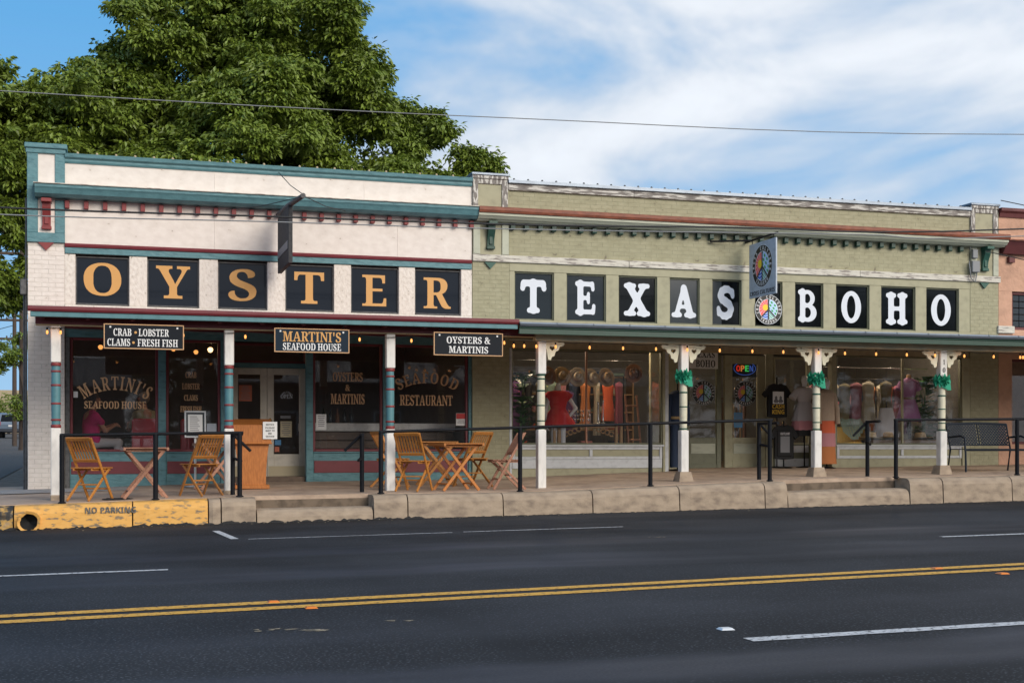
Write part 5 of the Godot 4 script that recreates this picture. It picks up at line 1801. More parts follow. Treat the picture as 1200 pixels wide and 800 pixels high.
# ------------------------------------------------------------------ sidewalk furniture
# slatted folding chair; it faces +z, its base at the origin
func folding_chair(label: String, m: String, at: Vector3, turn_deg: float) -> Node3D:
	var t := thing("folding_chair", label, "chair", at, "wooden folding chairs on the sidewalk", deg_to_rad(turn_deg))
	for s in [-1.0, 1.0]:
		var x: float = s * 0.205
		var st := begin()
		bar(st, Vector3(x, 0.0, 0.24), Vector3(x, 0.87, -0.25), 0.022, 0.042, 0.004, Vector3.RIGHT)
		part(t, "back_leg", st, m)
		st = begin()
		bar(st, Vector3(x - s * 0.026, 0.0, -0.27), Vector3(x - s * 0.026, 0.44, 0.19), 0.022, 0.038, 0.004, Vector3.RIGHT)
		part(t, "front_leg", st, m)
		st = begin()
		box(st, Vector3(x - s * 0.052 - 0.011, 0.415, -0.17), Vector3(x - s * 0.052 + 0.011, 0.445, 0.25), 0.004)
		part(t, "seat_rail", st, m)
	for k in 6:
		var z := -0.165 + k * 0.071
		part(t, "seat_slat", bx(Vector3(-0.20, 0.446, z), Vector3(0.20, 0.462, z + 0.061), 0.004), m)
	var up := Vector3(0, 0.87, -0.49).normalized()
	for q in [[0.86, 0.055], [0.56, 0.045]]:
		var y: float = q[0]
		var z := 0.24 - y / 0.87 * 0.49
		var st := begin()
		bar(st, Vector3(0, y - q[1] / 2, z + 0.0) - up * 0.0, Vector3(0, y - q[1] / 2, z) + up * q[1], 0.40, 0.022, 0.004, Vector3.RIGHT)
		part(t, "back_rail", st, m)
	for k in 8:
		var x := -0.165 + k * 0.0471
		var st := begin()
		var a := Vector3(x, 0.57, 0.24 - 0.57 / 0.87 * 0.49)
		var b := Vector3(x, 0.85, 0.24 - 0.85 / 0.87 * 0.49)
		bar(st, a, b, 0.027, 0.010, 0.003, Vector3.RIGHT)
		part(t, "back_slat", st, m)
	for q in [[0.16, 0.24 - 0.16 / 0.87 * 0.49], [0.22, -0.27 + 0.22 / 0.44 * 0.46]]:
		var st := begin()
		bar(st, Vector3(-0.19, q[0], q[1]), Vector3(0.19, q[0], q[1]), 0.022, 0.022, 0.004, Vector3.UP)
		part(t, "stretcher", st, m)
	return t

func folding_table(label: String, m: String, at: Vector3, turn_deg: float, w := 0.62) -> Node3D:
	var t := thing("folding_table", label, "table", at, "wooden folding tables on the sidewalk", deg_to_rad(turn_deg))
	var h := 0.72
	var n := 8
	for k in n:
		var z := -w / 2 + k * w / n
		part(t, "top_slat", bx(Vector3(-w / 2 + 0.03, h - 0.018, z + 0.003), Vector3(w / 2 - 0.03, h, z + w / n - 0.003), 0.004), m)
	for s in [-1.0, 1.0]:
		var x: float = s * (w / 2 - 0.015)
		part(t, "top_rail", bx(Vector3(x - 0.018, h - 0.045, -w / 2), Vector3(x + 0.018, h + 0.002, w / 2), 0.004), m)
		part(t, "cross_rail", bx(Vector3(-w / 2 + 0.04, h - 0.062, s * 0.22 - 0.015), Vector3(w / 2 - 0.04, h - 0.02, s * 0.22 + 0.015), 0.004), m)
	for s in [-1.0, 1.0]:
		for q in [-1.0, 1.0]:
			var st := begin()
			var z: float = s * 0.21 + (0.014 if q > 0 else -0.014)
			bar(st, Vector3(-0.30 * q, 0.0, z), Vector3(0.26 * q, h - 0.03, z), 0.024, 0.045, 0.004, Vector3(0, 0, 1))
			part(t, "leg", st, m)
	for q in [-1.0, 1.0]:
		var st := begin()
		bar(st, Vector3(-0.22 * q, 0.10, -0.21), Vector3(-0.22 * q, 0.10, 0.21), 0.022, 0.03, 0.004, Vector3.UP)
		part(t, "stretcher", st, m)
	return t

func on_pave(x: float, z: float) -> Vector3:
	return Vector3(x, pave_y(x, z) + 0.002, z)

func seating() -> void:
	folding_chair("honey coloured folding chair beside the yellow kerb, nearest the corner", "teak_wood", on_pave(-0.26, 0.36), 143)
	folding_chair("honey coloured folding chair left of the wooden podium, back to the street", "teak_aged", on_pave(1.28, 0.22), -148)
	folding_table("reddish folding table between the two chairs by the yellow kerb", "red_wood", on_pave(0.48, 0.28), 4)
	folding_table("folding table half hidden behind the second canopy post", "red_wood", on_pave(1.62, -1.4), 10)
	folding_chair("honey coloured folding chair right beside the third canopy post, back to the street", "teak_wood", on_pave(4.42, 0.25), 143)
	folding_chair("folding chair mostly hidden behind the third canopy post", "teak_wood", on_pave(4.30, -0.9), 100)
	folding_table("honey coloured folding table standing nearest the street in the right group", "teak_pale", on_pave(5.10, 0.2), 8, 0.66)
	folding_table("honey coloured folding table nearest the restaurant window in the right group", "teak_aged", on_pave(5.15, -1.3), -4, 0.62)
	folding_chair("honey coloured folding chair behind the right group's table, turned to the left", "teak_aged", on_pave(5.62, -0.75), -150)
	folding_chair("red-brown folding chair standing sideways apart from the others", "red_wood", on_pave(5.92, 0.12), -93)
	# podium
	var p := thing("podium", "orange-brown wooden host podium with a paper notice, by the doors", "podium", Vector3.ZERO, "", 0.0)
	var st := begin()
	# body: front view trapezoid with curved sides
	var poly := PackedVector2Array()
	for k in 9:
		var u := k / 8.0
		poly.append(Vector2(-0.215 - 0.05 * pow(u, 2.2), 0.06 + u * 0.66))
	for k in 9:
		var u := 1.0 - k / 8.0
		poly.append(Vector2(0.215 + 0.05 * pow(u, 2.2), 0.06 + u * 0.66))
	prism(st, poly, -0.20, 0.17)
	part(p, "body", st, "oak_wood")
	part(p, "plinth", bx(Vector3(-0.27, 0.0, -0.24), Vector3(0.27, 0.06, 0.22), 0.008), "oak_wood")
	st = begin()
	var sp := PackedVector2Array([Vector2(-0.24, 0.72), Vector2(0.23, 0.72), Vector2(0.23, 1.00), Vector2(-0.24, 1.10)])
	prism(st, sp, -0.295, 0.295, Transform3D(Basis(Vector3(0, 0, 1), Vector3(0, 1, 0), Vector3(1, 0, 0)), Vector3.ZERO))
	part(p, "head", st, "oak_wood")
	part(p, "ledge", bx(Vector3(-0.31, 0.70, -0.25), Vector3(0.31, 0.73, 0.245), 0.008), "oak_wood")
	p.position = on_pave(2.16, -1.3)
	p.rotation.y = deg_to_rad(-6)
	var n := thing("paper_notice", "white paper notice with black lines hung on the podium's corner", "notice", p.position + Vector3(0.24, 0.78, 0.275), "", deg_to_rad(-6))
	part(n, "sheet", bx(Vector3(-0.10, 0.0, 0.0), Vector3(0.12, 0.27, 0.004), 0.0), "paper")
	st = begin()
	for q in [["NOTICE", 0.225, 0.12], ["PLEASE", 0.175, 0.14], ["WAIT TO", 0.13, 0.14], ["BE", 0.085, 0.05], ["SEATED", 0.04, 0.13]]:
		words(st, q[0], sans, Vector3(0.01, q[1], 0.006), q[2], 0.026, 0.002)
	part(n, "lettering", st, "ink_black")
	# framed menu on a stand
	var m := thing("menu_stand", "grey framed menu on a white pole stand before the restaurant window", "menu stand", on_pave(1.34, -2.2))
	st = begin()
	tube(st, [Vector3(0, 0.02, 0), Vector3(0, 0.8, 0)], 0.02, 10)
	part(m, "pole", st, "white_paint")
	st = begin()
	lathe(st, [[0.0, 0.0], [0.17, 0.0], [0.17, 0.015], [0.03, 0.035], [0.02, 0.05]], Vector3.ZERO, 20)
	part(m, "base", st, "white_paint")
	var xf := Transform3D(Basis(Vector3.RIGHT, -0.15), Vector3(0, 1.02, 0))
	st = begin()
	box(st, Vector3(-0.16, -0.21, -0.012), Vector3(0.16, 0.21, 0.0), 0.003, xf)
	part(m, "menu_sheet", st, "slate_film")
	st = begin()
	box(st, Vector3(-0.115, -0.16, 0.001), Vector3(0.115, 0.16, 0.004), 0.0, xf)
	var sh := part(m, "paper_sheet", st, "paper")
	st = begin()
	for k in 9:
		box(st, Vector3(-0.085, 0.12 - k * 0.032, 0.004), Vector3(0.03 + 0.05 * fmod(k * 0.37, 1.0), 0.13 - k * 0.032, 0.006), 0.0, xf)
	part(sh, "print_lines", st, "print_grey")
	st = begin()
	for q in [[-0.17, -0.22, -0.145, 0.22], [0.145, -0.22, 0.17, 0.22], [-0.145, -0.22, 0.145, -0.195], [-0.145, 0.195, 0.145, 0.22]]:
		box(st, Vector3(q[0], q[1], -0.015), Vector3(q[2], q[3], 0.012), 0.003, xf)
	part(m, "frame", st, "tin_white")
	bench()
	# green tulle bows on three posts
	for q in [[8.985, "green tulle bow on the post left of the emblem doors"], [11.426, "green tulle bow on the post right of the emblem doors"], [13.877, "green tulle bow on the numbered post"]]:
		bow(Vector3(q[0], 1.95, 0.0), q[1])
	# basket of dishes on the half hidden table
	st = begin()
	lathe(st, [[0.0, 0.0], [0.12, 0.0], [0.16, 0.09], [0.165, 0.10], [0.15, 0.095], [0.11, 0.012], [0.0, 0.012]], Vector3.ZERO, 18)
	single("grey_tub", "grey tub on the folding table behind the second post", "tub", st, "weathered_grey", on_pave(1.55, -1.4) + Vector3(0, 0.722, 0))

func bow(c: Vector3, label: String) -> void:
	var t := thing("tulle_bow", label, "bow", c, "green tulle bows on the posts")
	var r := RandomNumberGenerator.new()
	r.seed = int(c.x * 100)
	# gathered net: ruffled frills one over the other round the post
	var st := begin()
	for ring in 7:
		var tilt := lerpf(-0.95, 0.95, ring / 6.0)
		var waves := 7 + ring % 3
		var ph := r.randf() * TAU
		var n := 72
		var rows := 6
		var grid := []
		for i in rows + 1:
			var u := float(i) / rows
			var row := []
			for k in n:
				var a := TAU * k / n
				var f := u * u * (0.045 + 0.02 * sin(a * 3.0 + ph))
				var rad := 0.070 + u * (0.068 + 0.020 * sin(a * 5.0 + ph * 2.0)) * cos(tilt * 0.8)
				var y := tilt * 0.045 + u * sin(tilt) * 0.075 + f * sin(a * waves + ph + u * 0.8)
				row.append(Vector3(cos(a) * rad, y, sin(a) * rad))
			grid.append(row)
		for i in rows:
			for k in n:
				var k2 := (k + 1) % n
				quad(st, grid[i][k], grid[i][k2], grid[i + 1][k2], grid[i + 1][k])
	t.scale = Vector3(0.96, 0.8, 0.96)
	part(t, "ruffle", st, "tulle_green")
	st = begin()
	lathe(st, [[0.076, -0.05], [0.10, -0.03], [0.104, 0.0], [0.10, 0.03], [0.076, 0.05]], Vector3.ZERO, 16)
	part(t, "knot", st, "tulle_green")
	st = begin()
	for k in 3:
		var x := -0.04 + k * 0.05
		quad(st, Vector3(x, 0.0, 0.09), Vector3(x + 0.05, 0.0, 0.095), Vector3(x + 0.07, -0.17 - 0.02 * k, 0.10), Vector3(x - 0.01, -0.15 - 0.03 * k, 0.085))
	part(t, "tail", st, "tulle_green")

func bench() -> void:
	var t := thing("metal_bench", "dark metal bench with pierced lattice back in front of the sage pilaster", "bench", on_pave(15.22, -0.55))
	var w := 0.64
	var st: SurfaceTool
	for s in [-1.0, 1.0]:
		var x: float = s * w
		st = begin()
		tube(st, [Vector3(x, 0, -0.28), Vector3(x, 0.40, -0.20), Vector3(x, 0.86, -0.32)], 0.018, 8)
		part(t, "back_leg", st, "bench_metal")
		st = begin()
		tube(st, [Vector3(x + s * 0.03, 0, 0.30), Vector3(x, 0.30, 0.25), Vector3(x, 0.60, 0.22), Vector3(x, 0.64, 0.10), Vector3(x, 0.62, -0.22)], 0.018, 8)
		part(t, "front_leg", st, "bench_metal")
	st = begin()
	tube(st, [Vector3(-w, 0.86, -0.32), Vector3(0, 0.88, -0.325), Vector3(w, 0.86, -0.32)], 0.02, 8)
	part(t, "top_rail", st, "bench_metal")
	st = begin()
	tube(st, [Vector3(-w, 0.48, -0.225), Vector3(w, 0.48, -0.225)], 0.014, 8)
	part(t, "lower_rail", st, "bench_metal")
	st = begin()
	tube(st, [Vector3(0, 0.48, -0.225), Vector3(0, 0.87, -0.322)], 0.014, 8)
	part(t, "middle_rail", st, "bench_metal")
	# lattice panels
	for s in [-1.0, 1.0]:
		st = begin()
		var lo := 0.03
		var hi := w - 0.02
		var n := 10
		for k in range(-5, n + 1):
			for dirn in [-1.0, 1.0]:
				var a := Vector2(lo + k * 0.06, 0.0)
				var b := a + Vector2(0.37, 0.37)
				# clip to the panel
				var t0 := clampf((lo - a.x) / (b.x - a.x), 0, 1)
				var t1 := clampf((hi - a.x) / (b.x - a.x), 0, 1)
				if t1 - t0 < 0.05: continue
				var p := a.lerp(b, t0)
				var q := a.lerp(b, t1)
				var y0: float = p.y if dirn > 0 else 0.37 - p.y
				var y1: float = q.y if dirn > 0 else 0.37 - q.y
				bar(st, Vector3(s * p.x, 0.49 + y0, -0.228 - y0 * 0.245 + dirn * 0.004), Vector3(s * q.x, 0.49 + y1, -0.228 - y1 * 0.245 + dirn * 0.004), 0.026, 0.006, 0.0, Vector3(0, 0, 1).cross(Vector3(s * (q.x - p.x), y1 - y0, 0)))
		part(t, "lattice_panel", st, "bench_metal")
	for k in 7:
		var z := -0.20 + k * 0.066
		part(t, "seat_slat", bx(Vector3(-w, 0.395, z), Vector3(w, 0.412, z + 0.052), 0.004), "bench_metal")
	st = begin()
	tube(st, [Vector3(-w, 0.385, 0.22), Vector3(w, 0.385, 0.22)], 0.014, 8)
	part(t, "seat_rail", st, "bench_metal")

# ------------------------------------------------------------------ bodies: smooth union of tapered capsules, meshed as surface nets
func flesh(st: SurfaceTool, caps: Array, cell: float, k: float) -> void:
	var lo := Vector3(1e9, 1e9, 1e9)
	var hi := -lo
	for c in caps:
		var r := maxf(c[2], c[3]) + 3.0 * cell
		for p in [c[0], c[1]]:
			lo = lo.min(p - Vector3(r, r, r))
			hi = hi.max(p + Vector3(r, r, r))
	var n := Vector3i(((hi - lo) / cell).ceil()) + Vector3i.ONE
	var sy := n.x
	var sz := n.x * n.y
	var f := PackedFloat32Array()
	f.resize(n.x * n.y * n.z)
	f.fill(1.0)
	for c in caps:
		var a: Vector3 = c[0]
		var b: Vector3 = c[1]
		var ra: float = c[2]
		var rb: float = c[3]
		var reach := maxf(ra, rb) + k + 2.0 * cell
		var i0 := Vector3i(((a.min(b) - Vector3(reach, reach, reach) - lo) / cell).floor()).clamp(Vector3i.ZERO, n - Vector3i.ONE)
		var i1 := Vector3i(((a.max(b) + Vector3(reach, reach, reach) - lo) / cell).ceil()).clamp(Vector3i.ZERO, n - Vector3i.ONE)
		var ab := b - a
		var l2 := maxf(ab.length_squared(), 1e-9)
		for z in range(i0.z, i1.z + 1):
			for y in range(i0.y, i1.y + 1):
				var at := z * sz + y * sy
				for x in range(i0.x, i1.x + 1):
					var p := lo + Vector3(x, y, z) * cell
					var t := clampf((p - a).dot(ab) / l2, 0.0, 1.0)
					var d := p.distance_to(a + ab * t) - lerpf(ra, rb, t)
					var e := f[at + x]
					var h := maxf(k - absf(d - e), 0.0) / k
					f[at + x] = minf(d, e) - h * h * k * 0.25
	var vert := {}
	for z in n.z - 1:
		for y in n.y - 1:
			for x in n.x - 1:
				var o := z * sz + y * sy + x
				var v := [f[o], f[o + 1], f[o + sy], f[o + sy + 1], f[o + sz], f[o + sz + 1], f[o + sz + sy], f[o + sz + sy + 1]]
				var neg := 0
				for q in v:
					if q < 0.0: neg += 1
				if neg == 0 or neg == 8: continue
				var sum := Vector3.ZERO
				var cnt := 0
				for e in [[0, 1], [2, 3], [4, 5], [6, 7], [0, 2], [1, 3], [4, 6], [5, 7], [0, 4], [1, 5], [2, 6], [3, 7]]:
					var va: float = v[e[0]]
					var vb: float = v[e[1]]
					if (va < 0.0) != (vb < 0.0):
						var pa := Vector3(e[0] & 1, (e[0] >> 1) & 1, e[0] >> 2)
						var pb := Vector3(e[1] & 1, (e[1] >> 1) & 1, e[1] >> 2)
						sum += pa.lerp(pb, va / (va - vb))
						cnt += 1
				var nn := Vector3(v[1] + v[3] + v[5] + v[7] - v[0] - v[2] - v[4] - v[6], v[2] + v[3] + v[6] + v[7] - v[0] - v[1] - v[4] - v[5], v[4] + v[5] + v[6] + v[7] - v[0] - v[1] - v[2] - v[3]).normalized()
				vert[o] = [lo + (Vector3(x, y, z) + sum / cnt) * cell, nn]
	for o in vert:
		var s := f[o] < 0.0
		for e in [[1, sy, sz], [sy, sz, 1], [sz, 1, sy]]:
			var other: int = o + e[0]
			if other >= f.size() or (f[other] < 0.0) == s: continue
			var q := [o, o - e[1], o - e[1] - e[2], o - e[2]]
			if vert.has(q[1]) and vert.has(q[2]) and vert.has(q[3]):
				smooth_quad(st, vert[q[0]], vert[q[1]], vert[q[2]], vert[q[3]])

# a head looking along +z at the origin, about 0.23 m tall
func head(st: SurfaceTool, xf: Transform3D) -> void:
	var c := []
	for q in [[0, 0.03, -0.015, 0, 0.045, -0.02, 0.085, 0.085], [0, -0.045, 0.03, 0, 0.0, 0.03, 0.052, 0.068], [0, -0.09, 0.055, 0, -0.06, 0.05, 0.026, 0.035], [0, 0.012, 0.088, 0, -0.03, 0.108, 0.010, 0.016], [-0.03, -0.062, 0.078, 0.03, -0.062, 0.078, 0.011, 0.011], [-0.082, -0.01, 0.0, -0.086, 0.025, -0.008, 0.014, 0.018], [0.082, -0.01, 0.0, 0.086, 0.025, -0.008, 0.014, 0.018], [-0.05, 0.03, 0.075, 0.05, 0.03, 0.075, 0.012, 0.012], [0, -0.06, -0.01, 0, -0.15, -0.03, 0.05, 0.055]]:
		c.append([xf * Vector3(q[0], q[1], q[2]), xf * Vector3(q[3], q[4], q[5]), q[6], q[7]])
	flesh(st, c, 0.008, 0.02)

func hand(caps: Array, wrist: Vector3, tip_dir: Vector3, palm: Vector3) -> void:
	# five bent fingers; palm is the palm's normal
	var d := tip_dir.normalized()
	var s := d.cross(palm).normalized()
	caps.append([wrist, wrist + d * 0.08, 0.026, 0.034])
	for k in 4:
		var off: float = [-0.033, -0.011, 0.011, 0.032][k]
		var l: float = [0.062, 0.075, 0.07, 0.055][k]
		var a := wrist + d * 0.085 + s * off
		var b := a + (d * 0.8 + palm * 0.5).normalized() * l * 0.55
		caps.append([a, b, 0.010, 0.009])
		caps.append([b, b + (d * 0.4 + palm * 0.9).normalized() * l * 0.5, 0.009, 0.008])
	var th := wrist + d * 0.03 - s * 0.03
	caps.append([th, th + (d * 0.5 - s * 0.8 + palm * 0.3).normalized() * 0.045, 0.012, 0.010])
	caps.append([th + (d * 0.5 - s * 0.8 + palm * 0.3).normalized() * 0.045, th + (d * 1.0 - s * 0.9 + palm * 0.7).normalized() * 0.08, 0.010, 0.009])

# seated diner; local frame faces +z, origin on the floor under the hips
func diner(label: String, at: Vector3, turn: float, top: String, legs: String, hair: String, long_hair: bool) -> void:
	var t := thing("person", label, "person", at, "", turn)
	var hip := 0.54
	var L := func(x, y, z): return Vector3(x, y, z)
	# skin: head, neck, arms and shins in one surface
	var st := begin()
	head(st, Transform3D(Basis(Vector3.UP, 0.15), Vector3(0, hip + 0.74, 0.06)))
	var sk := [[L.call(0, hip + 0.50, 0.0), L.call(0, hip + 0.62, 0.03), 0.055, 0.052]]
	for s in [-1.0, 1.0]:
		var sh := Vector3(s * 0.17, hip + 0.47, 0.0)
		var el := Vector3(s * 0.23, hip + 0.21, 0.17)
		var wr := Vector3(s * 0.10, hip + 0.30, 0.37)
		sk.append([sh, el, 0.050, 0.040])
		sk.append([el, wr, 0.040, 0.027])
		sk.append([Vector3(s * 0.12, hip - 0.03, 0.44), Vector3(s * 0.13, 0.07, 0.40), 0.055, 0.038])
		sk.append([Vector3(s * 0.13, 0.05, 0.39), Vector3(s * 0.14, 0.035, 0.54), 0.036, 0.03])
	sk.append([Vector3(0, hip + 0.05, 0), Vector3(0, hip + 0.45, -0.01), 0.11, 0.12])
	flesh(st, sk, 0.016, 0.03)
	for s in [-1.0, 1.0]:
		var hc := []
		hand(hc, Vector3(s * 0.10, hip + 0.30, 0.37), Vector3(-s * 0.55, 0.25, 0.8), Vector3(-s * 0.3, -0.9, 0.2))
		flesh(st, hc, 0.006, 0.008)
	part(t, "body", st, "skin_a")
	st = begin()
	var tp := [[Vector3(-0.08, hip + 0.04, 0), Vector3(0.08, hip + 0.04, 0), 0.135, 0.135], [Vector3(0, hip + 0.05, 0), Vector3(0, hip + 0.30, -0.01), 0.145, 0.15], [Vector3(-0.11, hip + 0.40, -0.01), Vector3(0.11, hip + 0.40, -0.01), 0.105, 0.105], [Vector3(-0.16, hip + 0.475, 0), Vector3(0.16, hip + 0.475, 0), 0.066, 0.066], [Vector3(-0.06, hip + 0.52, 0.0), Vector3(0.06, hip + 0.52, 0.0), 0.06, 0.06]]
	for s in [-1.0, 1.0]:
		tp.append([Vector3(s * 0.17, hip + 0.465, 0), Vector3(s * 0.215, hip + 0.27 if not long_hair else hip + 0.36, 0.10), 0.066, 0.062])
	flesh(st, tp, 0.018, 0.05)
	part(t, "shirt", st, top)
	st = begin()
	var lg := [[Vector3(-0.09, hip, -0.02), Vector3(0.09, hip, -0.02), 0.12, 0.12]]
	for s in [-1.0, 1.0]:
		lg.append([Vector3(s * 0.09, hip, 0.0), Vector3(s * 0.12, hip + 0.0, 0.44), 0.095, 0.072])
		lg.append([Vector3(s * 0.12, hip, 0.44), Vector3(s * 0.13, 0.22, 0.41), 0.072, 0.062])
	flesh(st, lg, 0.018, 0.04)
	part(t, "trousers", st, legs)
	st = begin()
	var hx := Transform3D(Basis(Vector3.UP, 0.15), Vector3(0, hip + 0.74, 0.06))
	var hr := [[hx * Vector3(0, 0.055, -0.025), hx * Vector3(0, 0.02, -0.045), 0.093, 0.088]]
	if long_hair:
		hr.append([hx * Vector3(0, -0.01, -0.06), hx * Vector3(0, -0.05, -0.075), 0.07, 0.05])
		hr.append([hx * Vector3(0, 0.06, -0.13), hx * Vector3(0, 0.07, -0.13), 0.045, 0.045])
	flesh(st, hr, 0.012, 0.02)
	part(t, "hair", st, hair)

# ------------------------------------------------------------------ restaurant
func booth(label: String, at: Vector3, turn: float, w: float) -> void:
	var t := thing("booth_seat", label, "booth", at, "red vinyl booth seats", turn)
	part(t, "base", bx(Vector3(-w / 2 + 0.03, 0, -0.24), Vector3(w / 2 - 0.03, 0.34, 0.22), 0.01), "table_black")
	part(t, "seat", bx(Vector3(-w / 2, 0.34, -0.25), Vector3(w / 2, 0.47, 0.27), 0.035), "vinyl_red")
	var n := maxi(1, int(w / 0.45))
	for k in n:
		var a := -w / 2 + k * w / n
		part(t, "back_cushion", bx(Vector3(a + 0.004, 0.44, -0.36), Vector3(a + w / n - 0.004, 1.02, -0.22), 0.03), "vinyl_red")
	part(t, "back_shell", bx(Vector3(-w / 2, 0.0, -0.40), Vector3(w / 2, 1.0, -0.355), 0.01), "vinyl_red")

func pendant(label: String, c: Vector3, m: String, r: float, e: float, col: Color) -> void:
	var t := thing("pendant_lamp", label, "lamp", c, "lamps inside the restaurant")
	var st := begin()
	tube(st, [Vector3(0, r * 0.9, 0), Vector3(0, 3.0 - c.y, 0)], 0.008, 6)
	part(t, "cord", st, "black_metal")
	st = begin()
	lathe(st, [[0.0, -r], [r * 0.6, -r * 0.8], [r, 0.0], [r * 0.8, r * 0.6], [r * 0.3, r * 0.95]], Vector3.ZERO, 14)
	part(t, "globe", st, m)
	st = begin()
	lathe(st, [[r * 0.45, r * 0.75], [r * 0.4, r * 1.1], [r * 0.15, r * 1.3]], Vector3.ZERO, 12)
	part(t, "cap", st, "brass")
	var l := OmniLight3D.new()
	l.name = "lamp_light"
	l.light_color = col
	l.light_energy = e
	l.light_size = r
	l.omni_range = 8.0
	l.omni_attenuation = 2.0
	l.shadow_enabled = true
	t.add_child(l)

func restaurant_inside() -> void:
	var fl := 0.28
	booth("red booth seat behind the diner in pink", Vector3(-0.66, fl, -4.55), PI / 2 + 0.15, 0.9)
	booth("red booth seat with its back to the window, behind the patterned shirt", Vector3(0.63, fl, -4.78), PI - 0.05, 0.46)
	booth("red booth seat behind the second window with fish lettering", Vector3(1.15, fl, -5.3), -PI / 2 - 0.3, 0.9)
	booth("red booth seat further right behind the framed menu", Vector3(1.75, fl, -4.4), -PI / 2, 0.6)
	var t := thing("cafe_table", "round black pedestal table between the two diners", "table", Vector3(0.12, fl, -5.0))
	var st := begin()
	lathe(st, [[0.0, 0.70], [0.30, 0.70], [0.32, 0.715], [0.32, 0.73], [0.30, 0.74], [0.0, 0.74]], Vector3.ZERO, 28)
	part(t, "table_top", st, "table_black")
	st = begin()
	lathe(st, [[0.22, 0.0], [0.22, 0.015], [0.04, 0.05], [0.03, 0.10], [0.03, 0.70]], Vector3.ZERO, 16)
	part(t, "pedestal", st, "table_black")
	diner("person in a pink sleeveless top and white trousers seated at the window", Vector3(-0.30, fl + 0.05, -4.62), PI / 2 + 0.35, "cloth_pink", "cloth_white", "hair_dark", true)
	diner("person in an olive patterned shirt with grey hair seated with back to the window", Vector3(0.62, fl + 0.09, -5.05), PI + 0.55, "cloth_print", "cloth_olive", "hair_grey", false)
	# counter along the right windows
	var c := thing("bar_counter", "brown panelled counter with a pale top behind the right restaurant windows", "counter", Vector3.ZERO)
	for k in 5:
		part(c, "plank", bx(Vector3(3.35, fl + 0.02 + k * 0.155, -4.15), Vector3(6.15, fl + 0.165 + k * 0.155, -4.10), 0.008), "dark_wood")
	part(c, "back_panel", bx(Vector3(3.34, fl, -4.30), Vector3(6.16, fl + 0.80, -4.155), 0.0), "dark_wood")
	part(c, "counter_top", bx(Vector3(3.32, fl + 0.80, -4.5), Vector3(6.18, fl + 0.95, -4.05), 0.012), "white_paint")
	settle(c, Vector3(4.7, fl, -4.2))
	for k in 5:
		st = begin()
		var prof := [[0.0, 0.0], [0.035, 0.0], [0.037, 0.02], [0.036, 0.15], [0.014, 0.20], [0.013, 0.27], [0.0, 0.275]]
		lathe(st, prof, Vector3.ZERO, 12)
		single("bottle", ["first", "second", "third", "fourth", "fifth"][k] + " bottle from the left on the restaurant counter", "bottle", st, ["black_glass", "slate_glass", "felt_brown", "black_glass", "slate_film"][k], Vector3(3.75 + k * 0.13, fl + 0.951, -4.3), "bottles on the counter")
	pendant("lit white lamp shining over the fish-lettered window", Vector3(1.75, 2.55, -4.6), "lamp_globe", 0.05, 0.2, Color(1.0, 0.82, 0.6))
	pendant("small amber lamp behind the corner window", Vector3(-0.15, 2.60, -5.2), "bulb", 0.045, 0.025, Color(1.0, 0.6, 0.3))
	pendant("small amber lamp left of the white lamp", Vector3(1.12, 2.58, -5.0), "bulb", 0.045, 0.025, Color(1.0, 0.6, 0.3))
	pendant("small amber lamp deep in the room near the doors", Vector3(1.6, 2.62, -6.3), "bulb", 0.045, 0.025, Color(1.0, 0.6, 0.3))
	pendant("small amber lamp over the counter", Vector3(3.62, 2.62, -5.0), "bulb", 0.045, 0.025, Color(1.0, 0.6, 0.3))

# ------------------------------------------------------------------ boutique window goods
func hat(label: String, at: Vector3, tilt: Vector3, m: String, r := 0.20, cap := "") -> void:
	var t := thing("brimmed_hat", label, "hat", at, "hats in the shop windows")
	t.rotation = tilt
	var st := begin()
	lathe(st, [[r, 0.012], [r * 0.98, 0.02], [r * 0.72, 0.0], [r * 0.47, 0.004], [r * 0.45, 0.03], [r * 0.43, 0.10], [r * 0.36, 0.135], [r * 0.18, 0.125], [0.0, 0.115]], Vector3.ZERO, 26, 1.0, 1.12)
	part(t, "crown_and_brim", st, m)
	st = begin()
	lathe(st, [[r * 0.475, 0.006], [r * 0.48, 0.03], [r * 0.46, 0.032]], Vector3.ZERO, 26, 1.0, 1.12)
	part(t, "band", st, cap if cap != "" else "felt_brown")

# frock: profile from hem up, pleated; placed at its hem height
func frock(t: Node3D, called: String, prof: Array, m: String, waves := 9, wave := 0.10, sz := 0.6) -> void:
	var st := begin()
	lathe(st, prof, Vector3.ZERO, 44, 1.0, sz, wave, waves)
	part(t, called, st, m)

func dress_stand(t: Node3D, h: float, m := "black_metal") -> void:
	var st := begin()
	tube(st, [Vector3(0, 0.02, 0), Vector3(0, h, 0)], 0.014, 8)
	part(t, "pole", st, m)
	st = begin()
	lathe(st, [[0.0, 0.0], [0.17, 0.0], [0.17, 0.012], [0.03, 0.03], [0.0, 0.03]], Vector3.ZERO, 18)
	part(t, "foot", st, m)

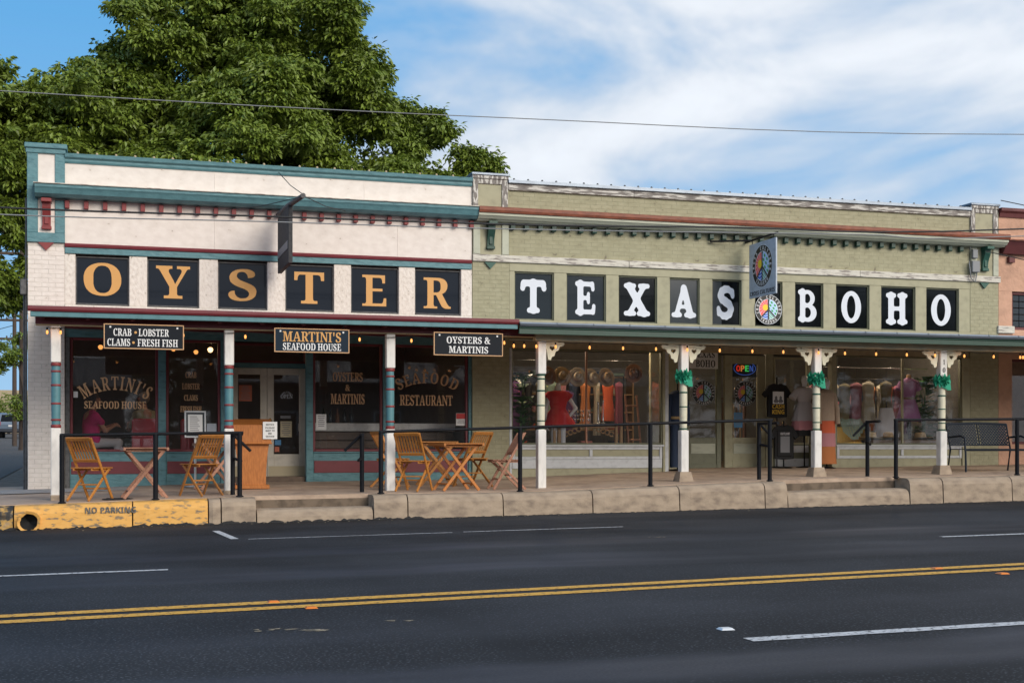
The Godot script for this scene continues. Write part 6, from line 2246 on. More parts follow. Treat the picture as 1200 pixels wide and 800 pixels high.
func boutique_inside() -> void:
	var fl := 0.36
	# red dress on a white mannequin
	var t := thing("dress_mannequin", "headless white mannequin in a bright red dress, hand on hip", "mannequin", Vector3(8.17, fl, -3.95), "", -0.1)
	var st := begin()
	var c := [[Vector3(0, 1.48, 0), Vector3(0, 1.60, 0.01), 0.055, 0.05], [Vector3(-0.15, 1.42, 0), Vector3(0.15, 1.42, 0), 0.06, 0.06], [Vector3(0, 1.02, 0), Vector3(0, 1.38, 0), 0.11, 0.12], [Vector3(-0.07, 0.92, 0), Vector3(0.07, 0.92, 0), 0.11, 0.11]]
	for s in [-1.0, 1.0]:
		var el := Vector3(s * 0.34, 1.17, 0.0) if s > 0 else Vector3(-0.245, 1.12, 0.0)
		var wr := Vector3(s * 0.19, 1.0, 0.1) if s > 0 else Vector3(-0.25, 0.88, 0.08)
		c.append([Vector3(s * 0.17, 1.42, 0), el, 0.045, 0.035])
		c.append([el, wr, 0.035, 0.024])
		c.append([Vector3(s * 0.08, 0.90, 0), Vector3(s * 0.09, 0.48, 0.01), 0.075, 0.05])
		c.append([Vector3(s * 0.09, 0.48, 0.01), Vector3(s * 0.09, 0.08, 0.0), 0.05, 0.033])
		c.append([Vector3(s * 0.09, 0.05, 0.0), Vector3(s * 0.10, 0.03, 0.12), 0.033, 0.025])
	flesh(st, c, 0.018, 0.035)
	for s in [-1.0, 1.0]:
		var hc := []
		hand(hc, Vector3(0.19, 1.0, 0.1) if s > 0 else Vector3(-0.25, 0.88, 0.08), Vector3(-0.8, -0.3, 0.1) if s > 0 else Vector3(0, -1, 0.1), Vector3(0, -0.3, -1) if s > 0 else Vector3(1, 0, 0))
		flesh(st, hc, 0.007, 0.01)
	part(t, "figure", st, "mannequin")
	frock(t, "dress_skirt", [[0.33, 0.82], [0.30, 0.90], [0.23, 1.02], [0.165, 1.12], [0.14, 1.17]], "cloth_red", 11, 0.10, 0.92)
	frock(t, "dress_bodice", [[0.142, 1.15], [0.165, 1.25], [0.195, 1.36], [0.20, 1.44], [0.165, 1.49], [0.11, 1.50]], "cloth_red", 0, 0.0, 0.9)
	for s in [-1.0, 1.0]:
		st = begin()
		tube(st, [Vector3(s * 0.14, 1.435, 0), Vector3(s * 0.23, 1.36, 0.0)], [0.075, 0.085], 12, false)
		part(t, "dress_sleeve", st, "cloth_red")
	# carved table under it
	t = thing("carved_table", "low carved pale wood console table in the left boutique window", "table", Vector3(8.78, fl + 0.48, -4.05))
	part(t, "table_top", bx(Vector3(-0.76, 0.36, -0.2), Vector3(0.72, 0.40, 0.2), 0.01), "pale_wood")
	for x in [-0.70, -0.60, 0.56, 0.66]:
		part(t, "leg", bx(Vector3(x - 0.03, 0.0, 0.10), Vector3(x + 0.03, 0.36, 0.16), 0.01), "pale_wood")
	for s in [-1.0, 1.0]:
		for k in 4:
			st = begin()
			var pts := []
			for j in 13:
				var a := j / 12.0 * TAU * 0.9
				pts.append(Vector3(s * (0.46 - k * 0.085) + cos(a) * 0.045, 0.29 - 0.03 * (3 - k) + sin(a) * 0.045, 0.13))
			tube(st, pts, 0.016, 6)
			part(t, "carved_scroll", st, "pale_wood")
	part(t, "apron", bx(Vector3(-0.57, 0.315, 0.11), Vector3(0.53, 0.36, 0.14), 0.006), "pale_wood")
	st = begin()
	box(st, Vector3(7.9, fl, -4.35), Vector3(9.7, fl + 0.478, -3.75), 0.01)
	single("display_plinth", "dark low plinth under the carved console table", "plinth", st, "dark_wood")
	# earring rack and candlesticks
	t = thing("earring_rack", "small rack of dangling earrings on the carved table", "rack", Vector3(8.62, fl + 0.882, -4.02))
	st = begin()
	for x in [-0.22, 0.22]:
		tube(st, [Vector3(x, 0, 0), Vector3(x, 0.26, 0)], 0.007, 6)
	for y in [0.09, 0.17, 0.25]:
		tube(st, [Vector3(-0.22, y, 0), Vector3(0.22, y, 0)], 0.005, 6)
	part(t, "frame", st, "chrome")
	rng.seed = 5
	for y in [0.09, 0.17, 0.25]:
		for k in 8:
			st = begin()
			var x: float = -0.195 + k * 0.055
			lathe(st, [[0.0, -0.055], [0.014, -0.045], [0.018, -0.02], [0.004, 0.0]], Vector3(x, y, 0.004), 7)
			part(t, "earring", st, ["straw_pale", "cloth_pale", "brass", "chrome"][rng.randi() % 4])
	for q in [[9.02, "tall glass candlestick on the carved table, left one", 0.42], [9.12, "tall glass candlestick on the carved table, right one", 0.46]]:
		st = begin()
		lathe(st, [[0.04, 0.0], [0.04, 0.01], [0.012, 0.03], [0.016, 0.12], [0.01, 0.2], [0.014, q[2] - 0.05], [0.025, q[2]], [0.0, q[2]]], Vector3.ZERO, 12)
		single("candlestick", q[1], "candlestick", st, "chrome", Vector3(q[0], fl + 0.882, -4.05), "candlesticks on the carved table")
	# hats pinned on a line
	st = begin()
	tube(st, [Vector3(7.4, 2.44, -4.08), Vector3(9.95, 2.46, -4.08)], 0.006, 5)
	single("hat_line", "thin line strung across the left boutique window for hats", "line", st, "cable_grey")
	var hats := [[7.99, 2.15, "felt_brown", "brown felt hat hung leftmost in the left boutique window"], [8.29, 2.14, "straw", "tan straw hat hung second in the left boutique window"], [8.60, 2.13, "straw_pale", "pale straw hat with dark band hung left of the window's middle bar"], [8.88, 2.12, "straw_pale", "pale straw hat hung just right of the window's middle bar"], [9.19, 2.13, "straw", "broad tan hat hung fifth in the left boutique window"], [9.76, 2.22, "felt_brown", "brown hat hung alone near the right end of the left boutique window"]]
	for k in 6:
		var q: Array = hats[k]
		hat(q[3], Vector3(q[0], q[1], -4.06), Vector3(1.32, 0.25 * sin(k * 2.1), 0.3 * sin(k * 1.7)), q[2], 0.17)
	# ladder
	t = thing("display_ladder", "small wooden ladder leaning at the right of the left boutique window", "ladder", Vector3(9.74, fl + 0.02, -4.0), "", 0.25)
	for x in [-0.15, 0.15]:
		st = begin()
		bar(st, Vector3(x, 0, 0.08), Vector3(x * 0.9, 1.42, -0.1), 0.035, 0.03, 0.005)
		part(t, "rail", st, "red_wood")
	for k in 4:
		var y := 0.22 + k * 0.33
		st = begin()
		tube(st, [Vector3(-0.15, y, 0.08 - y * 0.127), Vector3(0.15, y, 0.08 - y * 0.127)], 0.014, 8)
		part(t, "rung", st, "red_wood")
	house_plant("leafy green plant at the left end of the left boutique window", Vector3(7.42, fl, -3.85), 1.75, 1)
	house_plant("leafy green plant at the right end of the right boutique window", Vector3(16.30, 0.42, -4.1), 1.8, 2)
	# rack of dark clothes behind
	for q in [[8.9, "cloth_violet", "violet frock hanging behind the red dress"]]:
		t = thing("hanging_garment", q[2], "garment", Vector3(q[0] - 0.3 if q[1] == "cloth_violet" else q[0] + 0.08, 1.35 if q[1] == "cloth_violet" else 1.95, -4.7), "garments hanging in the boutique")
		frock(t, "cloth", [[0.20, -0.25], [0.17, 0.1], [0.12, 0.4], [0.15, 0.5], [0.03, 0.55]], q[1], 7, 0.12, 0.35)
	# ---- right window
	fl = 0.42
	var g := [[14.45, 2.1, 0.9, "cloth_olive", "dark olive garment hanging leftmost in the right boutique window"], [14.72, 2.12, 0.95, "cloth_lilac_print", "mauve print dress hanging in the right boutique window"], [15.0, 2.15, 0.85, "cloth_cream", "cream blouse hanging third in the right boutique window"], [15.42, 2.16, 0.95, "cloth_olive", "khaki print shirt hanging next to the white skirt"], [14.20, 1.75, 0.5, "cloth_red", "dark red garment hanging behind the crochet blanket"]]
	for q in g:
		t = thing("hanging_garment", q[4], "garment", Vector3(q[0], q[1], -4.15), "garments hanging in the boutique", 0.3)
		frock(t, "cloth", [[0.19, -q[2]], [0.17, -q[2] * 0.6], [0.13, -0.35], [0.17, -0.12], [0.16, -0.05], [0.03, 0.0]], q[3], 8, 0.13, 0.4)
		st = begin()
		tube(st, [Vector3(-0.15, -0.05, 0), Vector3(0, 0.02, 0), Vector3(0.15, -0.05, 0)], 0.008, 6)
		tube(st, [Vector3(0, 0.02, 0), Vector3(0, 2.42 - q[1], 0)], 0.004, 5)
		part(t, "hanger", st, "black_metal")
	st = begin()
	tube(st, [Vector3(13.95, 2.42, -4.15), Vector3(16.4, 2.42, -4.15)], 0.012, 6)
	single("garment_rail", "metal rail carrying the clothes in the right boutique window", "rail", st, "chrome")
	t = thing("hanging_garment", "long white pleated skirt in the middle of the right boutique window", "garment", Vector3(15.30, fl + 0.35, -3.95), "garments hanging in the boutique")
	frock(t, "cloth", [[0.30, 0.0], [0.26, 0.25], [0.20, 0.55], [0.14, 0.82]], "cloth_white", 14, 0.09, 0.6)
	dress_stand(t, 0.95)
	# lilac dress form
	t = thing("dress_mannequin", "dress form in a belted lilac shirt dress in the right boutique window", "mannequin", Vector3(15.83, fl, -3.95))
	dress_stand(t, 1.0)
	frock(t, "dress_skirt", [[0.27, 0.90], [0.24, 1.05], [0.19, 1.22], [0.13, 1.37]], "cloth_purple", 10, 0.09, 0.7)
	frock(t, "dress_bodice", [[0.132, 1.37], [0.16, 1.50], [0.19, 1.65], [0.18, 1.73], [0.10, 1.78], [0.06, 1.80]], "cloth_purple", 0, 0.0, 0.7)
	frock(t, "belt", [[0.136, 1.35], [0.14, 1.375], [0.136, 1.40]], "felt_brown", 0, 0.0, 0.72)
	for s in [-1.0, 1.0]:
		st = begin()
		tube(st, [Vector3(s * 0.15, 1.70, 0), Vector3(s * 0.24, 1.55, 0.0)], [0.07, 0.075], 12, true)
		part(t, "dress_sleeve", st, "cloth_purple")
	st = begin()
	lathe(st, [[0.055, 1.79], [0.05, 1.86], [0.0, 1.875]], Vector3.ZERO, 14)
	part(t, "neck", st, "pale_wood")
	# chair with crochet blanket
	t = thing("yellow_chair", "yellow tub chair at the left of the right boutique window", "chair", Vector3(14.27, fl, -3.76), "", -0.3)
	st = begin()
	for k in 14:
		var a := PI * (0.05 + 0.9 * k / 13.0)
		var a2 := PI * (0.05 + 0.9 * (k + 1) / 13.0)
		if k < 13:
			for rr in [0.30, 0.36]:
				quad_out(st, Vector3(cos(a) * rr, 0.42, -sin(a) * rr), Vector3(cos(a2) * rr, 0.42, -sin(a2) * rr), Vector3(cos(a2) * rr * 1.06, 0.78, -sin(a2) * rr * 1.06), Vector3(cos(a) * rr * 1.06, 0.78, -sin(a) * rr * 1.06), Vector3(0, 0.6, 0) if rr > 0.33 else Vector3(cos(a), 0.6, -sin(a)))
			quad_out(st, Vector3(cos(a) * 0.318, 0.78, -sin(a) * 0.318), Vector3(cos(a2) * 0.318, 0.78, -sin(a2) * 0.318), Vector3(cos(a2) * 0.3816, 0.78, -sin(a2) * 0.3816), Vector3(cos(a) * 0.3816, 0.78, -sin(a) * 0.3816), Vector3.ZERO)
	part(t, "backrest", st, "cloth_yellow")
	st = begin()
	lathe(st, [[0.0, 0.36], [0.30, 0.36], [0.33, 0.39], [0.33, 0.44], [0.28, 0.47], [0.0, 0.47]], Vector3.ZERO, 20)
	part(t, "seat", st, "cloth_yellow")
	for k in 4:
		var a := PI / 4 + k * PI / 2
		st = begin()
		tube(st, [Vector3(cos(a) * 0.27, 0.0, sin(a) * 0.27), Vector3(cos(a) * 0.2, 0.37, sin(a) * 0.2)], [0.012, 0.018], 8)
		part(t, "leg", st, "pale_wood")
	t = thing("crochet_blanket", "sage green crochet blanket draped over the yellow chair", "blanket", Vector3(14.13, fl + 0.83, -3.44))
	st = begin()
	for i in 10:
		for j in 10:
			if i + j > 15: continue
			var f := func(u: float, v: float) -> Vector3:
				return Vector3(-0.26 + u * 0.52 + v * 0.06, 0.10 - v * 0.42 * (0.6 + 0.4 * sin(u * 3.0)) + 0.012 * sin(u * 14.0), 0.03 + v * 0.08 + 0.02 * sin(u * 11.0 + v * 4.0))
			var u0 := i / 10.0
			var v0 := j / 10.0
			quad(st, f.call(u0, v0), f.call(u0 + 0.09, v0), f.call(u0 + 0.09, v0 + 0.09), f.call(u0, v0 + 0.09))
	part(t, "knit", st, "cloth_sage")
	for q in [[14.72, 0.0, "straw_pale", "pale wide straw hat lying leftmost on the right window's floor", 0.26], [15.10, 0.05, "straw", "tan straw hat lying in the middle of the right window's floor", 0.24], [15.92, -0.05, "straw", "golden straw hat lying below the lilac dress", 0.25]]:
		hat(q[3], Vector3(q[0], fl + 0.53, -3.62 + q[1]), Vector3(0.12, q[0], 0), q[2], q[4])
	st = begin()
	box(st, Vector3(14.62, fl, -4.1), Vector3(16.5, fl + 0.52, -3.40), 0.02)
	single("display_plinth", "dark raised floor board under the straw hats in the right window", "plinth", st, "dark_wood")
	st = begin()
	lathe(st, [[0.0, 0.0], [0.12, 0.02], [0.16, 0.08], [0.12, 0.14], [0.0, 0.16]], Vector3.ZERO, 18, 1.0, 1.0)
	single("spotted_cushion", "round dark spotted cushion between the yellow chair and the straw hats", "cushion", st, "cloth_lilac_print", Vector3(14.72, fl + 0.522, -3.95))
	# boutique shelves and back rail with folded stock, dim in the room
	t = thing("stock_shelf", "tall dim shelf with folded clothes at the boutique's back", "shelf", Vector3(9.6, 0.36, -8.6))
	for y in [0.4, 0.8, 1.2, 1.6, 2.0]:
		part(t, "shelf_board", bx(Vector3(-1.8, y, 0), Vector3(1.8, y + 0.03, 0.4), 0.004), "pale_wood")
		for k in 9:
			part(t, "folded_cloth", bx(Vector3(-1.7 + k * 0.38, y + 0.031, 0.05), Vector3(-1.42 + k * 0.38, y + 0.12 + 0.05 * sin(k * 3.1 + y * 5.0), 0.36), 0.02), ["cloth_rose", "cloth_denim", "cloth_cream", "cloth_coral", "cloth_sage"][int(k * 3 + y * 5) % 5])
	for x in [-1.84, 1.81]:
		part(t, "upright", bx(Vector3(x, 0, 0), Vector3(x + 0.03, 2.3, 0.4), 0.004), "pale_wood")
	var tints := [["cloth_lilac_print", "plum print"], ["cloth_olive", "olive print"], ["cloth_denim", "dark denim"], ["cloth_coral", "coral"], ["cloth_black", "black"], ["cloth_rose", "rose"], ["cloth_cream", "cream print"], ["cloth_violet", "violet"], ["cloth_sage", "sage green"], ["cloth_orange", "orange brown"]]
	var nth := ["first", "second", "third", "fourth", "fifth", "sixth", "seventh", "eighth", "ninth", "tenth", "eleventh", "twelfth"]
	for rk in [[13.95, 16.3, -4.75, 12, "the right window's back rail", 0], [7.25, 9.9, -5.2, 12, "the left window's back rail", 3]]:
		st = begin()
		tube(st, [Vector3(rk[0] - 0.1, 2.22, rk[2]), Vector3(rk[1] + 0.1, 2.22, rk[2])], 0.012, 6)
		for x in [rk[0] - 0.1, rk[1] + 0.1]:
			tube(st, [Vector3(x, 0.36, rk[2]), Vector3(x, 2.22, rk[2])], 0.014, 6)
		single("clothes_rail", "metal clothes rail standing as " + rk[4], "rail", st, "black_metal", Vector3.ZERO, "clothes rails in the boutique")
		for k in rk[3]:
			var tn: Array = tints[(k * 7 + rk[5]) % 10]
			t = thing("hanging_garment", "%s garment, %s from the left on %s" % [tn[1], nth[k], rk[4]], "garment", Vector3(lerpf(rk[0], rk[1], k / 11.0), 2.12, rk[2]), "garments hanging in the boutique", 0.9 + 0.3 * sin(k * 2.3))
			var l := 0.75 + 0.35 * absf(sin(k * 1.9))
			frock(t, "cloth", [[0.20, -l], [0.18, -l * 0.6], [0.15, -0.35], [0.19, -0.12], [0.17, -0.05], [0.03, 0.0]], tn[0], 8, 0.16, 0.36)
			st = begin()
			tube(st, [Vector3(-0.15, -0.05, 0), Vector3(0, 0.03, 0), Vector3(0.15, -0.05, 0)], 0.007, 5)
			tube(st, [Vector3(0, 0.03, 0), Vector3(0, 0.11, 0)], 0.004, 5)
			part(t, "hanger", st, "black_metal")
	# goods seen through the doors
	t = thing("belt_stand", "stand of hanging leather belts behind the right emblem door", "belts", Vector3(12.15, 0.34, -4.6))
	for k in 7:
		part(t, "belt", bx(Vector3(-0.24 + k * 0.075, 0.5, 0), Vector3(-0.20 + k * 0.075, 1.35 + 0.06 * sin(k * 2.0), 0.02), 0.004), ["felt_brown", "pale_wood", "red_wood", "straw"][k % 4])
	part(t, "bar", bx(Vector3(-0.3, 1.42, -0.01), Vector3(0.3, 1.45, 0.03), 0.004), "dark_wood")
	part(t, "base", bx(Vector3(-0.3, 0.0, -0.15), Vector3(0.3, 0.06, 0.15), 0.01), "dark_wood")
	for x in [-0.28, 0.28]:
		part(t, "upright", bx(Vector3(x - 0.015, 0.06, -0.01), Vector3(x + 0.015, 1.42, 0.02), 0.004), "dark_wood")

func house_plant(label: String, at: Vector3, h: float, seed_: int) -> void:
	var t := thing("potted_plant", label, "plant", at, "plants inside the boutique windows")
	var r := RandomNumberGenerator.new()
	r.seed = seed_
	var st := begin()
	lathe(st, [[0.0, 0.0], [0.13, 0.0], [0.17, 0.30], [0.18, 0.32], [0.15, 0.32], [0.14, 0.28], [0.0, 0.28]], Vector3.ZERO, 18)
	part(t, "pot", st, "weathered_grey")
	st = begin()
	for k in 5:
		tube(st, [Vector3(0, 0.28, 0), Vector3(r.randf_range(-0.06, 0.06), h * 0.55, r.randf_range(-0.05, 0.05)), Vector3(r.randf_range(-0.14, 0.14), h, r.randf_range(-0.08, 0.08))], [0.015, 0.010, 0.005], 5)
	part(t, "stem", st, "leaf_house")
	for k in 90:
		var a := r.randf() * TAU
		var y := r.randf_range(0.35, h)
		var o := Vector3(cos(a) * 0.05, y, sin(a) * 0.04)
		var d := Vector3(cos(a), r.randf_range(-0.1, 0.5), sin(a) * 0.7).normalized()
		var s := d.cross(Vector3.UP).normalized()
		var l := r.randf_range(0.20, 0.36)
		var w := l * 0.40
		st = begin()
		var mid := o + d * l * 0.5 + Vector3(0, 0.02, 0)
		var tip := o + d * l - Vector3(0, 0.05, 0)
		var up := Vector3(0, 0.012, 0)
		tri(st, o, mid - s * w + up, mid)
		tri(st, o, mid, mid + s * w + up)
		tri(st, mid, mid - s * w + up, tip)
		tri(st, mid, tip, mid + s * w + up)
		part(t, "leaf", st, "leaf_house")

func ceiling_spots() -> void:
	for q in [[7.9, -4.4, "white ceiling spot over the red dress"], [9.55, -4.4, "white ceiling spot over the wooden ladder"], [11.9, -6.0, "white ceiling spot behind the emblem doors"], [14.6, -4.5, "white ceiling spot over the yellow chair"], [15.9, -4.5, "white ceiling spot over the lilac dress"]]:
		var t := thing("ceiling_spot", q[2], "lamp", Vector3(q[0], 2.995, q[1]), "spots in the boutique ceiling")
		var st := begin()
		lathe(st, [[0.06, -0.10], [0.065, -0.08], [0.055, 0.0]], Vector3.ZERO, 16)
		part(t, "housing", st, "white_paint")
		st = begin()
		lathe(st, [[0.0, -0.105], [0.05, -0.102], [0.056, -0.09]], Vector3.ZERO, 16)
		part(t, "lens", st, "lamp_globe")
		var l := OmniLight3D.new()
		l.name = "spot_light"
		l.light_color = Color(1.0, 0.90, 0.76)
		l.light_energy = 0.9
		l.light_size = 0.05
		l.omni_range = 8.0
		l.omni_attenuation = 2.0
		l.shadow_enabled = true
		l.position = Vector3(0, -0.14, 0)
		t.add_child(l)

# ------------------------------------------------------------------ wares hung in the recessed entrance
func tee(t: Node3D, y: float, m: String) -> void:
	# short-sleeved shirt on a hanger: outline given thickness and a bulge
	var out := PackedVector2Array([Vector2(-0.07, 0.0), Vector2(-0.19, -0.04), Vector2(-0.32, -0.22), Vector2(-0.25, -0.28), Vector2(-0.20, -0.22), Vector2(-0.205, -0.66), Vector2(0.0, -0.68), Vector2(0.205, -0.66), Vector2(0.20, -0.22), Vector2(0.25, -0.28), Vector2(0.32, -0.22), Vector2(0.19, -0.04), Vector2(0.07, 0.0), Vector2(0.0, -0.035)])
	var st := begin()
	prism(st, out, -0.035, 0.035, Transform3D(Basis.IDENTITY, Vector3(0, y, 0)))
	box(st, Vector3(-0.19, y - 0.64, -0.055), Vector3(0.19, y - 0.08, 0.055), 0.04)
	part(t, "shirt", st, m)

func entrance_wares() -> void:
	var fy := pave_y(12.4, -3.6) + 0.002
	var t := thing("shirt_stand", "black T-shirt on a stand with a grey photo print and yellow words", "clothes stand", Vector3(12.62, fy, -3.62))
	dress_stand(t, 1.78)
	tee(t, 1.66, "cloth_black")
	part(t, "print_panel", bx(Vector3(-0.12, 1.26, 0.056), Vector3(0.12, 1.50, 0.06), 0.0), "paper")
	var st := begin()
	for s in [-1.0, 1.0]:
		lathe(st, [[0.035, -0.07], [0.055, -0.03], [0.02, 0.01], [0.03, 0.04], [0.0, 0.075]], Vector3(s * 0.05, 1.345, 0.062), 10, 1.0, 0.03)
	part(t, "print_figures", st, "print_grey")
	st = begin()
	words(st, "CASH", sans, Vector3(0, 1.205, 0.059), 0.26, 0.085)
	words(st, "KING", sans, Vector3(0, 1.10, 0.059), 0.26, 0.085)
	part(t, "print_words", st, "print_yellow")
	t = thing("shirt_stand", "black T-shirt with a white print hung low by the entrance", "clothes stand", Vector3(12.66, fy, -3.42))
	dress_stand(t, 0.92)
	tee(t, 0.84, "cloth_black")
	part(t, "print_panel", bx(Vector3(-0.10, 0.30, 0.056), Vector3(0.10, 0.62, 0.06), 0.0), "print_grey")
	st = begin()
	words(st, "OUTLAW", sans, Vector3(0, 0.67, 0.059), 0.2, 0.05)
	lathe(st, [[0.03, -0.10], [0.07, -0.03], [0.03, 0.02], [0.05, 0.06], [0.0, 0.11]], Vector3(0, 0.46, 0.062), 10, 1.0, 0.03)
	part(t, "print_words", st, "cloth_pale")
	# tiered white and pink dress
	t = thing("dress_stand", "white dress with pink and black tiers on a stand by the entrance", "clothes stand", Vector3(13.16, pave_y(13.1, -3.5) + 0.002, -3.5))
	dress_stand(t, 1.62)
	frock(t, "black_tier", [[0.285, 0.62], [0.265, 0.74]], "cloth_black", 12, 0.14, 0.6)
	frock(t, "pink_tier", [[0.268, 0.735], [0.245, 0.92]], "cloth_rose", 12, 0.13, 0.6)
	frock(t, "white_skirt", [[0.247, 0.915], [0.21, 1.08], [0.165, 1.22], [0.13, 1.30]], "cloth_pale", 11, 0.13, 0.6)
	frock(t, "bodice", [[0.132, 1.295], [0.165, 1.42], [0.185, 1.52], [0.15, 1.58], [0.06, 1.60]], "cloth_pale", 0, 0.0, 0.6)
	for s in [-1.0, 1.0]:
		st = begin()
		tube(st, [Vector3(s * 0.15, 1.52, 0), Vector3(s * 0.27, 1.36, 0)], [0.06, 0.08], 12, true)
		part(t, "sleeve", st, "cloth_pale")
	st = begin()
	lathe(st, [[0.0, 1.82], [0.055, 1.80], [0.075, 1.72], [0.055, 1.64], [0.045, 1.59]], Vector3.ZERO, 14, 0.85, 1.0)
	part(t, "display_head", st, "mannequin")
	# long striped skirt with beige cardigan
	t = thing("dress_stand", "beige cardigan over a long coral, rose and orange striped skirt on a stand", "clothes stand", Vector3(13.40, pave_y(13.4, -3.05) + 0.002, -3.05))
	dress_stand(t, 1.56)
	frock(t, "orange_tier", [[0.185, 0.08], [0.178, 0.22], [0.17, 0.42]], "cloth_orange", 11, 0.15, 0.55)
	frock(t, "rose_tier", [[0.171, 0.42], [0.163, 0.68]], "cloth_rose", 11, 0.13, 0.55)
	frock(t, "coral_tier", [[0.164, 0.68], [0.155, 0.95], [0.15, 1.05]], "cloth_coral", 11, 0.12, 0.55)
	frock(t, "cardigan", [[0.185, 0.92], [0.175, 1.10], [0.165, 1.30], [0.165, 1.44], [0.13, 1.51], [0.06, 1.53]], "cloth_beige", 8, 0.12, 0.55)
	for s in [-1.0, 1.0]:
		st = begin()
		tube(st, [Vector3(s * 0.13, 1.46, 0), Vector3(s * 0.20, 1.15, 0.03), Vector3(s * 0.20, 0.86, 0.06)], [0.06, 0.055, 0.05], 10, true)
		part(t, "sleeve", st, "cloth_beige")
	st = begin()
	lathe(st, [[0.0, 1.74], [0.055, 1.72], [0.07, 1.65], [0.05, 1.57], [0.045, 1.52]], Vector3.ZERO, 14, 0.85, 1.0)
	part(t, "display_head", st, "mannequin")
	# denim overalls left of the doors
	t = thing("dress_stand", "long dark denim overalls with a tan belt on a stand beside the left emblem door", "clothes stand", Vector3(10.40, pave_y(10.4, -3.4) + 0.002, -3.42))
	dress_stand(t, 1.66)
	for s in [-1.0, 1.0]:
		st = begin()
		tube(st, [Vector3(s * 0.07, 0.90, 0), Vector3(s * 0.08, 0.5, 0.0), Vector3(s * 0.075, 0.06, 0)], [0.09, 0.075, 0.085], 12)
		part(t, "trouser_leg", st, "cloth_denim")
	frock(t, "jacket", [[0.16, 0.86], [0.15, 1.0], [0.165, 1.2], [0.17, 1.42], [0.13, 1.50], [0.04, 1.53]], "cloth_denim", 0, 0.0, 0.6)
	frock(t, "belt", [[0.156, 0.98], [0.162, 1.0], [0.156, 1.03]], "straw", 0, 0.0, 0.62)
	for s in [-1.0, 1.0]:
		st = begin()
		tube(st, [Vector3(s * 0.14, 1.45, 0), Vector3(s * 0.20, 1.15, 0.02), Vector3(s * 0.19, 0.86, 0.05)], [0.055, 0.05, 0.045], 10)
		part(t, "sleeve", st, "cloth_denim")

# ------------------------------------------------------------------ festoon bulbs
func string_lights() -> void:
	var runs := [["string of amber bulbs along the cream building's canopy", 0.10, 2.50, [-0.84, -0.66, 0.14, 1.03, 1.92, 3.62, 4.42, 5.9], 2.43], ["string of amber bulbs along the sage building's canopy", 0.12, 2.47, [6.05, 6.22, 6.42, 6.74, 7.31, 7.88, 8.45, 9.0, 9.58, 10.17, 10.74, 11.40, 11.9, 12.5, 13.1, 13.66, 14.25, 14.85, 15.4, 15.46], 2.385]]
	for rn in runs:
		var t := thing("string_lights", rn[0], "string lights")
		var z: float = rn[1]
		var xs: Array = rn[3]
		var st := begin()
		for k in xs.size() - 1:
			var a := Vector3(xs[k], rn[2] - 0.01, z)
			var b := Vector3(xs[k + 1], rn[2] - 0.01, z)
			var m := (a + b) / 2 - Vector3(0, minf(0.05, (b.x - a.x) * 0.04), 0)
			tube(st, [a, m, b], 0.005, 5)
		part(t, "cord", st, "cable")
		var soc := begin()
		tube(soc, [Vector3(0, 0.06, 0), Vector3(0, 0.02, 0)], 0.014, 8)
		var sm := soc.commit()
		var bl := begin()
		lathe(bl, [[0.0, -0.038], [0.011, -0.034], [0.017, -0.016], [0.017, -0.003], [0.010, 0.02]], Vector3.ZERO, 10)
		var bm := bl.commit()
		for x in xs:
			var p := Vector3(x, rn[4], z)
			var sk := part(t, "socket", sm, "black_metal", p)
			part(sk, "bulb", bm, "bulb")
			var l := OmniLight3D.new()
			l.name = "bulb_light"
			l.light_color = Color(1.0, 0.62, 0.28)
			l.light_energy = 0.003
			l.light_size = 0.02
			l.omni_range = 4.0
			l.omni_attenuation = 2.0
			l.shadow_enabled = true
			l.position = Vector3(0, -0.015, 0)
			sk.add_child(l)
		settle(t, Vector3(xs[0], rn[4], z))

# ------------------------------------------------------------------ overhead wires
func overhead_wires() -> void:
	var defs := [
		["thin grey overhead wire crossing the sky above the roofs", "cable_grey", 0.0065, 3.0, [[-22, 5.6], [-6, 5.07], [-1.245, 5.06], [5.15, 5.19], [13.23, 5.52], [30, 6.9]]],
		["thick black overhead cable across the two fronts below the cornices", "cable", 0.014, 1.5, [[-22, 4.9], [-6, 3.96], [-1.355, 3.916], [1.93, 3.969], [5.6, 4.03], [8.86, 4.147], [14.4, 4.382], [30, 5.9]]],
		["pale overhead cable just below the thick black one", "cable_grey", 0.009, 1.55, [[-22, 4.75], [-6, 3.84], [-1.355, 3.817], [1.93, 3.888], [5.6, 3.955], [11.2, 4.138], [14.4, 4.256], [30, 5.6]]]]
	for d in defs:
		var st := begin()
		var pts := []
		for q in d[4]:
			pts.append(Vector3(q[0], q[1], d[3]))
		tube(st, smooth_path(pts, 6), d[2], 6)
		single("overhead_wire", d[0], "wire", st, d[1], Vector3.ZERO, "overhead wires along the street")
	for x in [-22.0, 30.0]:
		utility_pole("utility pole carrying the street wires beyond the %s edge of the view" % ("left" if x < 0 else "right"), Vector3(x, land(x, 2.2) - 0.2, 2.1), 9.0, 0.13)
	# drop wire from the sage pilaster to the right
	for q in [["thin service wire running from the right pilaster's top out over the salmon building", Vector3(17.35, 5.80, -3.0), Vector3(24, 5.2, -1.0)], ["thin service wire sagging below the salmon cornice", Vector3(17.0, 4.75, -3.0), Vector3(24, 4.2, -1.5)]]:
		var st := begin()
		tube(st, smooth_path([q[1], (q[1] + q[2]) / 2 - Vector3(0, 0.35, 0), q[2]], 6), 0.010, 5)
		single("service_wire", q[0], "wire", st, "cable", Vector3.ZERO, "service wires on the salmon building")

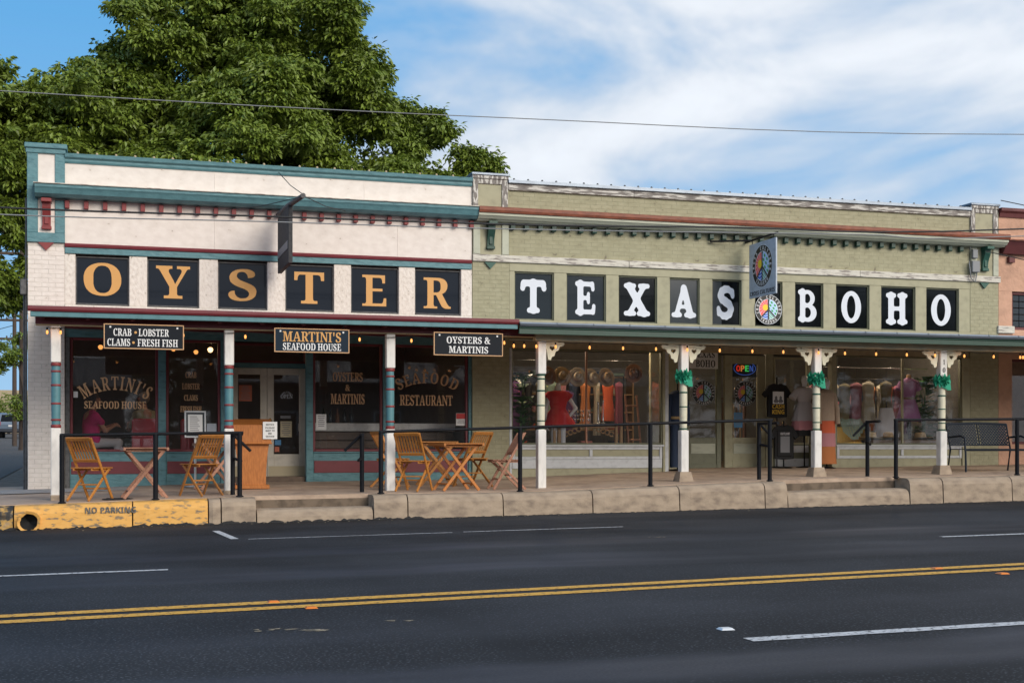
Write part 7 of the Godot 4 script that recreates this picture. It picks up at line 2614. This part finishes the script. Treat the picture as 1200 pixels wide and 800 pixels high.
func smooth_path(pts: Array, n: int) -> Array:
	var out := []
	for k in pts.size() - 1:
		var p0: Vector3 = pts[maxi(k - 1, 0)]
		var p1: Vector3 = pts[k]
		var p2: Vector3 = pts[k + 1]
		var p3: Vector3 = pts[mini(k + 2, pts.size() - 1)]
		for j in n:
			out.append(p1.cubic_interpolate(p2, p0, p3, float(j) / n))
	out.append(pts[-1])
	return out

func utility_pole(label: String, at: Vector3, h: float, r: float) -> void:
	var t := thing("utility_pole", label, "utility pole", at, "utility poles")
	var st := begin()
	tube(st, [Vector3(0, 0, 0), Vector3(0, h * 0.5, 0), Vector3(0, h, 0)], [r, r * 0.88, r * 0.75], 10)
	part(t, "shaft", st, "pole_wood")
	for y in [h - 0.4, h - 1.3]:
		part(t, "cross_arm", bx(Vector3(-0.9, y, -0.06), Vector3(0.9, y + 0.11, 0.06), 0.01), "pole_wood")
		for x in [-0.8, -0.35, 0.35, 0.8]:
			st = begin()
			lathe(st, [[0.03, 0.0], [0.045, 0.05], [0.02, 0.10], [0.0, 0.11]], Vector3(x, y + 0.11, 0), 8)
			part(t, "insulator", st, "weathered_grey")

# ------------------------------------------------------------------ far left: the side street
func background() -> void:
	utility_pole("nearer utility pole up the side street beside the cream building", Vector3(-3.42, land(-3.4, -38) - 0.2, -38), 9.5, 0.13)
	utility_pole("farther utility pole up the side street", Vector3(-4.35, land(-4.3, -48) - 0.2, -48), 6.6, 0.12)
	for k in 4:
		var st := begin()
		var y := 6.4 + k * 0.45
		tube(st, smooth_path([Vector3(-4.3 + k * 0.2, y, -46), Vector3(-9.0, y - 0.8, -50), Vector3(-16, y - 0.2, -55)], 5), 0.015, 4)
		single("overhead_wire", ["lowest", "second lowest", "third", "topmost"][k] + " wire spanning the side street at the far left", "wire", st, "cable", Vector3.ZERO, "wires over the side street")
	# conduit on the corner of the cream building
	var st := begin()
	tube(st, [Vector3(-1.31, 0.0, ZF - 0.10), Vector3(-1.31, 4.9, ZF - 0.10)], 0.018, 8)
	tube(st, [Vector3(-1.345, 0.0, ZF - 0.22), Vector3(-1.345, 3.6, ZF - 0.22)], 0.02, 8)
	box(st, Vector3(-1.40, 3.3, ZF - 0.16), Vector3(-1.30, 3.55, ZF - 0.02), 0.01)
	single("service_conduit", "grey service pipes and box on the cream building's left corner", "conduit", st, "weathered_grey")
	car("silver-blue sport utility vehicle parked up the side street, seen from behind", Vector3(-6.75, 0, -84), "car_silver_blue", 0)
	car("white pickup behind the silver-blue vehicle at the far left edge", Vector3(-9.1, 0, -92), "car_white", 1)
	# low pale wall and bushes at the end of the street
	st = begin()
	box(st, Vector3(-30, land(-15, -130) - 0.5, -130), Vector3(-2, land(-15, -130) + 4.6, -129.5), 0.05)
	single("boundary_wall", "long tan wall closing the far end of the side street", "wall", st, "khaki")

func car(label: String, at: Vector3, m: String, kind: int) -> void:
	at.y = land(at.x, at.z) + 0.012
	var t := thing("parked_car", label, "car", at, "cars up the side street")
	# side profile in (z, y), rear at +z
	var prof := [[2.3, 0.45], [2.32, 0.95], [2.25, 1.10], [2.02, 1.72], [1.7, 1.80], [-0.3, 1.78], [-1.05, 1.15], [-2.2, 1.0], [-2.35, 0.6], [-2.3, 0.4]]
	if kind == 1:
		prof = [[2.6, 0.55], [2.62, 1.15], [0.5, 1.18], [0.42, 1.75], [-0.6, 1.78], [-1.2, 1.2], [-2.5, 1.08], [-2.6, 0.6], [-2.5, 0.45]]
	var st := begin()
	moulding(st, prof, -0.88, 0.88)
	part(t, "body", st, m)
	st = begin()
	if kind == 0:
		quad(st, Vector3(-0.70, 1.17, 2.24), Vector3(-0.62, 1.66, 2.06), Vector3(0.62, 1.66, 2.06), Vector3(0.70, 1.17, 2.24))
	else:
		quad(st, Vector3(-0.70, 1.22, 0.515), Vector3(-0.62, 1.68, 0.445), Vector3(0.62, 1.68, 0.445), Vector3(0.70, 1.22, 0.515))
	part(t, "rear_window", st, "black_glass")
	var rz := 2.33 if kind == 0 else 2.63
	for s in [-1.0, 1.0]:
		part(t, "tail_light", bx(Vector3(s * 0.78 - 0.08, 0.85, rz - 0.08), Vector3(s * 0.78 + 0.08, 1.18, rz), 0.02), "tail_red")
		part(t, "side_window", bx(Vector3(s * 0.885 - 0.005, 1.2, -0.5), Vector3(s * 0.885 + 0.005, 1.62, 1.7 if kind == 0 else 0.3), 0.0), "black_glass")
		part(t, "door_mirror", bx(Vector3(s * 0.98 - 0.09, 1.12, -0.95), Vector3(s * 0.98 + 0.09, 1.28, -0.85), 0.02), "car_dark")
		for z in [1.45, -1.5]:
			st = begin()
			tube(st, [Vector3(s * 0.66, 0.36, z), Vector3(s * 0.90, 0.36, z)], 0.36, 18)
			var w := part(t, "wheel", st, "rubber")
			st = begin()
			tube(st, [Vector3(s * 0.895, 0.36, z), Vector3(s * 0.91, 0.36, z)], 0.2, 14)
			part(w, "rim", st, "chrome")
	part(t, "bumper", bx(Vector3(-0.86, 0.42, rz - 0.1), Vector3(0.86, 0.66, rz + 0.09), 0.04), "car_dark")
	part(t, "number_plate", bx(Vector3(-0.17, 0.80, rz), Vector3(0.17, 0.92, rz + 0.012), 0.0), "plate")

# ------------------------------------------------------------------ trees
func cluster_mesh(seed_: int, n: int, leaf: float, spread: float) -> ArrayMesh:
	var r := RandomNumberGenerator.new()
	r.seed = seed_
	var st := begin()
	for k in n:
		var a := r.randf() * TAU
		var o := Vector3(cos(a), r.randf_range(-0.6, 0.6), sin(a)) * spread * r.randf_range(0.15, 1.0)
		var d := (Vector3(cos(a), 0, sin(a)) * r.randf_range(0.4, 1.0) + Vector3(0, r.randf_range(-1.1, 0.15), 0)).normalized()
		var s := d.cross(Vector3(r.randfn(), 1.5, r.randfn())).normalized()
		var l := leaf * r.randf_range(0.7, 1.3)
		var w := l * 0.24
		var up := s.cross(d) * w * 0.4
		var mid := o + d * l * 0.45
		var tip := o + d * l
		var shade := r.randf_range(0.75, 1.2)
		st.set_color(Color(shade, shade, shade * 0.9))
		tri(st, o, mid - s * w + up, mid)
		tri(st, o, mid, mid + s * w + up)
		tri(st, mid, mid - s * w + up, tip)
		tri(st, mid, tip, mid + s * w + up)
	return st.commit()

# blobs: [centre, radius]
func crown(parent: Node3D, blobs: Array, count: int, seed_: int, cl: Array, base: Color, light: Color) -> void:
	var r := RandomNumberGenerator.new()
	r.seed = seed_
	var gap := FastNoiseLite.new()
	gap.seed = seed_ + 1
	gap.frequency = 0.55
	gap.fractal_octaves = 3
	var total := 0.0
	for b in blobs:
		total += b[1] * b[1]
	var lists := []
	for k in cl.size():
		lists.append([])
	for b in blobs:
		var n := int(count * b[1] * b[1] / total)
		# each lobe is a bunch of boughs: small tufts set round its surface
		var tufts := []
		var tn := maxi(4, int(b[1] * b[1] * 7.0))
		for k in tn:
			var d := Vector3(r.randfn(), r.randfn() * 0.9 + 0.15, r.randfn()).normalized()
			tufts.append([b[0] + d * b[1] * r.randf_range(0.5, 1.12) * Vector3(1, 0.9, 1), r.randf_range(0.20, 0.40) * pow(b[1], 0.55)])
		for k in n:
			var p: Vector3
			if r.randf() < 0.86:
				var tf: Array = tufts[r.randi() % tn]
				var d := Vector3(r.randfn(), r.randfn() * 0.75, r.randfn()).normalized()
				p = tf[0] + d * tf[1] * pow(r.randf(), 0.45)
			else:
				p = b[0] + Vector3(r.randfn(), r.randfn(), r.randfn()).normalized() * b[1] * r.randf_range(0.1, 0.85)
			if gap.get_noise_3dv(p * 1.3) > 0.42: continue
			var c := base.lerp(light, r.randf())
			lists[r.randi() % cl.size()].append([p, c, r.randf() * TAU, r.randf_range(0.75, 1.3), r.randf_range(-0.35, 0.35)])
	for k in cl.size():
		var mm := MultiMesh.new()
		mm.transform_format = MultiMesh.TRANSFORM_3D
		mm.use_colors = true
		mm.mesh = cl[k]
		mm.instance_count = lists[k].size()
		for i in lists[k].size():
			var q: Array = lists[k][i]
			var bs := Basis(Vector3.UP, q[2]) * Basis(Vector3.RIGHT, q[4])
			mm.set_instance_transform(i, Transform3D(bs.scaled(Vector3.ONE * q[3]), q[0]))
			mm.set_instance_color(i, q[1])
		var o := MultiMeshInstance3D.new()
		o.name = "crown"
		o.multimesh = mm
		o.material_override = M["leaves"]
		parent.add_child(o, true)
		o.set_meta("kind", "stuff")

func limb(parent: Node3D, pts: Array, r0: float, r1: float, called: String) -> void:
	var st := begin()
	var path := smooth_path(pts, 5)
	var rad := []
	for k in path.size():
		rad.append(lerpf(r0, r1, float(k) / (path.size() - 1)))
	tube(st, path, rad, 9)
	part(parent, called, st, "bark")

func trees() -> void:
	var cl := [cluster_mesh(1, 34, 0.125, 0.22), cluster_mesh(2, 34, 0.115, 0.25), cluster_mesh(3, 32, 0.135, 0.21)]
	meshes["cl"] = cl
	var base := Color(0.125, 0.185, 0.021)
	var light := Color(0.180, 0.245, 0.030)
	var t := thing("shade_tree", "large spreading green tree rising behind the cream building", "tree")
	var bl := [[Vector3(-2.4, 9.1, -14.6), 1.0], [Vector3(-1.6, 8.0, -14), 1.9], [Vector3(-3.6, 8.0, -15), 2.2], [Vector3(-3.3, 5.9, -13.5), 1.35], [Vector3(-2.6, 4.7, -13.8), 0.95], [Vector3(0.4, 8.7, -14.5), 2.1], [Vector3(2.3, 10.9, -14.5), 2.3], [Vector3(4.7, 10.9, -14.3), 2.1], [Vector3(5.9, 9.7, -14), 1.75], [Vector3(3.6, 8.5, -12.8), 2.2], [Vector3(1.2, 6.8, -13), 1.7], [Vector3(4.6, 6.9, -12.6), 1.5], [Vector3(6.7, 8.0, -13.6), 1.25], [Vector3(7.6, 8.9, -14), 0.8], [Vector3(2.1, 6.6, -10.9), 1.05], [Vector3(6.4, 6.9, -12.2), 1.1], [Vector3(7.7, 7.6, -13.6), 0.75], [Vector3(0.6, 10.0, -15.5), 1.5]]
	crown(t, bl, 17000, 3, cl, base, light)
	limb(t, [Vector3(2.6, 0.0, -16), Vector3(2.5, 2.5, -16), Vector3(2.7, 5.5, -15)], 0.42, 0.32, "trunk")
	for q in [[Vector3(2.7, 5.4, -15), Vector3(0.5, 7.5, -14.6), Vector3(-2.5, 8.2, -14.5)], [Vector3(2.7, 5.5, -15), Vector3(2.4, 8.0, -14.8), Vector3(2.2, 11.5, -14.6)], [Vector3(2.7, 5.2, -15), Vector3(4.8, 7.5, -14.2), Vector3(6.3, 10.0, -14)], [Vector3(3.6, 6.4, -14.6), Vector3(5.6, 7.3, -13.8), Vector3(7.6, 8.5, -13.9)], [Vector3(0.8, 7.2, -14.6), Vector3(-1.5, 6.8, -14), Vector3(-3.2, 5.6, -13.6)]]:
		limb(t, q, 0.20, 0.05, "limb")
	settle(t, Vector3(2.6, 0.2, -16))
	t = thing("shade_tree", "small green tree top peeping over the joint of the two parapets", "tree")
	crown(t, [[Vector3(9.55, 8.35, -15), 0.62], [Vector3(9.1, 7.9, -15), 0.6], [Vector3(10.0, 8.0, -15), 0.5], [Vector3(9.5, 6.8, -15), 0.9]], 420, 8, cl, base, light)
	limb(t, [Vector3(9.5, 0, -16.4), Vector3(9.45, 4, -16), Vector3(9.5, 8.2, -15.1)], 0.14, 0.03, "trunk")
	settle(t, Vector3(9.5, 0.2, -16.4))
	# vine on the nearer pole and low bushes far up the street
	t = thing("climbing_vine", "leafy vine climbing the utility pole at the far left", "plant", Vector3.ZERO)
	crown(t, [[Vector3(-4.0, 4.6, -38), 0.75], [Vector3(-4.4, 3.9, -38), 0.6], [Vector3(-3.5, 5.2, -38), 0.55], [Vector3(-3.45, 2.5, -38), 0.45]], 200, 21, cl, base, light)
	limb(t, [Vector3(-3.55, 0.5, -38), Vector3(-3.3, 2.5, -37.8), Vector3(-3.7, 4.8, -38)], 0.05, 0.02, "stem")
	settle(t, Vector3(-3.55, 0.6, -38))
	var bushes := [[-14.0, -118.0, 3.6, "round bush left of the others at the end of the side street"], [-9.5, -120.0, 3.0, "rust tinged bush in the middle of the side street's end"], [-5.5, -119.0, 3.4, "dark bush rightmost at the end of the side street"]]
	for q in bushes:
		t = thing("street_bush", q[3], "bush", Vector3.ZERO, "bushes at the end of the side street")
		var y := land(q[0], q[1])
		crown(t, [[Vector3(q[0], y + q[2] * 0.6, q[1]), q[2] * 0.7], [Vector3(q[0] + 1.8, y + q[2] * 0.45, q[1] + 0.6), q[2] * 0.5], [Vector3(q[0] - 1.8, y + q[2] * 0.45, q[1]), q[2] * 0.5]], 520, int(-q[1]) + int(q[0]), cl, base, light)
		limb(t, [Vector3(q[0], y - 0.1, q[1]), Vector3(q[0] + 0.2, y + q[2] * 0.6, q[1])], 0.16, 0.05, "stem")
		settle(t, Vector3(q[0], y, q[1]))

# ------------------------------------------------------------------ across the street, mirrored in the panes
func opposite_side() -> void:
	var cl: Array = meshes["cl"]
	var st := begin()
	box(st, Vector3(-90, -1.6, 16.2), Vector3(120, -0.9, 16.5), 0.02)
	structure("opposite_verge", st, "kerb_concrete")
	for q in [[4.6, 23.6, 3.6, 5.1, "low grey building with a seamed tin roof across the street, right one"], [-16.0, 0.6, 3.3, 4.6, "low grey building with a seamed tin roof across the street, left one"]]:
		var b := thing("opposite_building", q[4], "building", Vector3.ZERO, "buildings across the street")
		var z0 := 30.0
		part(b, "wall", bx(Vector3(q[0], -0.6, z0), Vector3(q[1], q[2], z0 + 8), 0.0), "board_grey")
		var n := int((q[1] - q[0]) / 0.6)
		for k in n + 1:
			var x: float = q[0] - 0.3 + k * (q[1] - q[0] + 0.6) / (n + 1)
			st = begin()
			var wd: float = (q[1] - q[0] + 0.6) / (n + 1) - 0.01
			moulding(st, [[z0 - 0.6, q[2] - 0.12], [z0 + 4, q[3]], [z0 + 4, q[3] + 0.04], [z0 - 0.6, q[2] - 0.08]], x, x + wd)
			moulding(st, [[z0 - 0.6, q[2] - 0.08], [z0 + 4, q[3] + 0.04], [z0 + 4, q[3] + 0.09], [z0 - 0.6, q[2] - 0.03]], x, x + 0.05)
			moulding(st, [[z0 + 8.6, q[2] - 0.12], [z0 + 4, q[3]], [z0 + 4, q[3] + 0.04], [z0 + 8.6, q[2] - 0.08]], x, x + wd)
			part(b, "roof_sheet", st, "tin_roof")
		for k in 4:
			var x: float = lerpf(q[0], q[1], (k + 0.6) / 4.4)
			st = begin()
			frame(st, x - 0.6, 0.7, x + 0.6, 2.3, 0.08, z0 - 0.04, z0 + 0.02)
			var w := part(b, "window", st, "white_paint")
			part(w, "pane", bx(Vector3(x - 0.53, 0.77, z0 - 0.02), Vector3(x + 0.53, 2.23, z0 - 0.01), 0.0), "black_glass")
		settle(b, Vector3((q[0] + q[1]) / 2, -0.4, z0 + 4))
	var spots := [[-9.0, 41.0, 6.4, "opposite tree leftmost in the row across the street"], [3.0, 36.0, 6.6, "opposite tree in the gap between the two tin roofs"], [12.5, 42.0, 7.0, "opposite tree behind the right tin roof's left end"], [19.5, 42.0, 7.2, "opposite tree behind the right tin roof's right end"], [27.2, 33.0, 9.5, "tall opposite tree right of the tin roofs"], [34.0, 33.0, 10.5, "tallest opposite tree across the street"], [41.0, 35.0, 9.5, "opposite tree rightmost across the street"]]
	for q in spots:
		var t := thing("opposite_tree", q[3], "tree", Vector3.ZERO, "trees across the street")
		var h: float = q[2]
		var c := Vector3(q[0], h * 0.62, q[1])
		crown(t, [[Vector3(q[0], h * 0.28, q[1]), h * 0.34], [c, h * 0.32], [c + Vector3(-h * 0.22, -h * 0.08, 0), h * 0.24], [c + Vector3(h * 0.24, -h * 0.06, 0.3), h * 0.24], [c + Vector3(0.4, h * 0.2, 0), h * 0.2]], 1300, int(q[0]) + 60, cl, Color(0.062, 0.118, 0.018), Color(0.105, 0.165, 0.024))
		limb(t, [Vector3(q[0], -0.5, q[1]), Vector3(q[0] + 0.2, h * 0.3, q[1]), c], 0.28, 0.1, "trunk")
		settle(t, Vector3(q[0], -0.4, q[1]))
